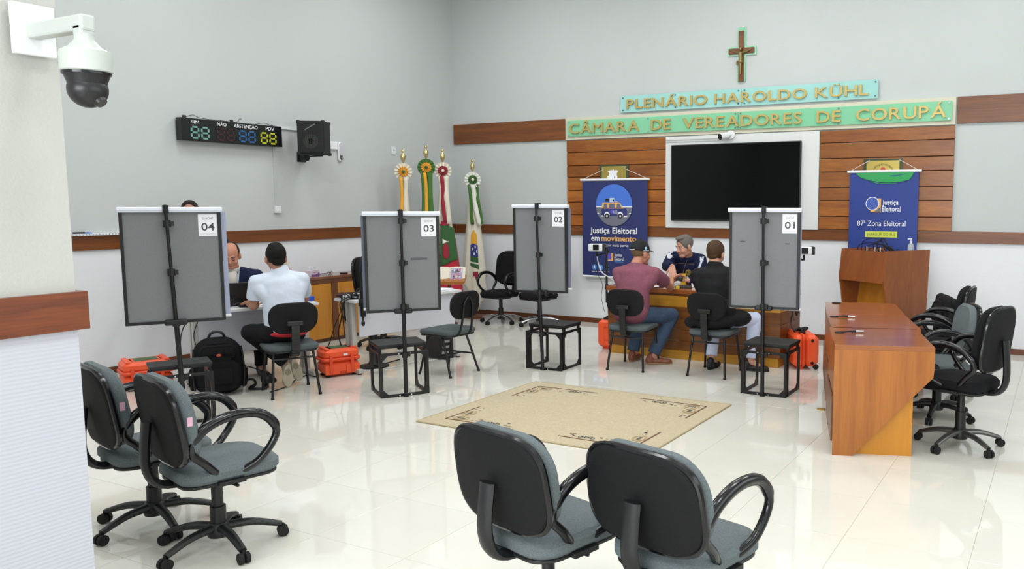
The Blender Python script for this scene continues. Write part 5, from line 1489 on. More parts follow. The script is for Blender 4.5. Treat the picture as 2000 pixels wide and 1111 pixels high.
orange_case('closed orange transit case with green label by the side wall behind screen 04', (0.90, -5.40, 0), 1.18, 0.42, 0.34, 0.26)
orange_case('upright orange transit case with a black handle at the main desk, flag side', (3.72, -1.68, 0), 0.1, 0.30, 0.24, 0.34, upright=True)
orange_case('upright orange wheeled transit case at the main desk end, lectern side', (5.985, -1.70, 0), -1.05, 0.46, 0.27, 0.36, upright=True)
tag(MB().tube(bez([(5.93, -1.82, 0.375), (5.97, -1.78, 0.40), (6.02, -1.73, 0.385), (6.04, -1.69, 0.40), (6.0, -1.72, 0.40), (5.95, -1.78, 0.38)], 6), 0.012, 8).build('cable_bundle', M_CABLE, smooth=True), 'short bundle of black cable on top of the wheeled orange case', 'cable')

# ------------------------------------------------------------------ black backpack
t = thing('backpack', 'bulging black backpack with a small red badge on the floor by screen 04', 'backpack', (1.74, -5.27, 0), 1.02)
mb = MB()
mb.pad(0.40, 0.50, 0.20, 0.15, T(0, 0.02, 0.25) @ RX(PI / 2 - 0.08), curve=0.0, puff=0.04, taper=-0.12)
mb.build('main_compartment', M_BFAB, t, smooth=True)
MB().pad(0.33, 0.27, 0.08, 0.09, T(0, -0.10, 0.175) @ RX(PI / 2 - 0.10), puff=0.03, taper=-0.05).build('front_pocket', M_BFAB, t, smooth=True)
MB().pad(0.30, 0.12, 0.06, 0.06, T(0, -0.075, 0.385) @ RX(PI / 2 - 0.25), puff=0.02).build('top_pocket', M_BFAB, t, smooth=True)
MB().tube(bez([(-0.07, 0.03, 0.485), (-0.045, 0.02, 0.535), (0.0, 0.02, 0.55), (0.045, 0.02, 0.535), (0.07, 0.03, 0.485)], 6), 0.011, 8).build('grab_handle', M_BLACK, t, smooth=True)
MB().ball((0.0, -0.152, 0.365), (0.02, 0.008, 0.013)).build('red_badge', mat('badge_red', 'b5452f', 0.6), t, smooth=True)
for s in (-1, 1):
    MB().tube(bez([(s * 0.185, -0.04, 0.42), (s * 0.2, -0.055, 0.25), (s * 0.19, -0.05, 0.05)], 6), 0.008, 8).build('piping', M_BLACK, t, smooth=True)
    MB().pad(0.10, 0.20, 0.05, 0.04, T(s * 0.20, 0.03, 0.14) @ RZ(s * PI / 2) @ RX(PI / 2), puff=0.01).build('side_pocket', M_BFAB, t, smooth=True)
MB().tube(bez([(0.20, 0.02, 0.09), (0.27, -0.02, 0.10), (0.29, 0.0, 0.05), (0.24, 0.02, 0.012), (0.30, -0.03, 0.006), (0.38, -0.05, 0.006)], 7), 0.011, 8, flat=1.8).build('strap', M_BLACK, t, smooth=True)

# ------------------------------------------------------------------ rug
RX0, RX1, RY0, RY1 = 3.975, 5.95, -5.21, -3.62
t = thing('rug', 'beige rug with a broken brown patterned border on the polished floor', 'rug', ((RX0 + RX1) / 2, (RY0 + RY1) / 2, 0))
rw, rh = (RX1 - RX0) / 2, (RY1 - RY0) / 2
M_RUG = mat('rug_beige', 'b9ac90', 0.95, bump=0.5, bscale=180, var=0.09, vscale=60)
o = MB().span((-rw, -rh, 0.0), (rw, rh, 0.009)).build('pile', M_RUG, t, bevel=0.003)
mb = MB()
for (a, b_) in (((-rw, -rh), (rw, -rh)), ((rw, -rh), (rw, rh)), ((rw, rh), (-rw, rh)), ((-rw, rh), (-rw, -rh))):
    mb.cyl((a[0], a[1], 0.006), (b_[0], b_[1], 0.006), 0.006, n=8)
mb.build('edge_binding', mat('rug_edge', 'a59673', 0.95), t, smooth=True)
bd = Board((0, 0, 0.0095), (1, 0, 0), (0, 1, 0), (0, 0, 1), t)
RBR = ('woven_line', mat('rug_brown', '6b4a3c', 0.95))
RDK = ('woven_figure', mat('rug_dark', '4b4a46', 0.95))
RTN = ('woven_cartouche', mat('rug_tan', 'a98d5e', 0.95))
m_ = 0.155
ix, iy = rw - m_, rh - m_
for sx in (-1, 1):
    for sy in (-1, 1):
        RL = RBR + (sx * 2 + sy,)
        bd.line(RL, sx * ix, sy * iy, sx * (ix - 0.62), sy * iy, 0.016)
        bd.line(RL, sx * ix, sy * iy, sx * ix, sy * (iy - 0.42), 0.016)
rnd = random.Random(5)
def figures(ox, oy, ux, uy, L, vx, vy):
    """figures woven along an edge: from (ox,oy) along u for length L, v points inwards."""
    s = 0.03
    k = 0
    while s < L - 0.08:
        def q(a, c):
            return (ox + ux * (s + a) + vx * c, oy + uy * (s + a) + vy * c)
        if k % 4 == 0:
            for rr, key in ((0.052, RTN), (0.042, RTN)):
                n = 22
                for i in range(n):
                    a0, a1 = 2 * PI * i / n, 2 * PI * (i + 1) / n
                    p = [q(0.075 + 0.075 * math.cos(x) * (rr / 0.052), 0.065 + rr * math.sin(x)) for x in (a0, a1)]
                    p2 = [q(0.075 + 0.075 * math.cos(x) * (rr / 0.052) * 0.93, 0.065 + rr * 0.86 * math.sin(x)) for x in (a1, a0)]
                    bd.poly(key, p + p2)
            for j in range(4):
                bd.poly(RDK, [q(0.04 + j * 0.019, 0.05), q(0.052 + j * 0.019, 0.05), q(0.052 + j * 0.019, 0.082), q(0.04 + j * 0.019, 0.075)])
            s += 0.18
        elif k % 4 == 2:
            for j in range(5):
                for i in range(8):
                    a0, a1 = 2 * PI * i / 8, 2 * PI * (i + 1) / 8
                    cc = (0.02 + 0.026 * j, 0.05 + 0.012 * (j % 2))
                    bd.poly(RDK, [q(cc[0] + 0.016 * math.cos(a0), cc[1] + 0.024 * math.sin(a0)), q(cc[0] + 0.016 * math.cos(a1), cc[1] + 0.024 * math.sin(a1)), q(cc[0] + 0.008 * math.cos(a1), cc[1] + 0.014 * math.sin(a1)), q(cc[0] + 0.008 * math.cos(a0), cc[1] + 0.014 * math.sin(a0))])
            s += 0.16
        else:
            for j in range(5):
                a, c = rnd.uniform(0, 0.09), rnd.uniform(0.025, 0.10)
                w, h = rnd.uniform(0.008, 0.03), rnd.uniform(0.006, 0.014)
                bd.poly(RDK if j % 2 else RBR, [q(a, c), q(a + w, c + 0.004), q(a + w, c + h), q(a, c + h)])
            s += 0.13
        k += 1
for sx in (-1, 1):
    for sy in (-1, 1):
        figures(sx * ix, sy * iy, -sx, 0, 0.66, 0, -sy)
        figures(sx * ix, sy * (iy - 0.1), 0, -sy, 0.38, -sx, 0)
bd.done()

# ------------------------------------------------------------------ clutter on and around the cable table (tB)
Bz = 0.74
def wB(x, y, z):
    c, s = math.cos(1.37), math.sin(1.37)
    return Vector((2.207 + c * x - s * y, -3.50 + s * x + c * y, z))
t = thing('power_strip', 'white power strip buried in cables at the table end', 'power strip', wB(-0.50, 0.0, Bz), 1.5)
MB().span((-0.16, -0.03, 0), (0.16, 0.03, 0.04)).build('body', M_WHITE, t, bevel=0.008)
for i in range(4):
    MB().cyl((-0.11 + i * 0.072, 0, 0.038), (-0.11 + i * 0.072, 0, 0.0415), 0.019, n=16).build('socket', mat('socket_grey', '9fa0a2', 0.5), t)
rnd = random.Random(11)
def tangle(name, label, m, c, n, ext, r, drop=None):
    t = thing(name, label, 'cables', c)
    for i in range(n):
        pts = []
        for k in range(6):
            pts.append((rnd.uniform(-ext[0], ext[0]), rnd.uniform(-ext[1], ext[1]), 0.008 + rnd.uniform(0, ext[2])))
        if drop and i % 2 == 0:
            pts += [Vector(drop) + Vector((rnd.uniform(-0.015, 0.015), rnd.uniform(-0.02, 0.02), 0)), Vector(drop) + Vector((rnd.uniform(-0.02, 0.02), rnd.uniform(-0.03, 0.03), -rnd.uniform(0.12, 0.35)))]
        MB().tube(bez(pts, 6), r, 6).build('lead', m, t, smooth=True)
    return t
tangle('white_cable_tangle', 'tangle of white leads on the cable table', M_WCABLE, wB(-0.50, -0.03, Bz), 7, (0.10, 0.12, 0.05), 0.005)
tangle('black_cable_tangle', 'tangle of black leads spilling off the end of the cable table', M_CABLE, wB(-0.55, -0.03, Bz), 8, (0.09, 0.11, 0.06), 0.0055, drop=(0.0, -0.16, -0.02))
t = thing('power_brick', 'black power bricks and a brown pouch at the end of the cable table', 'power brick', wB(-0.58, 0.08, Bz), 1.2)
MB().span((-0.05, -0.03, 0), (0.05, 0.03, 0.035)).build('body', M_BLACK, t, bevel=0.008)
MB().ball((-0.02, 0.05, 0.03), (0.06, 0.04, 0.028)).build('brown_pouch', mat('pouch_brown', '3d1f1a', 0.7), t, smooth=True)
# stand with dark pole at that table's corner
t = thing('lamp_stand', 'black clamp pole with a drooping knob at the corner of the cable table', 'stand', wB(-0.57, -0.20, Bz))
MB().tube([(0, 0, -0.16), (0, 0, 0.10)], 0.026, 14).tube([(0, 0, 0.10), (0, 0, 0.36)], 0.020, 14).build('pole', M_BLACKM, t, smooth=True)
MB().tube([(0, 0, 0.34), (0.01, 0, 0.40), (0.02, 0.01, 0.43)], [0.022, 0.024, 0.016], 12).build('head', M_BLACK, t, smooth=True)
MB().span((-0.03, -0.03, -0.06), (0.03, 0.09, 0.012)).build('clamp', M_BLACK, t, bevel=0.004)
MB().tube([(0, 0.0, -0.16), (0.005, -0.01, -0.20)], 0.010, 8).ball((0.01, -0.015, -0.225), (0.018, 0.018, 0.03)).build('knob', M_BLACK, t, smooth=True)
t = thing('document_folder', 'white open papers at the flag end of the cable table', 'papers', wB(0.46, 0.0, Bz), 1.5)
for k in range(3):
    o = MB().span((-0.15, -0.11, k * 0.004), (0.15, 0.11, k * 0.004 + 0.003)).build('sheet', M_PAPER, t)
    o.rotation_euler = (0, 0, 0.2 * k - 0.1)
# monitor arm foot and computer beneath
t = thing('monitor_base', 'black round footed pedestal under the cable table', 'pedestal', wB(-0.28, 0.10, 0))
MB().lathe([(0.15, 0.0), (0.15, 0.012), (0.06, 0.03), (0.045, 0.06), (0.045, 0.33), (0.07, 0.34), (0.07, 0.42)], 24).build('column', M_BLACK, t, smooth=True)
t = thing('computer_tower', 'small black computer tower on the floor under the cable table end', 'computer', wB(0.46, -0.02, 0), 1.3)
MB().span((-0.09, -0.13, 0), (0.09, 0.13, 0.31)).build('case', M_BLACK, t, bevel=0.006)
for k in range(4):
    MB().span((-0.06 + 0.01 * k, -0.133, 0.06 + 0.06 * k), (0.03 + 0.012 * k, -0.128, 0.085 + 0.06 * k)).build('port_plate', M_ALU, t)
tag(MB().tube(bez([wB(-0.55, -0.02, 0.006), wB(-0.2, -0.12, 0.006), wB(0.15, -0.05, 0.006), wB(0.42, -0.1, 0.006), wB(0.5, -0.08, 0.05)], 8), 0.005, 8).build('floor_cable', M_WCABLE, smooth=True), 'white cable trailing over the floor under the cable table', 'cable')
tag(MB().tube(bez([wB(-0.66, 0.0, 0.72), wB(-0.67, 0.03, 0.55), wB(-0.69, 0.06, 0.40), wB(-0.67, 0.05, 0.25), wB(-0.68, 0.1, 0.10), wB(-0.50, 0.05, 0.006), wB(0.1, 0.2, 0.006)], 8), 0.006, 8).tube(bez([wB(-0.64, 0.0, 0.72), wB(-0.72, 0.05, 0.5), wB(-0.76, 0.15, 0.25), wB(-0.8, 0.3, 0.02)], 8), 0.0045, 8).build('floor_cable', M_CABLE, smooth=True), 'black cables dropping from the cable table to the floor', 'cable')
tag(MB().tube(bez([(2.12, -5.05, 0.006), (2.05, -4.8, 0.006), (1.9, -4.6, 0.006), (1.75, -4.3, 0.006), (1.5, -4.1, 0.006)], 8), 0.005, 8).build('floor_cable', M_CABLE, smooth=True), 'black cable running over the floor under the white table beside the backpack', 'cable')
tag(MB().tube(bez([(1.40, -5.25, 0.70), (1.36, -5.33, 0.55), (1.42, -5.40, 0.40), (1.38, -5.38, 0.20), (1.35, -5.42, 0.02)], 8), 0.005, 8).tube(bez([(1.45, -5.2, 0.70), (1.43, -5.27, 0.52), (1.50, -5.30, 0.40), (1.47, -5.25, 0.30)], 8), 0.004, 8).build('hanging_cable', M_CABLE, smooth=True), 'thin black cables hanging below screen 04 from the white table', 'cable')
t = thing('caster_cluster', 'black rounded cluster with a lead, in place of swivel chair casters under the white table', 'plug', (1.92, -4.93, 0.0), 0.8)  # rounded lumps where the casters of a swivel chair base stand
MB().ball((0, 0, 0.09), (0.05, 0.05, 0.06)).ball((0.05, 0.03, 0.06), (0.035, 0.035, 0.03)).tube([(0, 0, 0.03), (0, 0, 0.0)], 0.02, 10).build('caster_body', M_BLACK, t, smooth=True)
MB().tube(bez([(0.05, 0.0, 0.12), (-0.06, 0.06, 0.16), (-0.16, 0.1, 0.19)], 6), 0.006, 8).build('lead', M_CABLE, t, smooth=True)
# book stand with an open illustrated bible
t = thing('book_stand', 'slim wooden book stand near the red flag', 'stand', (1.36, -1.76, 0), 0.55)
MB().cyl((0, 0, 0.03), (0, 0, 0.68), 0.022, n=14).build('post', M_RAIL, t, smooth=True)
MB().cyl((0, 0, 0), (0, 0, 0.03), 0.14, n=28).build('base', M_RAIL, t, smooth=True)
o = MB().pad(0.42, 0.28, 0.024, 0.05, T(0, -0.02, 0.715) @ RX(0.35)).build('book_rest', mat('stand_honey_wood', 'a0642e', 0.3), t, smooth=True)
MB().span((-0.2, -0.165, 0.66), (0.2, -0.145, 0.70)).build('ledge', mat('stand_honey_wood', 'a0642e', 0.3), t, bevel=0.004)
bkt = thing('open_book', 'open illustrated book with a coloured picture page on the stand', 'book', (1.36, -1.76, 0.735), 0.55)
Mb = RX(1.05)
mb = MB()
for s in (-1, 1):
    pts = []
    for i in range(7):
        u = i / 6
        pts.append((s * 0.2 * u, 0.012 + 0.018 * math.sin(u * PI) ** 0.7))
    for i in range(6):
        (x0, h0), (x1, h1) = pts[i], pts[i + 1]
        mb.add([Mb @ Vector((x0, -0.10, 0)), Mb @ Vector((x1, -0.10, 0)), Mb @ Vector((x1, 0.14, 0)), Mb @ Vector((x0, 0.14, 0)), Mb @ Vector((x0, -0.10, h0)), Mb @ Vector((x1, -0.10, h1)), Mb @ Vector((x1, 0.14, h1)), Mb @ Vector((x0, 0.14, h0))],
               [(0, 3, 2, 1), (4, 5, 6, 7), (0, 1, 5, 4), (2, 3, 7, 6), (1, 2, 6, 5), (0, 4, 7, 3)])
mb.build('page_block', mat('page_cream', 'e3ddcb', 0.8), bkt)
pic = Board(Mb @ Vector((0.02, -0.085, 0.032)), Mb.to_3x3() @ Vector((1, 0, 0)), Mb.to_3x3() @ Vector((0, 1, 0)), Mb.to_3x3() @ Vector((0, 0, 1)), bkt)
pcols = [('picture_dusk', 'a99ab5'), ('picture_rose', 'b9788f'), ('picture_skin', 'd9c0a6'), ('picture_plum', '5b3f55'), ('picture_slate', '6d7486'), ('picture_sky', 'b7c6d8')]
pic.rect((pcols[0][0], mat(*pcols[0], 0.6)), 0, 0, 0.15, 0.2, 0.001)
rr = random.Random(3)
for i in range(26):
    nm, cc = pcols[1 + i % 5]
    pic.ell((nm, mat(nm, cc, 0.6)), rr.uniform(0.02, 0.13), rr.uniform(0.02, 0.18), rr.uniform(0.008, 0.02), rr.uniform(0.008, 0.024), 0.0015 + 0.00005 * i, 12)
for x in (0.01, 0.035, 0.11, 0.13):
    pic.rect(('picture_window', mat('picture_window', 'c9d6e6', 0.6)), x, 0.145, x + 0.015, 0.19, 0.0012)
pic.done()
MB().tube(bez([Vector((-0.05, -0.10, -0.02)), Vector((-0.055, -0.17, -0.10)), Vector((-0.045, -0.17, -0.24))], 6), 0.012, 8, flat=0.3).build('ribbon_marker', F_RED, bkt)
# dark jacket over the low chair by the lectern

# ------------------------------------------------------------------ people
def vox(mb, voxel, smooth=3, fac=0.5):
    """join overlapping closed shapes into one continuous skin."""
    me = bpy.data.meshes.new('skin')
    me.from_pydata(mb.v, [], mb.f)
    bm = bmesh.new(); bm.from_mesh(me)
    bmesh.ops.recalc_face_normals(bm, faces=bm.faces)
    bm.to_mesh(me); bm.free()
    ob = bpy.data.objects.new('skin', me)
    COL.objects.link(ob)
    r = ob.modifiers.new('r', 'REMESH'); r.mode = 'VOXEL'; r.voxel_size = voxel; r.use_smooth_shade = True
    if smooth:
        s = ob.modifiers.new('s', 'SMOOTH'); s.iterations = smooth; s.factor = fac
    dg = bpy.context.evaluated_depsgraph_get()
    out = bpy.data.meshes.new_from_object(ob.evaluated_get(dg))
    bpy.data.objects.remove(ob)
    bpy.data.meshes.remove(me)
    out.materials.clear()
    return out

def cap(mb, p, q, r1, r2=None, n=16):
    """tapered limb with round ends."""
    r2 = r1 if r2 is None else r2
    p, q = Vector(p), Vector(q)
    mb.tube([p, q], [r1, r2], n)
    mb.ball(p, r1, n, 8)
    mb.ball(q, r2, n, 8)
    return mb
def con(mb, p, q, r1, r2, n=18):
    mb.tube([Vector(p), Vector(q)], [r1, r2], n)
    return mb

def basis(fwd, upv=(0, 0, 1)):
    f = Vector(fwd).normalized()
    r = f.cross(Vector(upv)).normalized()
    u = r.cross(f)
    return Matrix((r, f, u)).transposed()      # columns: right, forward, up

def head_shape(mb, c, B, ears=True):
    c = Vector(c)
    P = lambda x, y, z: c + B @ Vector((x, y, z))
    mb.ball(P(0, -0.018, 0.035), (0.076, 0.097, 0.088), 20, 14, B.to_4x4())
    mb.ball(P(0, 0.03, -0.02), (0.064, 0.066, 0.085), 20, 14, B.to_4x4())
    mb.ball(P(0, 0.055, -0.085), (0.042, 0.040, 0.030), 16, 10, B.to_4x4())
    mb.ball(P(0, 0.015, -0.065), (0.056, 0.055, 0.045), 16, 10, B.to_4x4())
    cap(mb, P(0, 0.086, 0.018), P(0, 0.110, -0.022), 0.009, 0.0135, 10)
    for s in (-1, 1):
        mb.ball(P(s * 0.012, 0.098, -0.026), 0.009, 8, 6)
        mb.ball(P(s * 0.038, 0.064, -0.03), (0.026, 0.024, 0.024), 12, 8, B.to_4x4())
        mb.ball(P(s * 0.03, 0.082, 0.03), (0.027, 0.012, 0.009), 10, 8, B.to_4x4())
        if ears:
            mb.ball(P(s * 0.082, -0.008, -0.008), (0.012, 0.022, 0.034), 12, 8, B.to_4x4())
            mb.ball(P(s * 0.074, 0.002, -0.030), (0.010, 0.011, 0.014), 10, 6, B.to_4x4())
    mb.ball(P(0, 0.092, -0.052), (0.023, 0.010, 0.006), 12, 6, B.to_4x4())
    mb.ball(P(0, 0.090, -0.062), (0.020, 0.010, 0.007), 12, 6, B.to_4x4())
    return P

def hand_shape(mb, w, d, pn, side, curl=0.5, k=1.0):
    """w wrist, d direction of the fingers, pn palm normal, side=+1 right hand / -1 left."""
    d = Vector(d).normalized()
    pn = Vector(pn)
    pn = (pn - d * pn.dot(d)).normalized()
    a = d.cross(pn).normalized() * side     # across, towards the little finger is +
    w = Vector(w)
    K = []
    for i, (off, ln, fw_) in enumerate(((-0.030, 0.078, 0.092), (-0.010, 0.087, 0.096), (0.011, 0.081, 0.092), (0.031, 0.063, 0.085))):
        kn = w + d * fw_ * k + a * off * k
        K.append(kn)
        cap(mb, w + a * off * 0.55 * k + d * 0.01, kn, 0.015 * k, 0.0125 * k, 10)
        fan = a * (off * 0.28)
        c1 = curl * 0.55
        p1 = kn + (d * math.cos(c1) + pn * math.sin(c1) + fan * 8).normalized() * ln * 0.46 * k
        c2 = curl * 1.3
        p2 = p1 + (d * math.cos(c2) + pn * math.sin(c2) + fan * 5).normalized() * ln * 0.32 * k
        c3 = curl * 1.9
        p3 = p2 + (d * math.cos(c3) + pn * math.sin(c3) + fan * 3).normalized() * ln * 0.24 * k
        cap(mb, kn, p1, 0.0095 * k, 0.0088 * k, 10)
        cap(mb, p1, p2, 0.0088 * k, 0.0080 * k, 10)
        cap(mb, p2, p3, 0.0080 * k, 0.0070 * k, 10)
    t0 = w + d * 0.022 * k - a * 0.024 * k
    t1 = t0 + (d * 0.55 - a * 0.75 + pn * 0.35).normalized() * 0.045 * k
    t2 = t1 + (d * 0.8 - a * 0.35 + pn * 0.4 * curl).normalized() * 0.034 * k
    t3 = t2 + (d * 0.9 - a * 0.1 + pn * 0.6 * curl).normalized() * 0.026 * k
    cap(mb, t0, t1, 0.015 * k, 0.011 * k, 10)
    cap(mb, t1, t2, 0.011 * k, 0.0098 * k, 10)
    cap(mb, t2, t3, 0.0098 * k, 0.008 * k, 10)

SKIN1 = mat('skin_fair', 'c28f78', 0.55, bump=0.05, bscale=300, var=0.06, vscale=25)
SKIN2 = mat('skin_ruddy', 'bb8068', 0.55, bump=0.05, bscale=300, var=0.07, vscale=25)
SKIN3 = mat('skin_tan', 'a87660', 0.55, bump=0.05, bscale=300, var=0.06, vscale=25)
def hairm(name, col):
    m = mat(name, col, 0.65, bump=0.7, bscale=110, var=0.2, vscale=90, spec=0.2)
    return m
H_BLACK, H_BROWN, H_GREY, H_DKB = hairm('hair_black', '0d0b09'), hairm('hair_brown', '4a3626'), hairm('hair_grey', '6d6862'), hairm('hair_dark_brown', '2b211c')
H_FAIR = hairm('hair_short_fair', '6f573f')
def fabric(name, col, bump=0.25, var=0.05, rough=0.9, fold=9.0):
    m = mat(name, col, rough, bump=bump, bscale=fold, var=var, vscale=90, spec=0.25)
    m.node_tree.nodes['Bump'].inputs['Distance'].default_value = 0.03
    return m
C_WHITE = fabric('polo_white', 'cdd6e4', bump=0.15, var=0.015, fold=6.0)
C_MAROON = fabric('tee_maroon', '84505e', var=0.08)
C_NAVY = fabric('jacket_navy', '161d3c')
C_BLACK = fabric('jacket_black', '121214', rough=0.75)
C_DENIM = fabric('denim', '3b4b61', var=0.16)
C_PALE = fabric('pale_jeans', 'c3cbe2')
C_PANTS = fabric('black_trousers', '131316')
C_SHOE = mat('canvas_cream', 'c4b7a0', 0.8)
C_SOLE = mat('sole_cream', 'cdc3ae', 0.7, bump=0.4, bscale=120)
C_SOLED = mat('sole_inset', '9c917e', 0.8)
C_LEATH = mat('brown_leather', '7a4432', 0.5)
C_BSHOE = mat('black_shoe', '131315', 0.5)

def body_mesh(J, skin, parent, B, voxel=0.006, hands=(True, True), handspec=None):
    mb = MB()
    P = head_shape(mb, J['head'], B)
    cap(mb, J['neck'], P(0, -0.022, -0.05), 0.060, 0.054)
    torso(mb, J, 0.0)
    for s, sd in (('L', -1), ('R', 1)):
        cap(mb, J['sh' + s], J['el' + s], 0.048, 0.040)
        cap(mb, J['el' + s], J['wr' + s], 0.041, 0.027)
        d, pn, curl = handspec[s]
        hand_shape(mb, J['wr' + s], d, pn, sd, curl)
        cap(mb, J['hip' + s], J['kn' + s], 0.076, 0.054)
        cap(mb, J['kn' + s], J['an' + s], 0.053, 0.036)
        cap(mb, J['an' + s], J['toe' + s], 0.036, 0.026)
    me = vox(mb, voxel, 2)
    o = link('body', me, skin, parent)
    me.polygons.foreach_set('use_smooth', [True] * len(me.polygons))
    return o, P

def torso(mb, J, g, belly=0.0, skirt=False):
    up_ = (Vector(J['neck']) - Vector(J['pelvis'])).normalized()
    across = (Vector(J['shR']) - Vector(J['shL']))
    across = (across - up_ * across.dot(up_)).normalized()
    f = up_.cross(across)
    B = Matrix((across, f, up_)).transposed().to_4x4()
    pel, neck = Vector(J['pelvis']), Vector(J['neck'])
    L = (neck - pel).length
    prof = ((-0.02, 0.0, 0.165, 0.118), (0.2, 0.004 + belly * 0.4, 0.152 + belly, 0.110 + belly), (0.4, 0.0, 0.152 + belly * 0.6, 0.106 + belly * 0.6), (0.6, -0.004, 0.158, 0.104), (0.8, -0.008, 0.150, 0.092))
    for i in range(17):
        s = -0.02 + 0.82 * i / 16
        for (a0, b0) in zip(prof, prof[1:]):
            if a0[0] <= s <= b0[0] + 1e-6:
                k = (s - a0[0]) / (b0[0] - a0[0])
                off, rx, ry = (a0[j] + (b0[j] - a0[j]) * k for j in (1, 2, 3))
        mb.ball(pel + up_ * L * s + f * off, (rx + g, ry + g, 0.085 + g), 22, 12, B)
    mid = (Vector(J['shL']) + Vector(J['shR'])) / 2
    for s in ('L', 'R'):
        cap(mb, mid, J['sh' + s], 0.066 + g, 0.050 + g)
        cap(mb, neck - up_ * 0.02, Vector(J['sh' + s]) * 0.75 + mid * 0.25 + up_ * 0.012, 0.050 + g * 0.6, 0.046 + g)
        cap(mb, pel + up_ * L * 0.5 + across * (0.06 if s == 'R' else -0.06), Vector(J['sh' + s]) * 0.9 + mid * 0.1 - up_ * 0.05, 0.085 + g, 0.055 + g)
    return B, f, up_

def garment(name, parts, m, parent, voxel=0.008, smooth=3, fold=0.007):
    mb = MB()
    for fn in parts:
        fn(mb)
    me = vox(mb, voxel, smooth)
    o = link(name, me, m, parent)
    me.polygons.foreach_set('use_smooth', [True] * len(me.polygons))
    tx = bpy.data.textures.get('cloth_folds') or bpy.data.textures.new('cloth_folds', 'CLOUDS')
    tx.noise_scale = 0.075
    tx.noise_depth = 1
    dm = o.modifiers.new('folds', 'DISPLACE')
    dm.texture = tx
    dm.strength = fold
    dm.mid_level = 0.5
    return o

def hair_cap(name, m, parent, c, B, planes, grow=0.012, extra=None, voxel=0.006, back=0.0):
    """skull shell trimmed by planes (point, normal in head space; the normal side is cut away)."""
    bm = bmesh.new()
    tmp = MB()
    tmp.ball((0, -0.020, 0.040), (0.077 + grow * 0.55, 0.099 + grow, 0.088 + grow), 36, 26)
    me = bpy.data.meshes.new('h'); me.from_pydata(tmp.v, [], tmp.f); bm.from_mesh(me); bpy.data.meshes.remove(me)
    for (p, n) in planes:
        r = bmesh.ops.bisect_plane(bm, geom=list(bm.verts) + list(bm.edges) + list(bm.faces), plane_co=p, plane_no=n, clear_outer=True)
        ed = [e for e in r['geom_cut'] if isinstance(e, bmesh.types.BMEdge)]
        bmesh.ops.holes_fill(bm, edges=[e for e in bm.edges if e.is_boundary], sides=0)
    mb = MB()
    mb.add([v.co.copy() for v in bm.verts], []) if False else None
    bm.verts.index_update()
    mb.add([Vector(c) + B @ v.co for v in bm.verts], [tuple(v.index for v in f.verts) for f in bm.faces])
    bm.free()
    if extra:
        for (p, r) in extra:
            mb.ball(Vector(c) + B @ Vector(p), r, 16, 10, B.to_4x4())
    me = vox(mb, voxel, 3)
    o = link(name, me, m, parent)
    me.polygons.foreach_set('use_smooth', [True] * len(me.polygons))
    return o

def face_parts(P, B, parent, brow_m, look=0.0, lids=False, smile=False):
    for s in (-1, 1):
        if not lids:
            MB().ball(P(s * 0.031, 0.083, 0.010), (0.014, 0.007, 0.0075), 12, 8, B.to_4x4()).build('eye', mat('eye_white', 'd8d2cc', 0.3), parent, smooth=True)
            MB().ball(P(s * 0.031 + look, 0.0885, 0.010), (0.0055, 0.003, 0.0055), 10, 6, B.to_4x4()).build('iris', mat('iris_dark', '2b1d16', 0.3), parent, smooth=True)
        else:
            MB().tube([P(s * 0.018, 0.088, 0.006), P(s * 0.031, 0.0915, 0.002), P(s * 0.044, 0.085, 0.006)], 0.003, 6).build('eye', mat('lash_dark', '3a2620', 0.6), parent, smooth=True)
        MB().tube([P(s * 0.014, 0.093, 0.034), P(s * 0.032, 0.093, 0.040), P(s * 0.05, 0.080, 0.034)], [0.004, 0.005, 0.003], 8).build('eyebrow', brow_m, parent, smooth=True)
    w = 0.028 if smile else 0.021
    MB().tube([P(-w, 0.086, -0.050 if smile else -0.058), P(-w * 0.5, 0.097, -0.057), P(0, 0.1005, -0.058), P(w * 0.5, 0.097, -0.057), P(w, 0.086, -0.050 if smile else -0.058)], [0.002, 0.0035, 0.004, 0.0035, 0.002], 8).build('mouth', mat('lip_red', '8a4a44', 0.5), parent, smooth=True)

def shoe(name, parent, heel, toe, up_, m, sole_m, inset=None):
    """a shoe from heel to toe, up_ points away from the sole."""
    heel, toe = Vector(heel), Vector(toe)
    d = (toe - heel).normalized()
    u = Vector(up_); u = (u - d * u.dot(d)).normalized()
    r = d.cross(u)
    B = Matrix((r, d, u)).transposed().to_4x4()
    L = (toe - heel).length
    mb = MB()
    mb.ball(heel + d * L * 0.16 + u * 0.045, (0.036, 0.052, 0.048), 16, 10, B)
    mb.ball(heel + d * L * 0.45 + u * 0.035, (0.040, 0.085, 0.036), 16, 10, B)
    mb.ball(heel + d * L * 0.76 + u * 0.028, (0.046, 0.070, 0.030), 16, 10, B)
    cap(mb, heel + d * L * 0.2 + u * 0.04, heel + d * L * 0.2 + u * 0.085, 0.038, 0.040, 14)
    me = vox(mb, 0.006, 3)
    o = link(name, me, m, parent)
    me.polygons.foreach_set('use_smooth', [True] * len(me.polygons))
    pts = []
    for i in range(28):
        a = 2 * PI * i / 28
        y = L * 0.5 + L * 0.52 * math.cos(a)
        wv = 0.044 if math.cos(a) > -0.1 else 0.036
        pts.append((wv * math.sin(a), y))
    M = Matrix.Translation(heel) @ B
    MB().prism(pts, 0.0, 0.018, M).build('sole', sole_m, o, bevel=0.004)
    if inset:
        MB().prism([(x * 0.62, L * 0.30 + (y - L * 0.5) * 0.30) for x, y in pts], -0.0015, 0.002, M).build('sole_inset', inset, o)
        MB().prism([(x * 0.75, L * 0.74 + (y - L * 0.5) * 0.36) for x, y in pts], -0.0015, 0.002, M).build('sole_pad', sole_m, o)
    return o

def rel(J, o):
    return {k: Vector(v) - Vector(o) for k, v in J.items()}

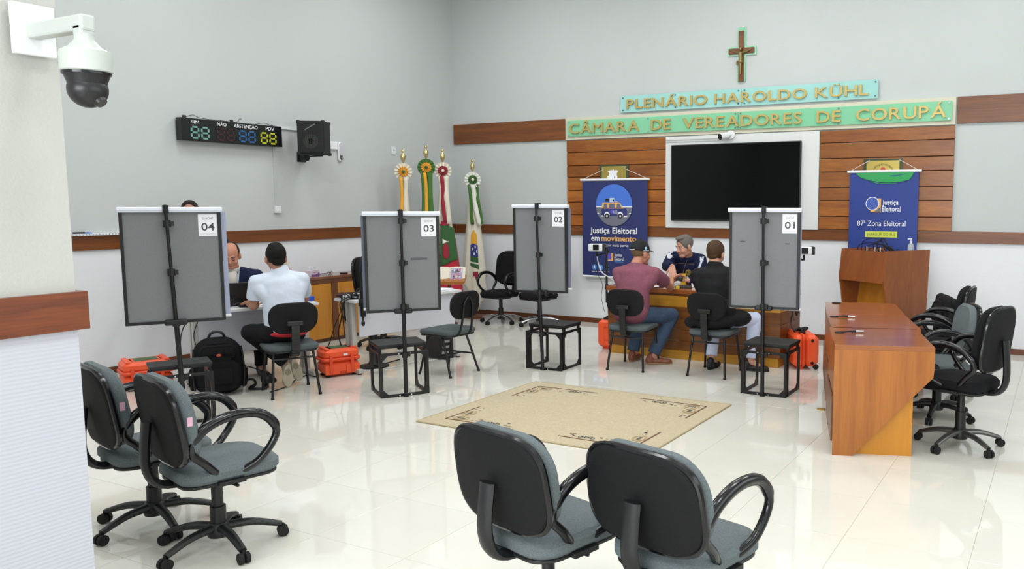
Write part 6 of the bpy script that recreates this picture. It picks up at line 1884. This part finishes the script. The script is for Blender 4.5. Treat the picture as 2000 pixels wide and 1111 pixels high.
# --- man in the white polo shirt, back to the camera (seated, left elbow on the white table)
O = Vector((2.25, -4.96, 0))
t = thing('person', 'person in white polo shirt and black trousers seated with back turned at the white table', 'person', O)
J = rel(dict(head=(2.12, -4.93, 1.19), neck=(2.16, -4.92, 1.065), shL=(2.05, -5.083, 0.99), shR=(2.26, -4.773, 1.0), pelvis=(2.25, -4.95, 0.55),
             elL=(1.985, -5.07, 0.775), wrL=(1.75, -4.95, 0.775), elR=(2.10, -4.62, 0.80), wrR=(1.86, -4.72, 0.775),
             hipL=(2.19, -5.05, 0.54), hipR=(2.26, -4.87, 0.54), knL=(1.90, -5.06, 0.53), knR=(1.88, -4.68, 0.52),
             anL=(2.07, -4.84, 0.235), anR=(1.985, -4.70, 0.26), toeL=(2.045, -4.81, 0.06), toeR=(1.985, -4.64, 0.08)), O)
f = Vector((-0.9, 0.42, -0.18))
B = basis(f)
bo, P = body_mesh(J, SKIN3, t, B, handspec={'L': ((-0.75, 0.65, 0), (0, 0, -1), 0.35), 'R': ((-0.85, -0.5, 0), (0, 0, -1), 0.35)})
face_parts(P, B, t, H_BLACK)
def polo(mb):
    torso(mb, J, 0.014, belly=0.016)
    for s in 'LR':
        q = J['sh' + s].lerp(J['el' + s], 0.72)
        mb.ball(J['sh' + s], 0.066, 18, 10)
        con(mb, J['sh' + s], q, 0.066, 0.068)
    con(mb, J['neck'] - Vector((0, 0, 0.03)), J['neck'] + Vector((-0.02, 0.01, 0.062)), 0.084, 0.071)
garment('polo_shirt', [polo], C_WHITE, t, smooth=14)
garment('black_trousers', [lambda mb: [mb.ball(J['pelvis'] + Vector((-0.02, 0.01, -0.02)), (0.175, 0.175, 0.085), 18, 10)] + [cap(mb, J['hip' + s], J['kn' + s], 0.094, 0.075) and con(mb, J['kn' + s], J['an' + s], 0.076, 0.058) for s in 'LR']], C_PANTS, t)
# red waistband showing beneath the shirt
def hemband(mb):
    mb.ball(J['pelvis'] + Vector((0.03, -0.015, -0.01)), (0.165, 0.165, 0.035), 20, 8)
garment('red_waistband', [hemband], mat('waist_red', 'c01f2c', 0.8), t, 0.007)
hair_cap('hair', H_BLACK, t, J['head'], B, [((0, 0.05, 0.045), Vector((0, 0.8, -0.55))), ((0, -0.02, -0.055), Vector((0, 0.25, -1)))], 0.013, [((0, -0.02, 0.115), (0.06, 0.07, 0.028)), ((0, 0.055, 0.10), (0.05, 0.035, 0.022)), ((0, -0.075, -0.03), (0.06, 0.035, 0.045))])
shoe('canvas_shoe', t, J['anL'] + Vector((0.055, -0.02, -0.02)), J['anL'] + Vector((0.015, 0.01, -0.23)), (-0.88, 0.47, 0.15), C_SHOE, C_SOLE, C_SOLED)
shoe('canvas_shoe', t, J['anR'] + Vector((0.06, -0.03, -0.02)), J['anR'] + Vector((0.045, 0.05, -0.235)), (-0.88, 0.40, 0.12), C_SHOE, C_SOLE, C_SOLED)

# --- vest man behind the white table, looking down
O = Vector((0.98, -4.50, 0))
t = thing('person', 'balding person in navy vest over white top looking down behind the laptop', 'person', O)
J = rel(dict(head=(1.06, -4.60, 1.165), neck=(0.99, -4.53, 1.02), shL=(1.10, -4.36, 0.945), shR=(0.86, -4.70, 0.945), pelvis=(0.90, -4.45, 0.52),
             elL=(1.26, -4.42, 0.77), wrL=(1.42, -4.66, 0.76), elR=(1.08, -4.92, 0.76), wrR=(1.32, -4.98, 0.765),
             hipL=(0.98, -4.39, 0.50), hipR=(0.90, -4.57, 0.50), knL=(1.34, -4.52, 0.50), knR=(1.26, -4.76, 0.50),
             anL=(1.36, -4.55, 0.09), anR=(1.28, -4.80, 0.09), toeL=(1.48, -4.60, 0.03), toeR=(1.40, -4.86, 0.03)), O)
f = Vector((0.70, -0.62, -0.48))
B = basis(f)
bo, P = body_mesh(J, SKIN2, t, B, handspec={'L': ((0.5, -0.8, 0), (0, 0, -1), 0.5), 'R': ((0.9, 0.2, 0), (0, 0, -1), 0.5)})
face_parts(P, B, t, H_DKB, lids=True)
hair_cap('hair', H_DKB, t, J['head'], B, [((0, 0.012, 0), Vector((0, 1, 0.12))), ((0, -0.03, -0.045), Vector((0, 0.2, -1))), ((0, -0.03, 0.095), Vector((0, 0.45, 1)))], 0.008)
garment('white_top', [lambda mb: (torso(mb, J, 0.010), [mb.ball(J['sh' + s], 0.064, 16, 10) and cap(mb, J['sh' + s], J['el' + s], 0.062, 0.050) and con(mb, J['el' + s], J['wr' + s], 0.050, 0.038) for s in 'LR'], con(mb, J['neck'] - Vector((0, 0, 0.02)), J['neck'] + Vector((0.01, -0.01, 0.03)), 0.074, 0.067))], fabric('knit_white', 'cfcac4'), t)
def vest(mb):
    torso(mb, J, 0.026)
    for s in 'LR':
        mb.ball(J['sh' + s] + Vector((0, 0, 0.006)), (0.074, 0.074, 0.066), 18, 10)
garment('navy_vest', [vest], C_NAVY, t, smooth=12)
garment('dark_trousers', [lambda mb: [cap(mb, J['hip' + s], J['kn' + s], 0.092, 0.072) and con(mb, J['kn' + s], J['an' + s], 0.072, 0.058) for s in 'LR']], C_PANTS, t)
for s in 'LR':
    shoe('shoe', t, J['an' + s] + Vector((-0.06, 0.02, -0.088)), J['toe' + s] + Vector((0.06, -0.03, -0.03)), (0, 0, 1), C_BSHOE, C_BSHOE)
fr = Vector((0.72, -0.69, 0))
ch = J['neck'] + fr * 0.10
# white collar bib between the vest fronts, lanyard and piping
MB().ball(J['neck'] + fr * 0.062 + Vector((0, 0, -0.085)), (0.058, 0.058, 0.085), 18, 12).build('collar', fabric('knit_white', 'cfcac4'), t, smooth=True)
sd = Vector((0.69, 0.72, 0))
MB().tube(bez([J['neck'] + sd * 0.06 + fr * 0.06 + Vector((0, 0, 0.01)), J['neck'] + sd * 0.055 + fr * 0.14 + Vector((0, 0, -0.12)), J['neck'] + sd * 0.01 + fr * 0.17 + Vector((0, 0, -0.30)), J['neck'] - sd * 0.04 + fr * 0.15 + Vector((0, 0, -0.12)), J['neck'] - sd * 0.06 + fr * 0.06 + Vector((0, 0, 0.01))], 7), 0.005, 8).build('lanyard', mat('lanyard_grey', '9fb0c4', 0.6), t, smooth=True)
MB().tube(bez([J['neck'] + sd * 0.05 + fr * 0.142 + Vector((0, 0, -0.20)), J['neck'] + sd * 0.12 + fr * 0.126 + Vector((0, 0, -0.185)), J['neck'] + sd * 0.19 + fr * 0.06 + Vector((0, 0, -0.22))], 7), 0.004, 6).build('piping', mat('piping_rust', 'a06a4c', 0.7), t, smooth=True)

# --- person standing behind screen 04, only the crown shows
O = Vector((0.60, -4.60, 0))
t = thing('person', 'standing person of whom only the crown of the head shows above screen 04', 'person', O)
J = rel(dict(head=(0.47, -4.60, 1.57), neck=(0.49, -4.56, 1.43), shL=(0.62, -4.40, 1.35), shR=(0.40, -4.70, 1.35), pelvis=(0.60, -4.50, 0.88),
             elL=(0.72, -4.36, 1.08), wrL=(0.80, -4.48, 0.86), elR=(0.45, -4.74, 1.07), wrR=(0.58, -4.82, 0.85),
             hipL=(0.68, -4.44, 0.86), hipR=(0.60, -4.56, 0.86), knL=(0.72, -4.40, 0.47), knR=(0.68, -4.52, 0.47),
             anL=(0.74, -4.36, 0.08), anR=(0.72, -4.50, 0.08), toeL=(0.86, -4.42, 0.03), toeR=(0.84, -4.57, 0.03)), O)
f = Vector((0.75, -0.62, -0.35))
B = basis(f)
bo, P = body_mesh(J, SKIN3, t, B, 0.008, handspec={'L': ((0.3, -0.3, -0.9), (-1, 0, 0), 0.4), 'R': ((0.3, -0.3, -0.9), (1, 0, 0), 0.4)})
face_parts(P, B, t, H_DKB)
hair_cap('hair', H_DKB, t, J['head'], B, [((0, 0.03, 0.06), Vector((0, 1, 0.1))), ((0, -0.02, -0.05), Vector((0, 0.2, -1)))], 0.010)
garment('dark_shirt', [lambda mb: (torso(mb, J, 0.014), [mb.ball(J['sh' + s], 0.066, 16, 10) and cap(mb, J['sh' + s], J['el' + s], 0.064, 0.054) and con(mb, J['el' + s], J['wr' + s], 0.054, 0.040) for s in 'LR'])], C_NAVY, t, 0.009)
garment('dark_trousers', [lambda mb: [mb.ball(J['pelvis'], (0.17, 0.14, 0.12), 18, 10)] + [cap(mb, J['hip' + s], J['kn' + s], 0.092, 0.070) and con(mb, J['kn' + s], J['an' + s], 0.070, 0.060) for s in 'LR']], C_PANTS, t, 0.009)
for s in 'LR':
    shoe('shoe', t, J['an' + s] + Vector((-0.06, 0.02, -0.08)), J['toe' + s] + Vector((0.06, -0.03, -0.03)), (0, 0, 1), C_BSHOE, C_BSHOE)

# --- man in the maroon T-shirt and black cap, back to the camera
O = Vector((4.45, -2.56, 0))
t = thing('person', 'person in maroon T-shirt, jeans and black cap reaching his arm over the desk', 'person', O)
J = rel(dict(head=(4.475, -2.42, 1.165), neck=(4.45, -2.49, 1.045), shL=(4.27, -2.53, 0.965), shR=(4.655, -2.47, 0.975), pelvis=(4.44, -2.58, 0.55),
             elL=(4.22, -2.28, 0.78), wrL=(4.36, -2.00, 0.80), elR=(4.638, -2.05, 0.79), wrR=(4.535, -1.805, 0.838),
             hipL=(4.36, -2.54, 0.535), hipR=(4.53, -2.54, 0.535), knL=(4.33, -2.14, 0.51), knR=(4.70, -2.14, 0.50),
             anL=(4.30, -2.27, 0.09), anR=(4.575, -2.33, 0.09), toeL=(4.28, -2.16, 0.035), toeR=(4.64, -2.25, 0.035)), O)
f = Vector((0.42, 0.90, -0.08))
B = basis(f)
bo, P = body_mesh(J, SKIN2, t, B, 0.0055, handspec={'L': ((0.5, 0.85, 0), (0, 0, -1), 0.4), 'R': ((0.45, 0.80, 0.30), (0.75, -0.35, -0.5), 0.8)})
face_parts(P, B, t, H_FAIR)
def tee(mb):
    torso(mb, J, 0.016, belly=0.018)
    for s in 'LR':
        q = J['sh' + s].lerp(J['el' + s], 0.60)
        mb.ball(J['sh' + s], 0.068, 18, 10)
        con(mb, J['sh' + s], q, 0.068, 0.073)
    con(mb, J['neck'] - Vector((0, 0, 0.03)), J['neck'] + Vector((0.0, 0.015, 0.018)), 0.086, 0.072)
    mb.ball(J['pelvis'] + Vector((0, -0.01, 0.03)), (0.195, 0.155, 0.115), 22, 12)
garment('maroon_tee', [tee], C_MAROON, t, smooth=14)
garment('jeans', [lambda mb: [mb.ball(J['pelvis'] + Vector((0, 0.02, -0.015)), (0.18, 0.15, 0.085), 18, 10)] + [cap(mb, J['hip' + s], J['kn' + s], 0.096, 0.077) and con(mb, J['kn' + s], J['an' + s] + Vector((0, 0, 0.02)), 0.076, 0.066) for s in 'LR']], C_DENIM, t)
hair_cap('short_hair', H_FAIR, t, J['head'], B, [((0, 0.01, 0), Vector((0, 1, 0.0))), ((0, -0.02, -0.06), Vector((0, 0.3, -1)))], 0.003)
cp = hair_cap('black_cap', mat('cap_black', '101012', 0.85, bump=0.15, bscale=90), t, J['head'], B, [((0, 0, 0.022), Vector((0, -0.10, -1)))], 0.016, [((0, -0.01, 0.115), (0.055, 0.06, 0.022))])
def brim():
    mb = MB()
    n = 14
    vs = []
    for k, h in ((0, 0.0), (1, 0.005)):
        for i in range(n + 1):
            a = PI * i / n
            for r in (0.55, 1.0):
                x = 0.086 * math.cos(a) * (0.98 if r == 1 else 0.95)
                y = 0.045 + (0.10 * math.sin(a)) * r
                vs.append(P(x, y, 0.034 - 0.012 * r * math.sin(a) - 2.2 * x * x + h + 0.006))
    N = (n + 1) * 2
    fs = []
    for i in range(n):
        fs += [(i * 2, i * 2 + 1, i * 2 + 3, i * 2 + 2), (N + i * 2, N + i * 2 + 2, N + i * 2 + 3, N + i * 2 + 1), (i * 2 + 1, N + i * 2 + 1, N + i * 2 + 3, i * 2 + 3), (i * 2, i * 2 + 2, N + i * 2 + 2, N + i * 2)]
    mb.add(vs, fs)
    return mb
brim().build('brim', mat('cap_black', '101012', 0.85), cp, smooth=True)
MB().ball(P(0, -0.02, 0.145), 0.009, 10, 6).build('cap_button', mat('cap_black', '101012', 0.85), cp, smooth=True)
MB().tube([P(0.05, -0.122, 0.040), P(0.02, -0.137, 0.036), P(-0.02, -0.137, 0.036)], 0.005, 8, flat=0.5).build('cap_strap_mark', mat('cap_mark', '9aa4ae', 0.5), cp, smooth=True)
MB().ball(P(0.092, -0.01, 0.058), (0.006, 0.016, 0.016), 12, 8, B.to_4x4()).build('cap_badge', mat('cap_badge_blue', '9cc0dd', 0.5), cp, smooth=True)
MB().tube([P(0.094, -0.045, 0.030), P(0.096, -0.01, 0.034), P(0.09, 0.03, 0.036)], 0.0045, 8).build('cap_edge_mark', mat('cap_mark', '9aa4ae', 0.5), cp, smooth=True)
shoe('brown_shoe', t, J['anL'] + Vector((0.005, -0.075, -0.09)), J['toeL'] + Vector((0, 0.08, -0.035)), (0, 0, 1), C_LEATH, mat('sole_tan', '8a6a4a', 0.7))
shoe('brown_shoe', t, J['anR'] + Vector((-0.07, -0.04, -0.09)), J['toeR'] + Vector((0.10, 0.03, -0.035)), (0, 0, 1), C_LEATH, mat('sole_tan', '8a6a4a', 0.7))

# --- youth in the black jacket, back to the camera
O = Vector((5.32, -2.47, 0))
t = thing('person', 'youth in loose black jacket and pale jeans seated with back turned beside screen 01', 'person', O)
J = rel(dict(head=(5.275, -2.34, 1.175), neck=(5.29, -2.40, 1.05), shL=(5.12, -2.43, 0.965), shR=(5.465, -2.39, 0.985), pelvis=(5.32, -2.50, 0.55),
             elL=(5.06, -2.18, 0.80), wrL=(5.10, -1.96, 0.80), elR=(5.52, -2.16, 0.79), wrR=(5.40, -1.95, 0.80),
             hipL=(5.24, -2.46, 0.535), hipR=(5.41, -2.46, 0.535), knL=(5.17, -2.10, 0.50), knR=(5.62, -2.13, 0.52),
             anL=(5.205, -2.26, 0.10), anR=(5.60, -2.18, 0.10), toeL=(5.215, -2.17, 0.035), toeR=(5.70, -2.16, 0.035)), O)
f = Vector((0.06, 0.97, -0.22))
B = basis(f)
bo, P = body_mesh(J, SKIN1, t, B, handspec={'L': ((0.3, 0.95, 0), (0, 0, -1), 0.4), 'R': ((-0.3, 0.95, 0), (0, 0, -1), 0.4)})
face_parts(P, B, t, H_BROWN)
hair_cap('hair', H_BROWN, t, J['head'], B, [((0, 0.055, 0.02), Vector((0, 1, -0.3))), ((0, -0.02, -0.062), Vector((0, 0.25, -1)))], 0.016, [((0, -0.06, 0.07), (0.075, 0.06, 0.06)), ((0, -0.075, -0.02), (0.06, 0.035, 0.04))])
def blackjacket(mb):
    torso(mb, J, 0.022)
    for s in 'LR':
        mb.ball(J['sh' + s], 0.074, 18, 10)
        cap(mb, J['sh' + s], J['el' + s], 0.076, 0.068)
        con(mb, J['el' + s], J['wr' + s] + (J['wr' + s] - J['el' + s]) * 0.02, 0.066, 0.048)
    con(mb, J['neck'] - Vector((0, 0, 0.03)), J['neck'] + Vector((0, 0.02, 0.05)), 0.094, 0.076)
    mb.ball(J['pelvis'] + Vector((0.0, -0.01, -0.01)), (0.25, 0.18, 0.10), 24, 12)
    mb.ball(J['pelvis'] + Vector((0.02, 0.0, 0.10)), (0.21, 0.15, 0.13), 24, 12)
    mb.ball(J['pelvis'] + Vector((0.20, 0.13, 0.005)), (0.14, 0.16, 0.085), 20, 12)
    mb.ball(J['pelvis'] + Vector((-0.20, 0.0, -0.045)), (0.10, 0.12, 0.065), 20, 12)
garment('black_jacket', [blackjacket], C_BLACK, t, smooth=14)
garment('pale_jeans', [lambda mb: [mb.ball(J['pelvis'] + Vector((0, 0.02, -0.015)), (0.17, 0.14, 0.08), 18, 10)] + [cap(mb, J['hip' + s], J['kn' + s], 0.09, 0.073) and con(mb, J['kn' + s], J['an' + s] + Vector((0, 0, 0.03)), 0.072, 0.060) for s in 'LR']], C_PALE, t)
shoe('black_shoe', t, J['anL'] + Vector((0.0, -0.085, -0.10)), J['toeL'] + Vector((0, 0.08, -0.035)), (0, 0, 1), C_BSHOE, C_BSHOE)
shoe('black_shoe', t, J['anR'] + Vector((-0.085, -0.01, -0.10)), J['toeR'] + Vector((0.08, 0.01, -0.035)), (0, 0, 1), C_BSHOE, C_BSHOE)

# --- smiling man in the navy jacket behind the desk
O = Vector((4.55, -1.00, 0))
t = thing('person', 'grey haired smiling person in navy jacket leaning over the desk to hold a hand', 'person', O)
J = rel(dict(head=(4.482, -1.36, 1.188), neck=(4.465, -1.22, 1.06), shL=(4.585, -1.12, 1.025), shR=(4.255, -1.20, 1.055), pelvis=(4.55, -0.92, 0.53),
             elL=(4.69, -1.36, 0.81), wrL=(4.640, -1.595, 0.822), elR=(4.315, -1.47, 0.965), wrR=(4.486, -1.69, 0.985),
             hipL=(4.64, -0.92, 0.50), hipR=(4.48, -0.92, 0.50), knL=(4.66, -1.22, 0.49), knR=(4.42, -1.22, 0.49),
             anL=(4.66, -1.08, 0.09), anR=(4.42, -1.08, 0.09), toeL=(4.66, -1.18, 0.03), toeR=(4.42, -1.18, 0.03)), O)
f = Vector((-0.42, -0.86, -0.30))
B = basis(f)
bo, P = body_mesh(J, SKIN1, t, B, 0.005, handspec={'R': ((0.32, -0.60, -0.72), (-0.1, 0.75, -0.65), 0.32), 'L': ((-0.62, -0.78, 0.05), (0.0, 0.0, 1), 0.5)})
face_parts(P, B, t, H_GREY, smile=True)
hair_cap('hair', H_GREY, t, J['head'], B, [((0, 0.062, 0.062), Vector((0, 1, -0.25))), ((0, -0.02, -0.045), Vector((0, 0.4, -1)))], 0.010, [((0, 0.03, 0.115), (0.058, 0.055, 0.026))])
def navyjacket(mb):
    torso(mb, J, 0.020)
    for s in 'LR':
        mb.ball(J['sh' + s], 0.070, 18, 10)
        cap(mb, J['sh' + s], J['el' + s], 0.072, 0.064)
        con(mb, J['el' + s], J['wr' + s], 0.063, 0.044)
    con(mb, J['neck'] - Vector((0, 0, 0.03)), J['neck'] + Vector((0, -0.02, 0.025)), 0.094, 0.078)
nj = garment('navy_jacket', [navyjacket], C_NAVY, t, smooth=10)
garment('dark_trousers', [lambda mb: [mb.ball(J['pelvis'], (0.17, 0.15, 0.09), 18, 10)] + [cap(mb, J['hip' + s], J['kn' + s], 0.092, 0.072) and con(mb, J['kn' + s], J['an' + s], 0.072, 0.058) for s in 'LR']], C_PANTS, t)
for s in 'LR':
    shoe('shoe', t, J['an' + s] + Vector((0, 0.07, -0.088)), J['toe' + s] + Vector((0, -0.08, -0.03)), (0, 0, 1), C_BSHOE, C_BSHOE)
# jacket trim laid on the cloth: white shoulder marks, zip and crest
from mathutils.bvhtree import BVHTree
def on_cloth(ob, name, m, pts, dirv, off=0.003, thick=0.0, parent=None):
    """pts: list of polygons (world-ish, in the person's space) pushed along DIRV on to the cloth."""
    dg = bpy.context.evaluated_depsgraph_get()
    me = ob.data
    bv = BVHTree.FromPolygons([v.co for v in me.vertices], [tuple(p.vertices) for p in me.polygons])
    d = Vector(dirv).normalized()
    mb = MB()
    for poly in pts:
        vs = []
        for p in poly:
            h = bv.ray_cast(Vector(p) - d * 0.6, d)
            vs.append((h[0] - d * off) if h[0] is not None else None)
        if all(v is not None for v in vs):
            mb.add(vs, [tuple(range(len(vs)))])
    if mb.v:
        o = mb.build(name, m, parent)
        sdm = o.modifiers.new('thick', 'SOLIDIFY'); sdm.thickness = 0.003; sdm.offset = 1
        return o
def grid_poly(c, ux, uy, shape, nx=10, ny=10):
    """cells of a grid around c whose centres lie in SHAPE(x, y)."""
    out = []
    for i in range(nx):
        for k in range(ny):
            x0, x1 = -1 + 2 * i / nx, -1 + 2 * (i + 1) / nx
            y0, y1 = -1 + 2 * k / ny, -1 + 2 * (k + 1) / ny
            if shape((x0 + x1) / 2, (y0 + y1) / 2):
                out.append([c + ux * a + uy * b for a, b in ((x0, y0), (x1, y0), (x1, y1), (x0, y1))])
    return out
dview = Vector((-0.38, 0.92, -0.05)).normalized()       # from the camera's side into the man
sdv = Vector((0.92, 0.38, 0))
upz = Vector((0, 0, 1))
WPATCH = mat('patch_white', 'd5d8e2', 0.7)
on_cloth(nj, 'white_shoulder_mark', WPATCH, grid_poly(Vector((4.268, -1.28, 1.10)) - O, sdv * 0.05, upz * 0.062, lambda x, y: (x - 0.15) ** 2 * 1.6 + (y - 0.52) ** 2 * 1.8 < 0.36 or (x + 0.1) ** 2 + (y + 0.42) ** 2 * 1.5 < 0.40, 22, 22), dview, parent=t)
on_cloth(nj, 'white_shoulder_mark', WPATCH, grid_poly(Vector((4.625, -1.2, 1.005)) - O, sdv * 0.04, upz * 0.062, lambda x, y: abs(x - 0.55 * y) < 0.28 or (y > 0.25 and abs(x - 0.1) < 0.5 and abs(x - 0.1) > 0.12), 22, 22), dview, parent=t)
zc = Vector((4.462, -1.33, 1.035)) - O
ZM = mat('zip_rust', '8a6a5c', 0.5)
def zp(s):
    return zc + sdv * (0.035 - 0.075 * s + 0.02 * s * s) - upz * (0.01 + 0.19 * s)
on_cloth(nj, 'zip', ZM, [[zp(k / 24) - sdv * 0.003, zp(k / 24) + sdv * 0.003, zp((k + 1) / 24) + sdv * 0.003, zp((k + 1) / 24) - sdv * 0.003] for k in range(24)], dview, parent=t)
def pp_(a):
    return zc + sdv * a - upz * (0.045 + 0.5 * max(a, 0) * max(a, 0.05))
on_cloth(nj, 'seam_piping', ZM, [[pp_(a), pp_(a + 0.02), pp_(a + 0.02) - upz * 0.004, pp_(a) - upz * 0.004] for a in [-0.10 + 0.02 * k for k in range(11)]], dview, parent=t)
cr = Vector((4.505, -1.3, 0.885)) - O
on_cloth(nj, 'gold_crest', mat('crest_gold', '9a8a4e', 0.6), grid_poly(cr, sdv * 0.034, upz * 0.036, lambda x, y: 0.5 < (x * x + y * y) ** 0.5 < 0.98 or (abs(x) < 0.2 and abs(y) < 0.5) or (x > 0 and abs(y) < 0.15), 18, 18), dview, parent=t)
on_cloth(nj, 'crest_lettering', WPATCH, grid_poly(cr + Vector((-0.01, 0, -0.05)), sdv * 0.026, upz * 0.007, lambda x, y: abs(x) < 0.9, 8, 2), dview, parent=t)

# dark jacket over the low chair by the lectern
jk = thing('draped_jacket', 'dark jacket hung over the low chair back beside the lectern', 'jacket', (7.14, -1.51, -0.13), 1.9)
mb = MB()
for i in range(9):
    x = -0.20 + 0.05 * i
    cap(mb, (x, -0.21 + 0.012 * math.sin(i * 2.1), 0.87), (x * 1.08, -0.19 + 0.02 * math.sin(i * 1.3), 0.55 - 0.03 * math.sin(i)), 0.045, 0.04, 10)
    cap(mb, (x, -0.27, 0.86), (x * 1.1, -0.34 + 0.015 * math.sin(i * 1.9), 0.42 - 0.04 * math.sin(i * 1.4)), 0.04, 0.045, 10)
me = vox(mb, 0.012, 3)
link('jacket_cloth', me, C_BLACK, jk)
me.polygons.foreach_set('use_smooth', [True] * len(me.polygons))
cap(MB(), (0, 0, 0), (0, 0, 1), 0.1)
MB().tube(bez([(-0.24, -0.25, 0.80), (-0.28, -0.22, 0.62), (-0.27, -0.20, 0.45)], 6), [0.05] * 6 + [0.045] * 7, 12).build('sleeve', C_BLACK, jk, smooth=True)
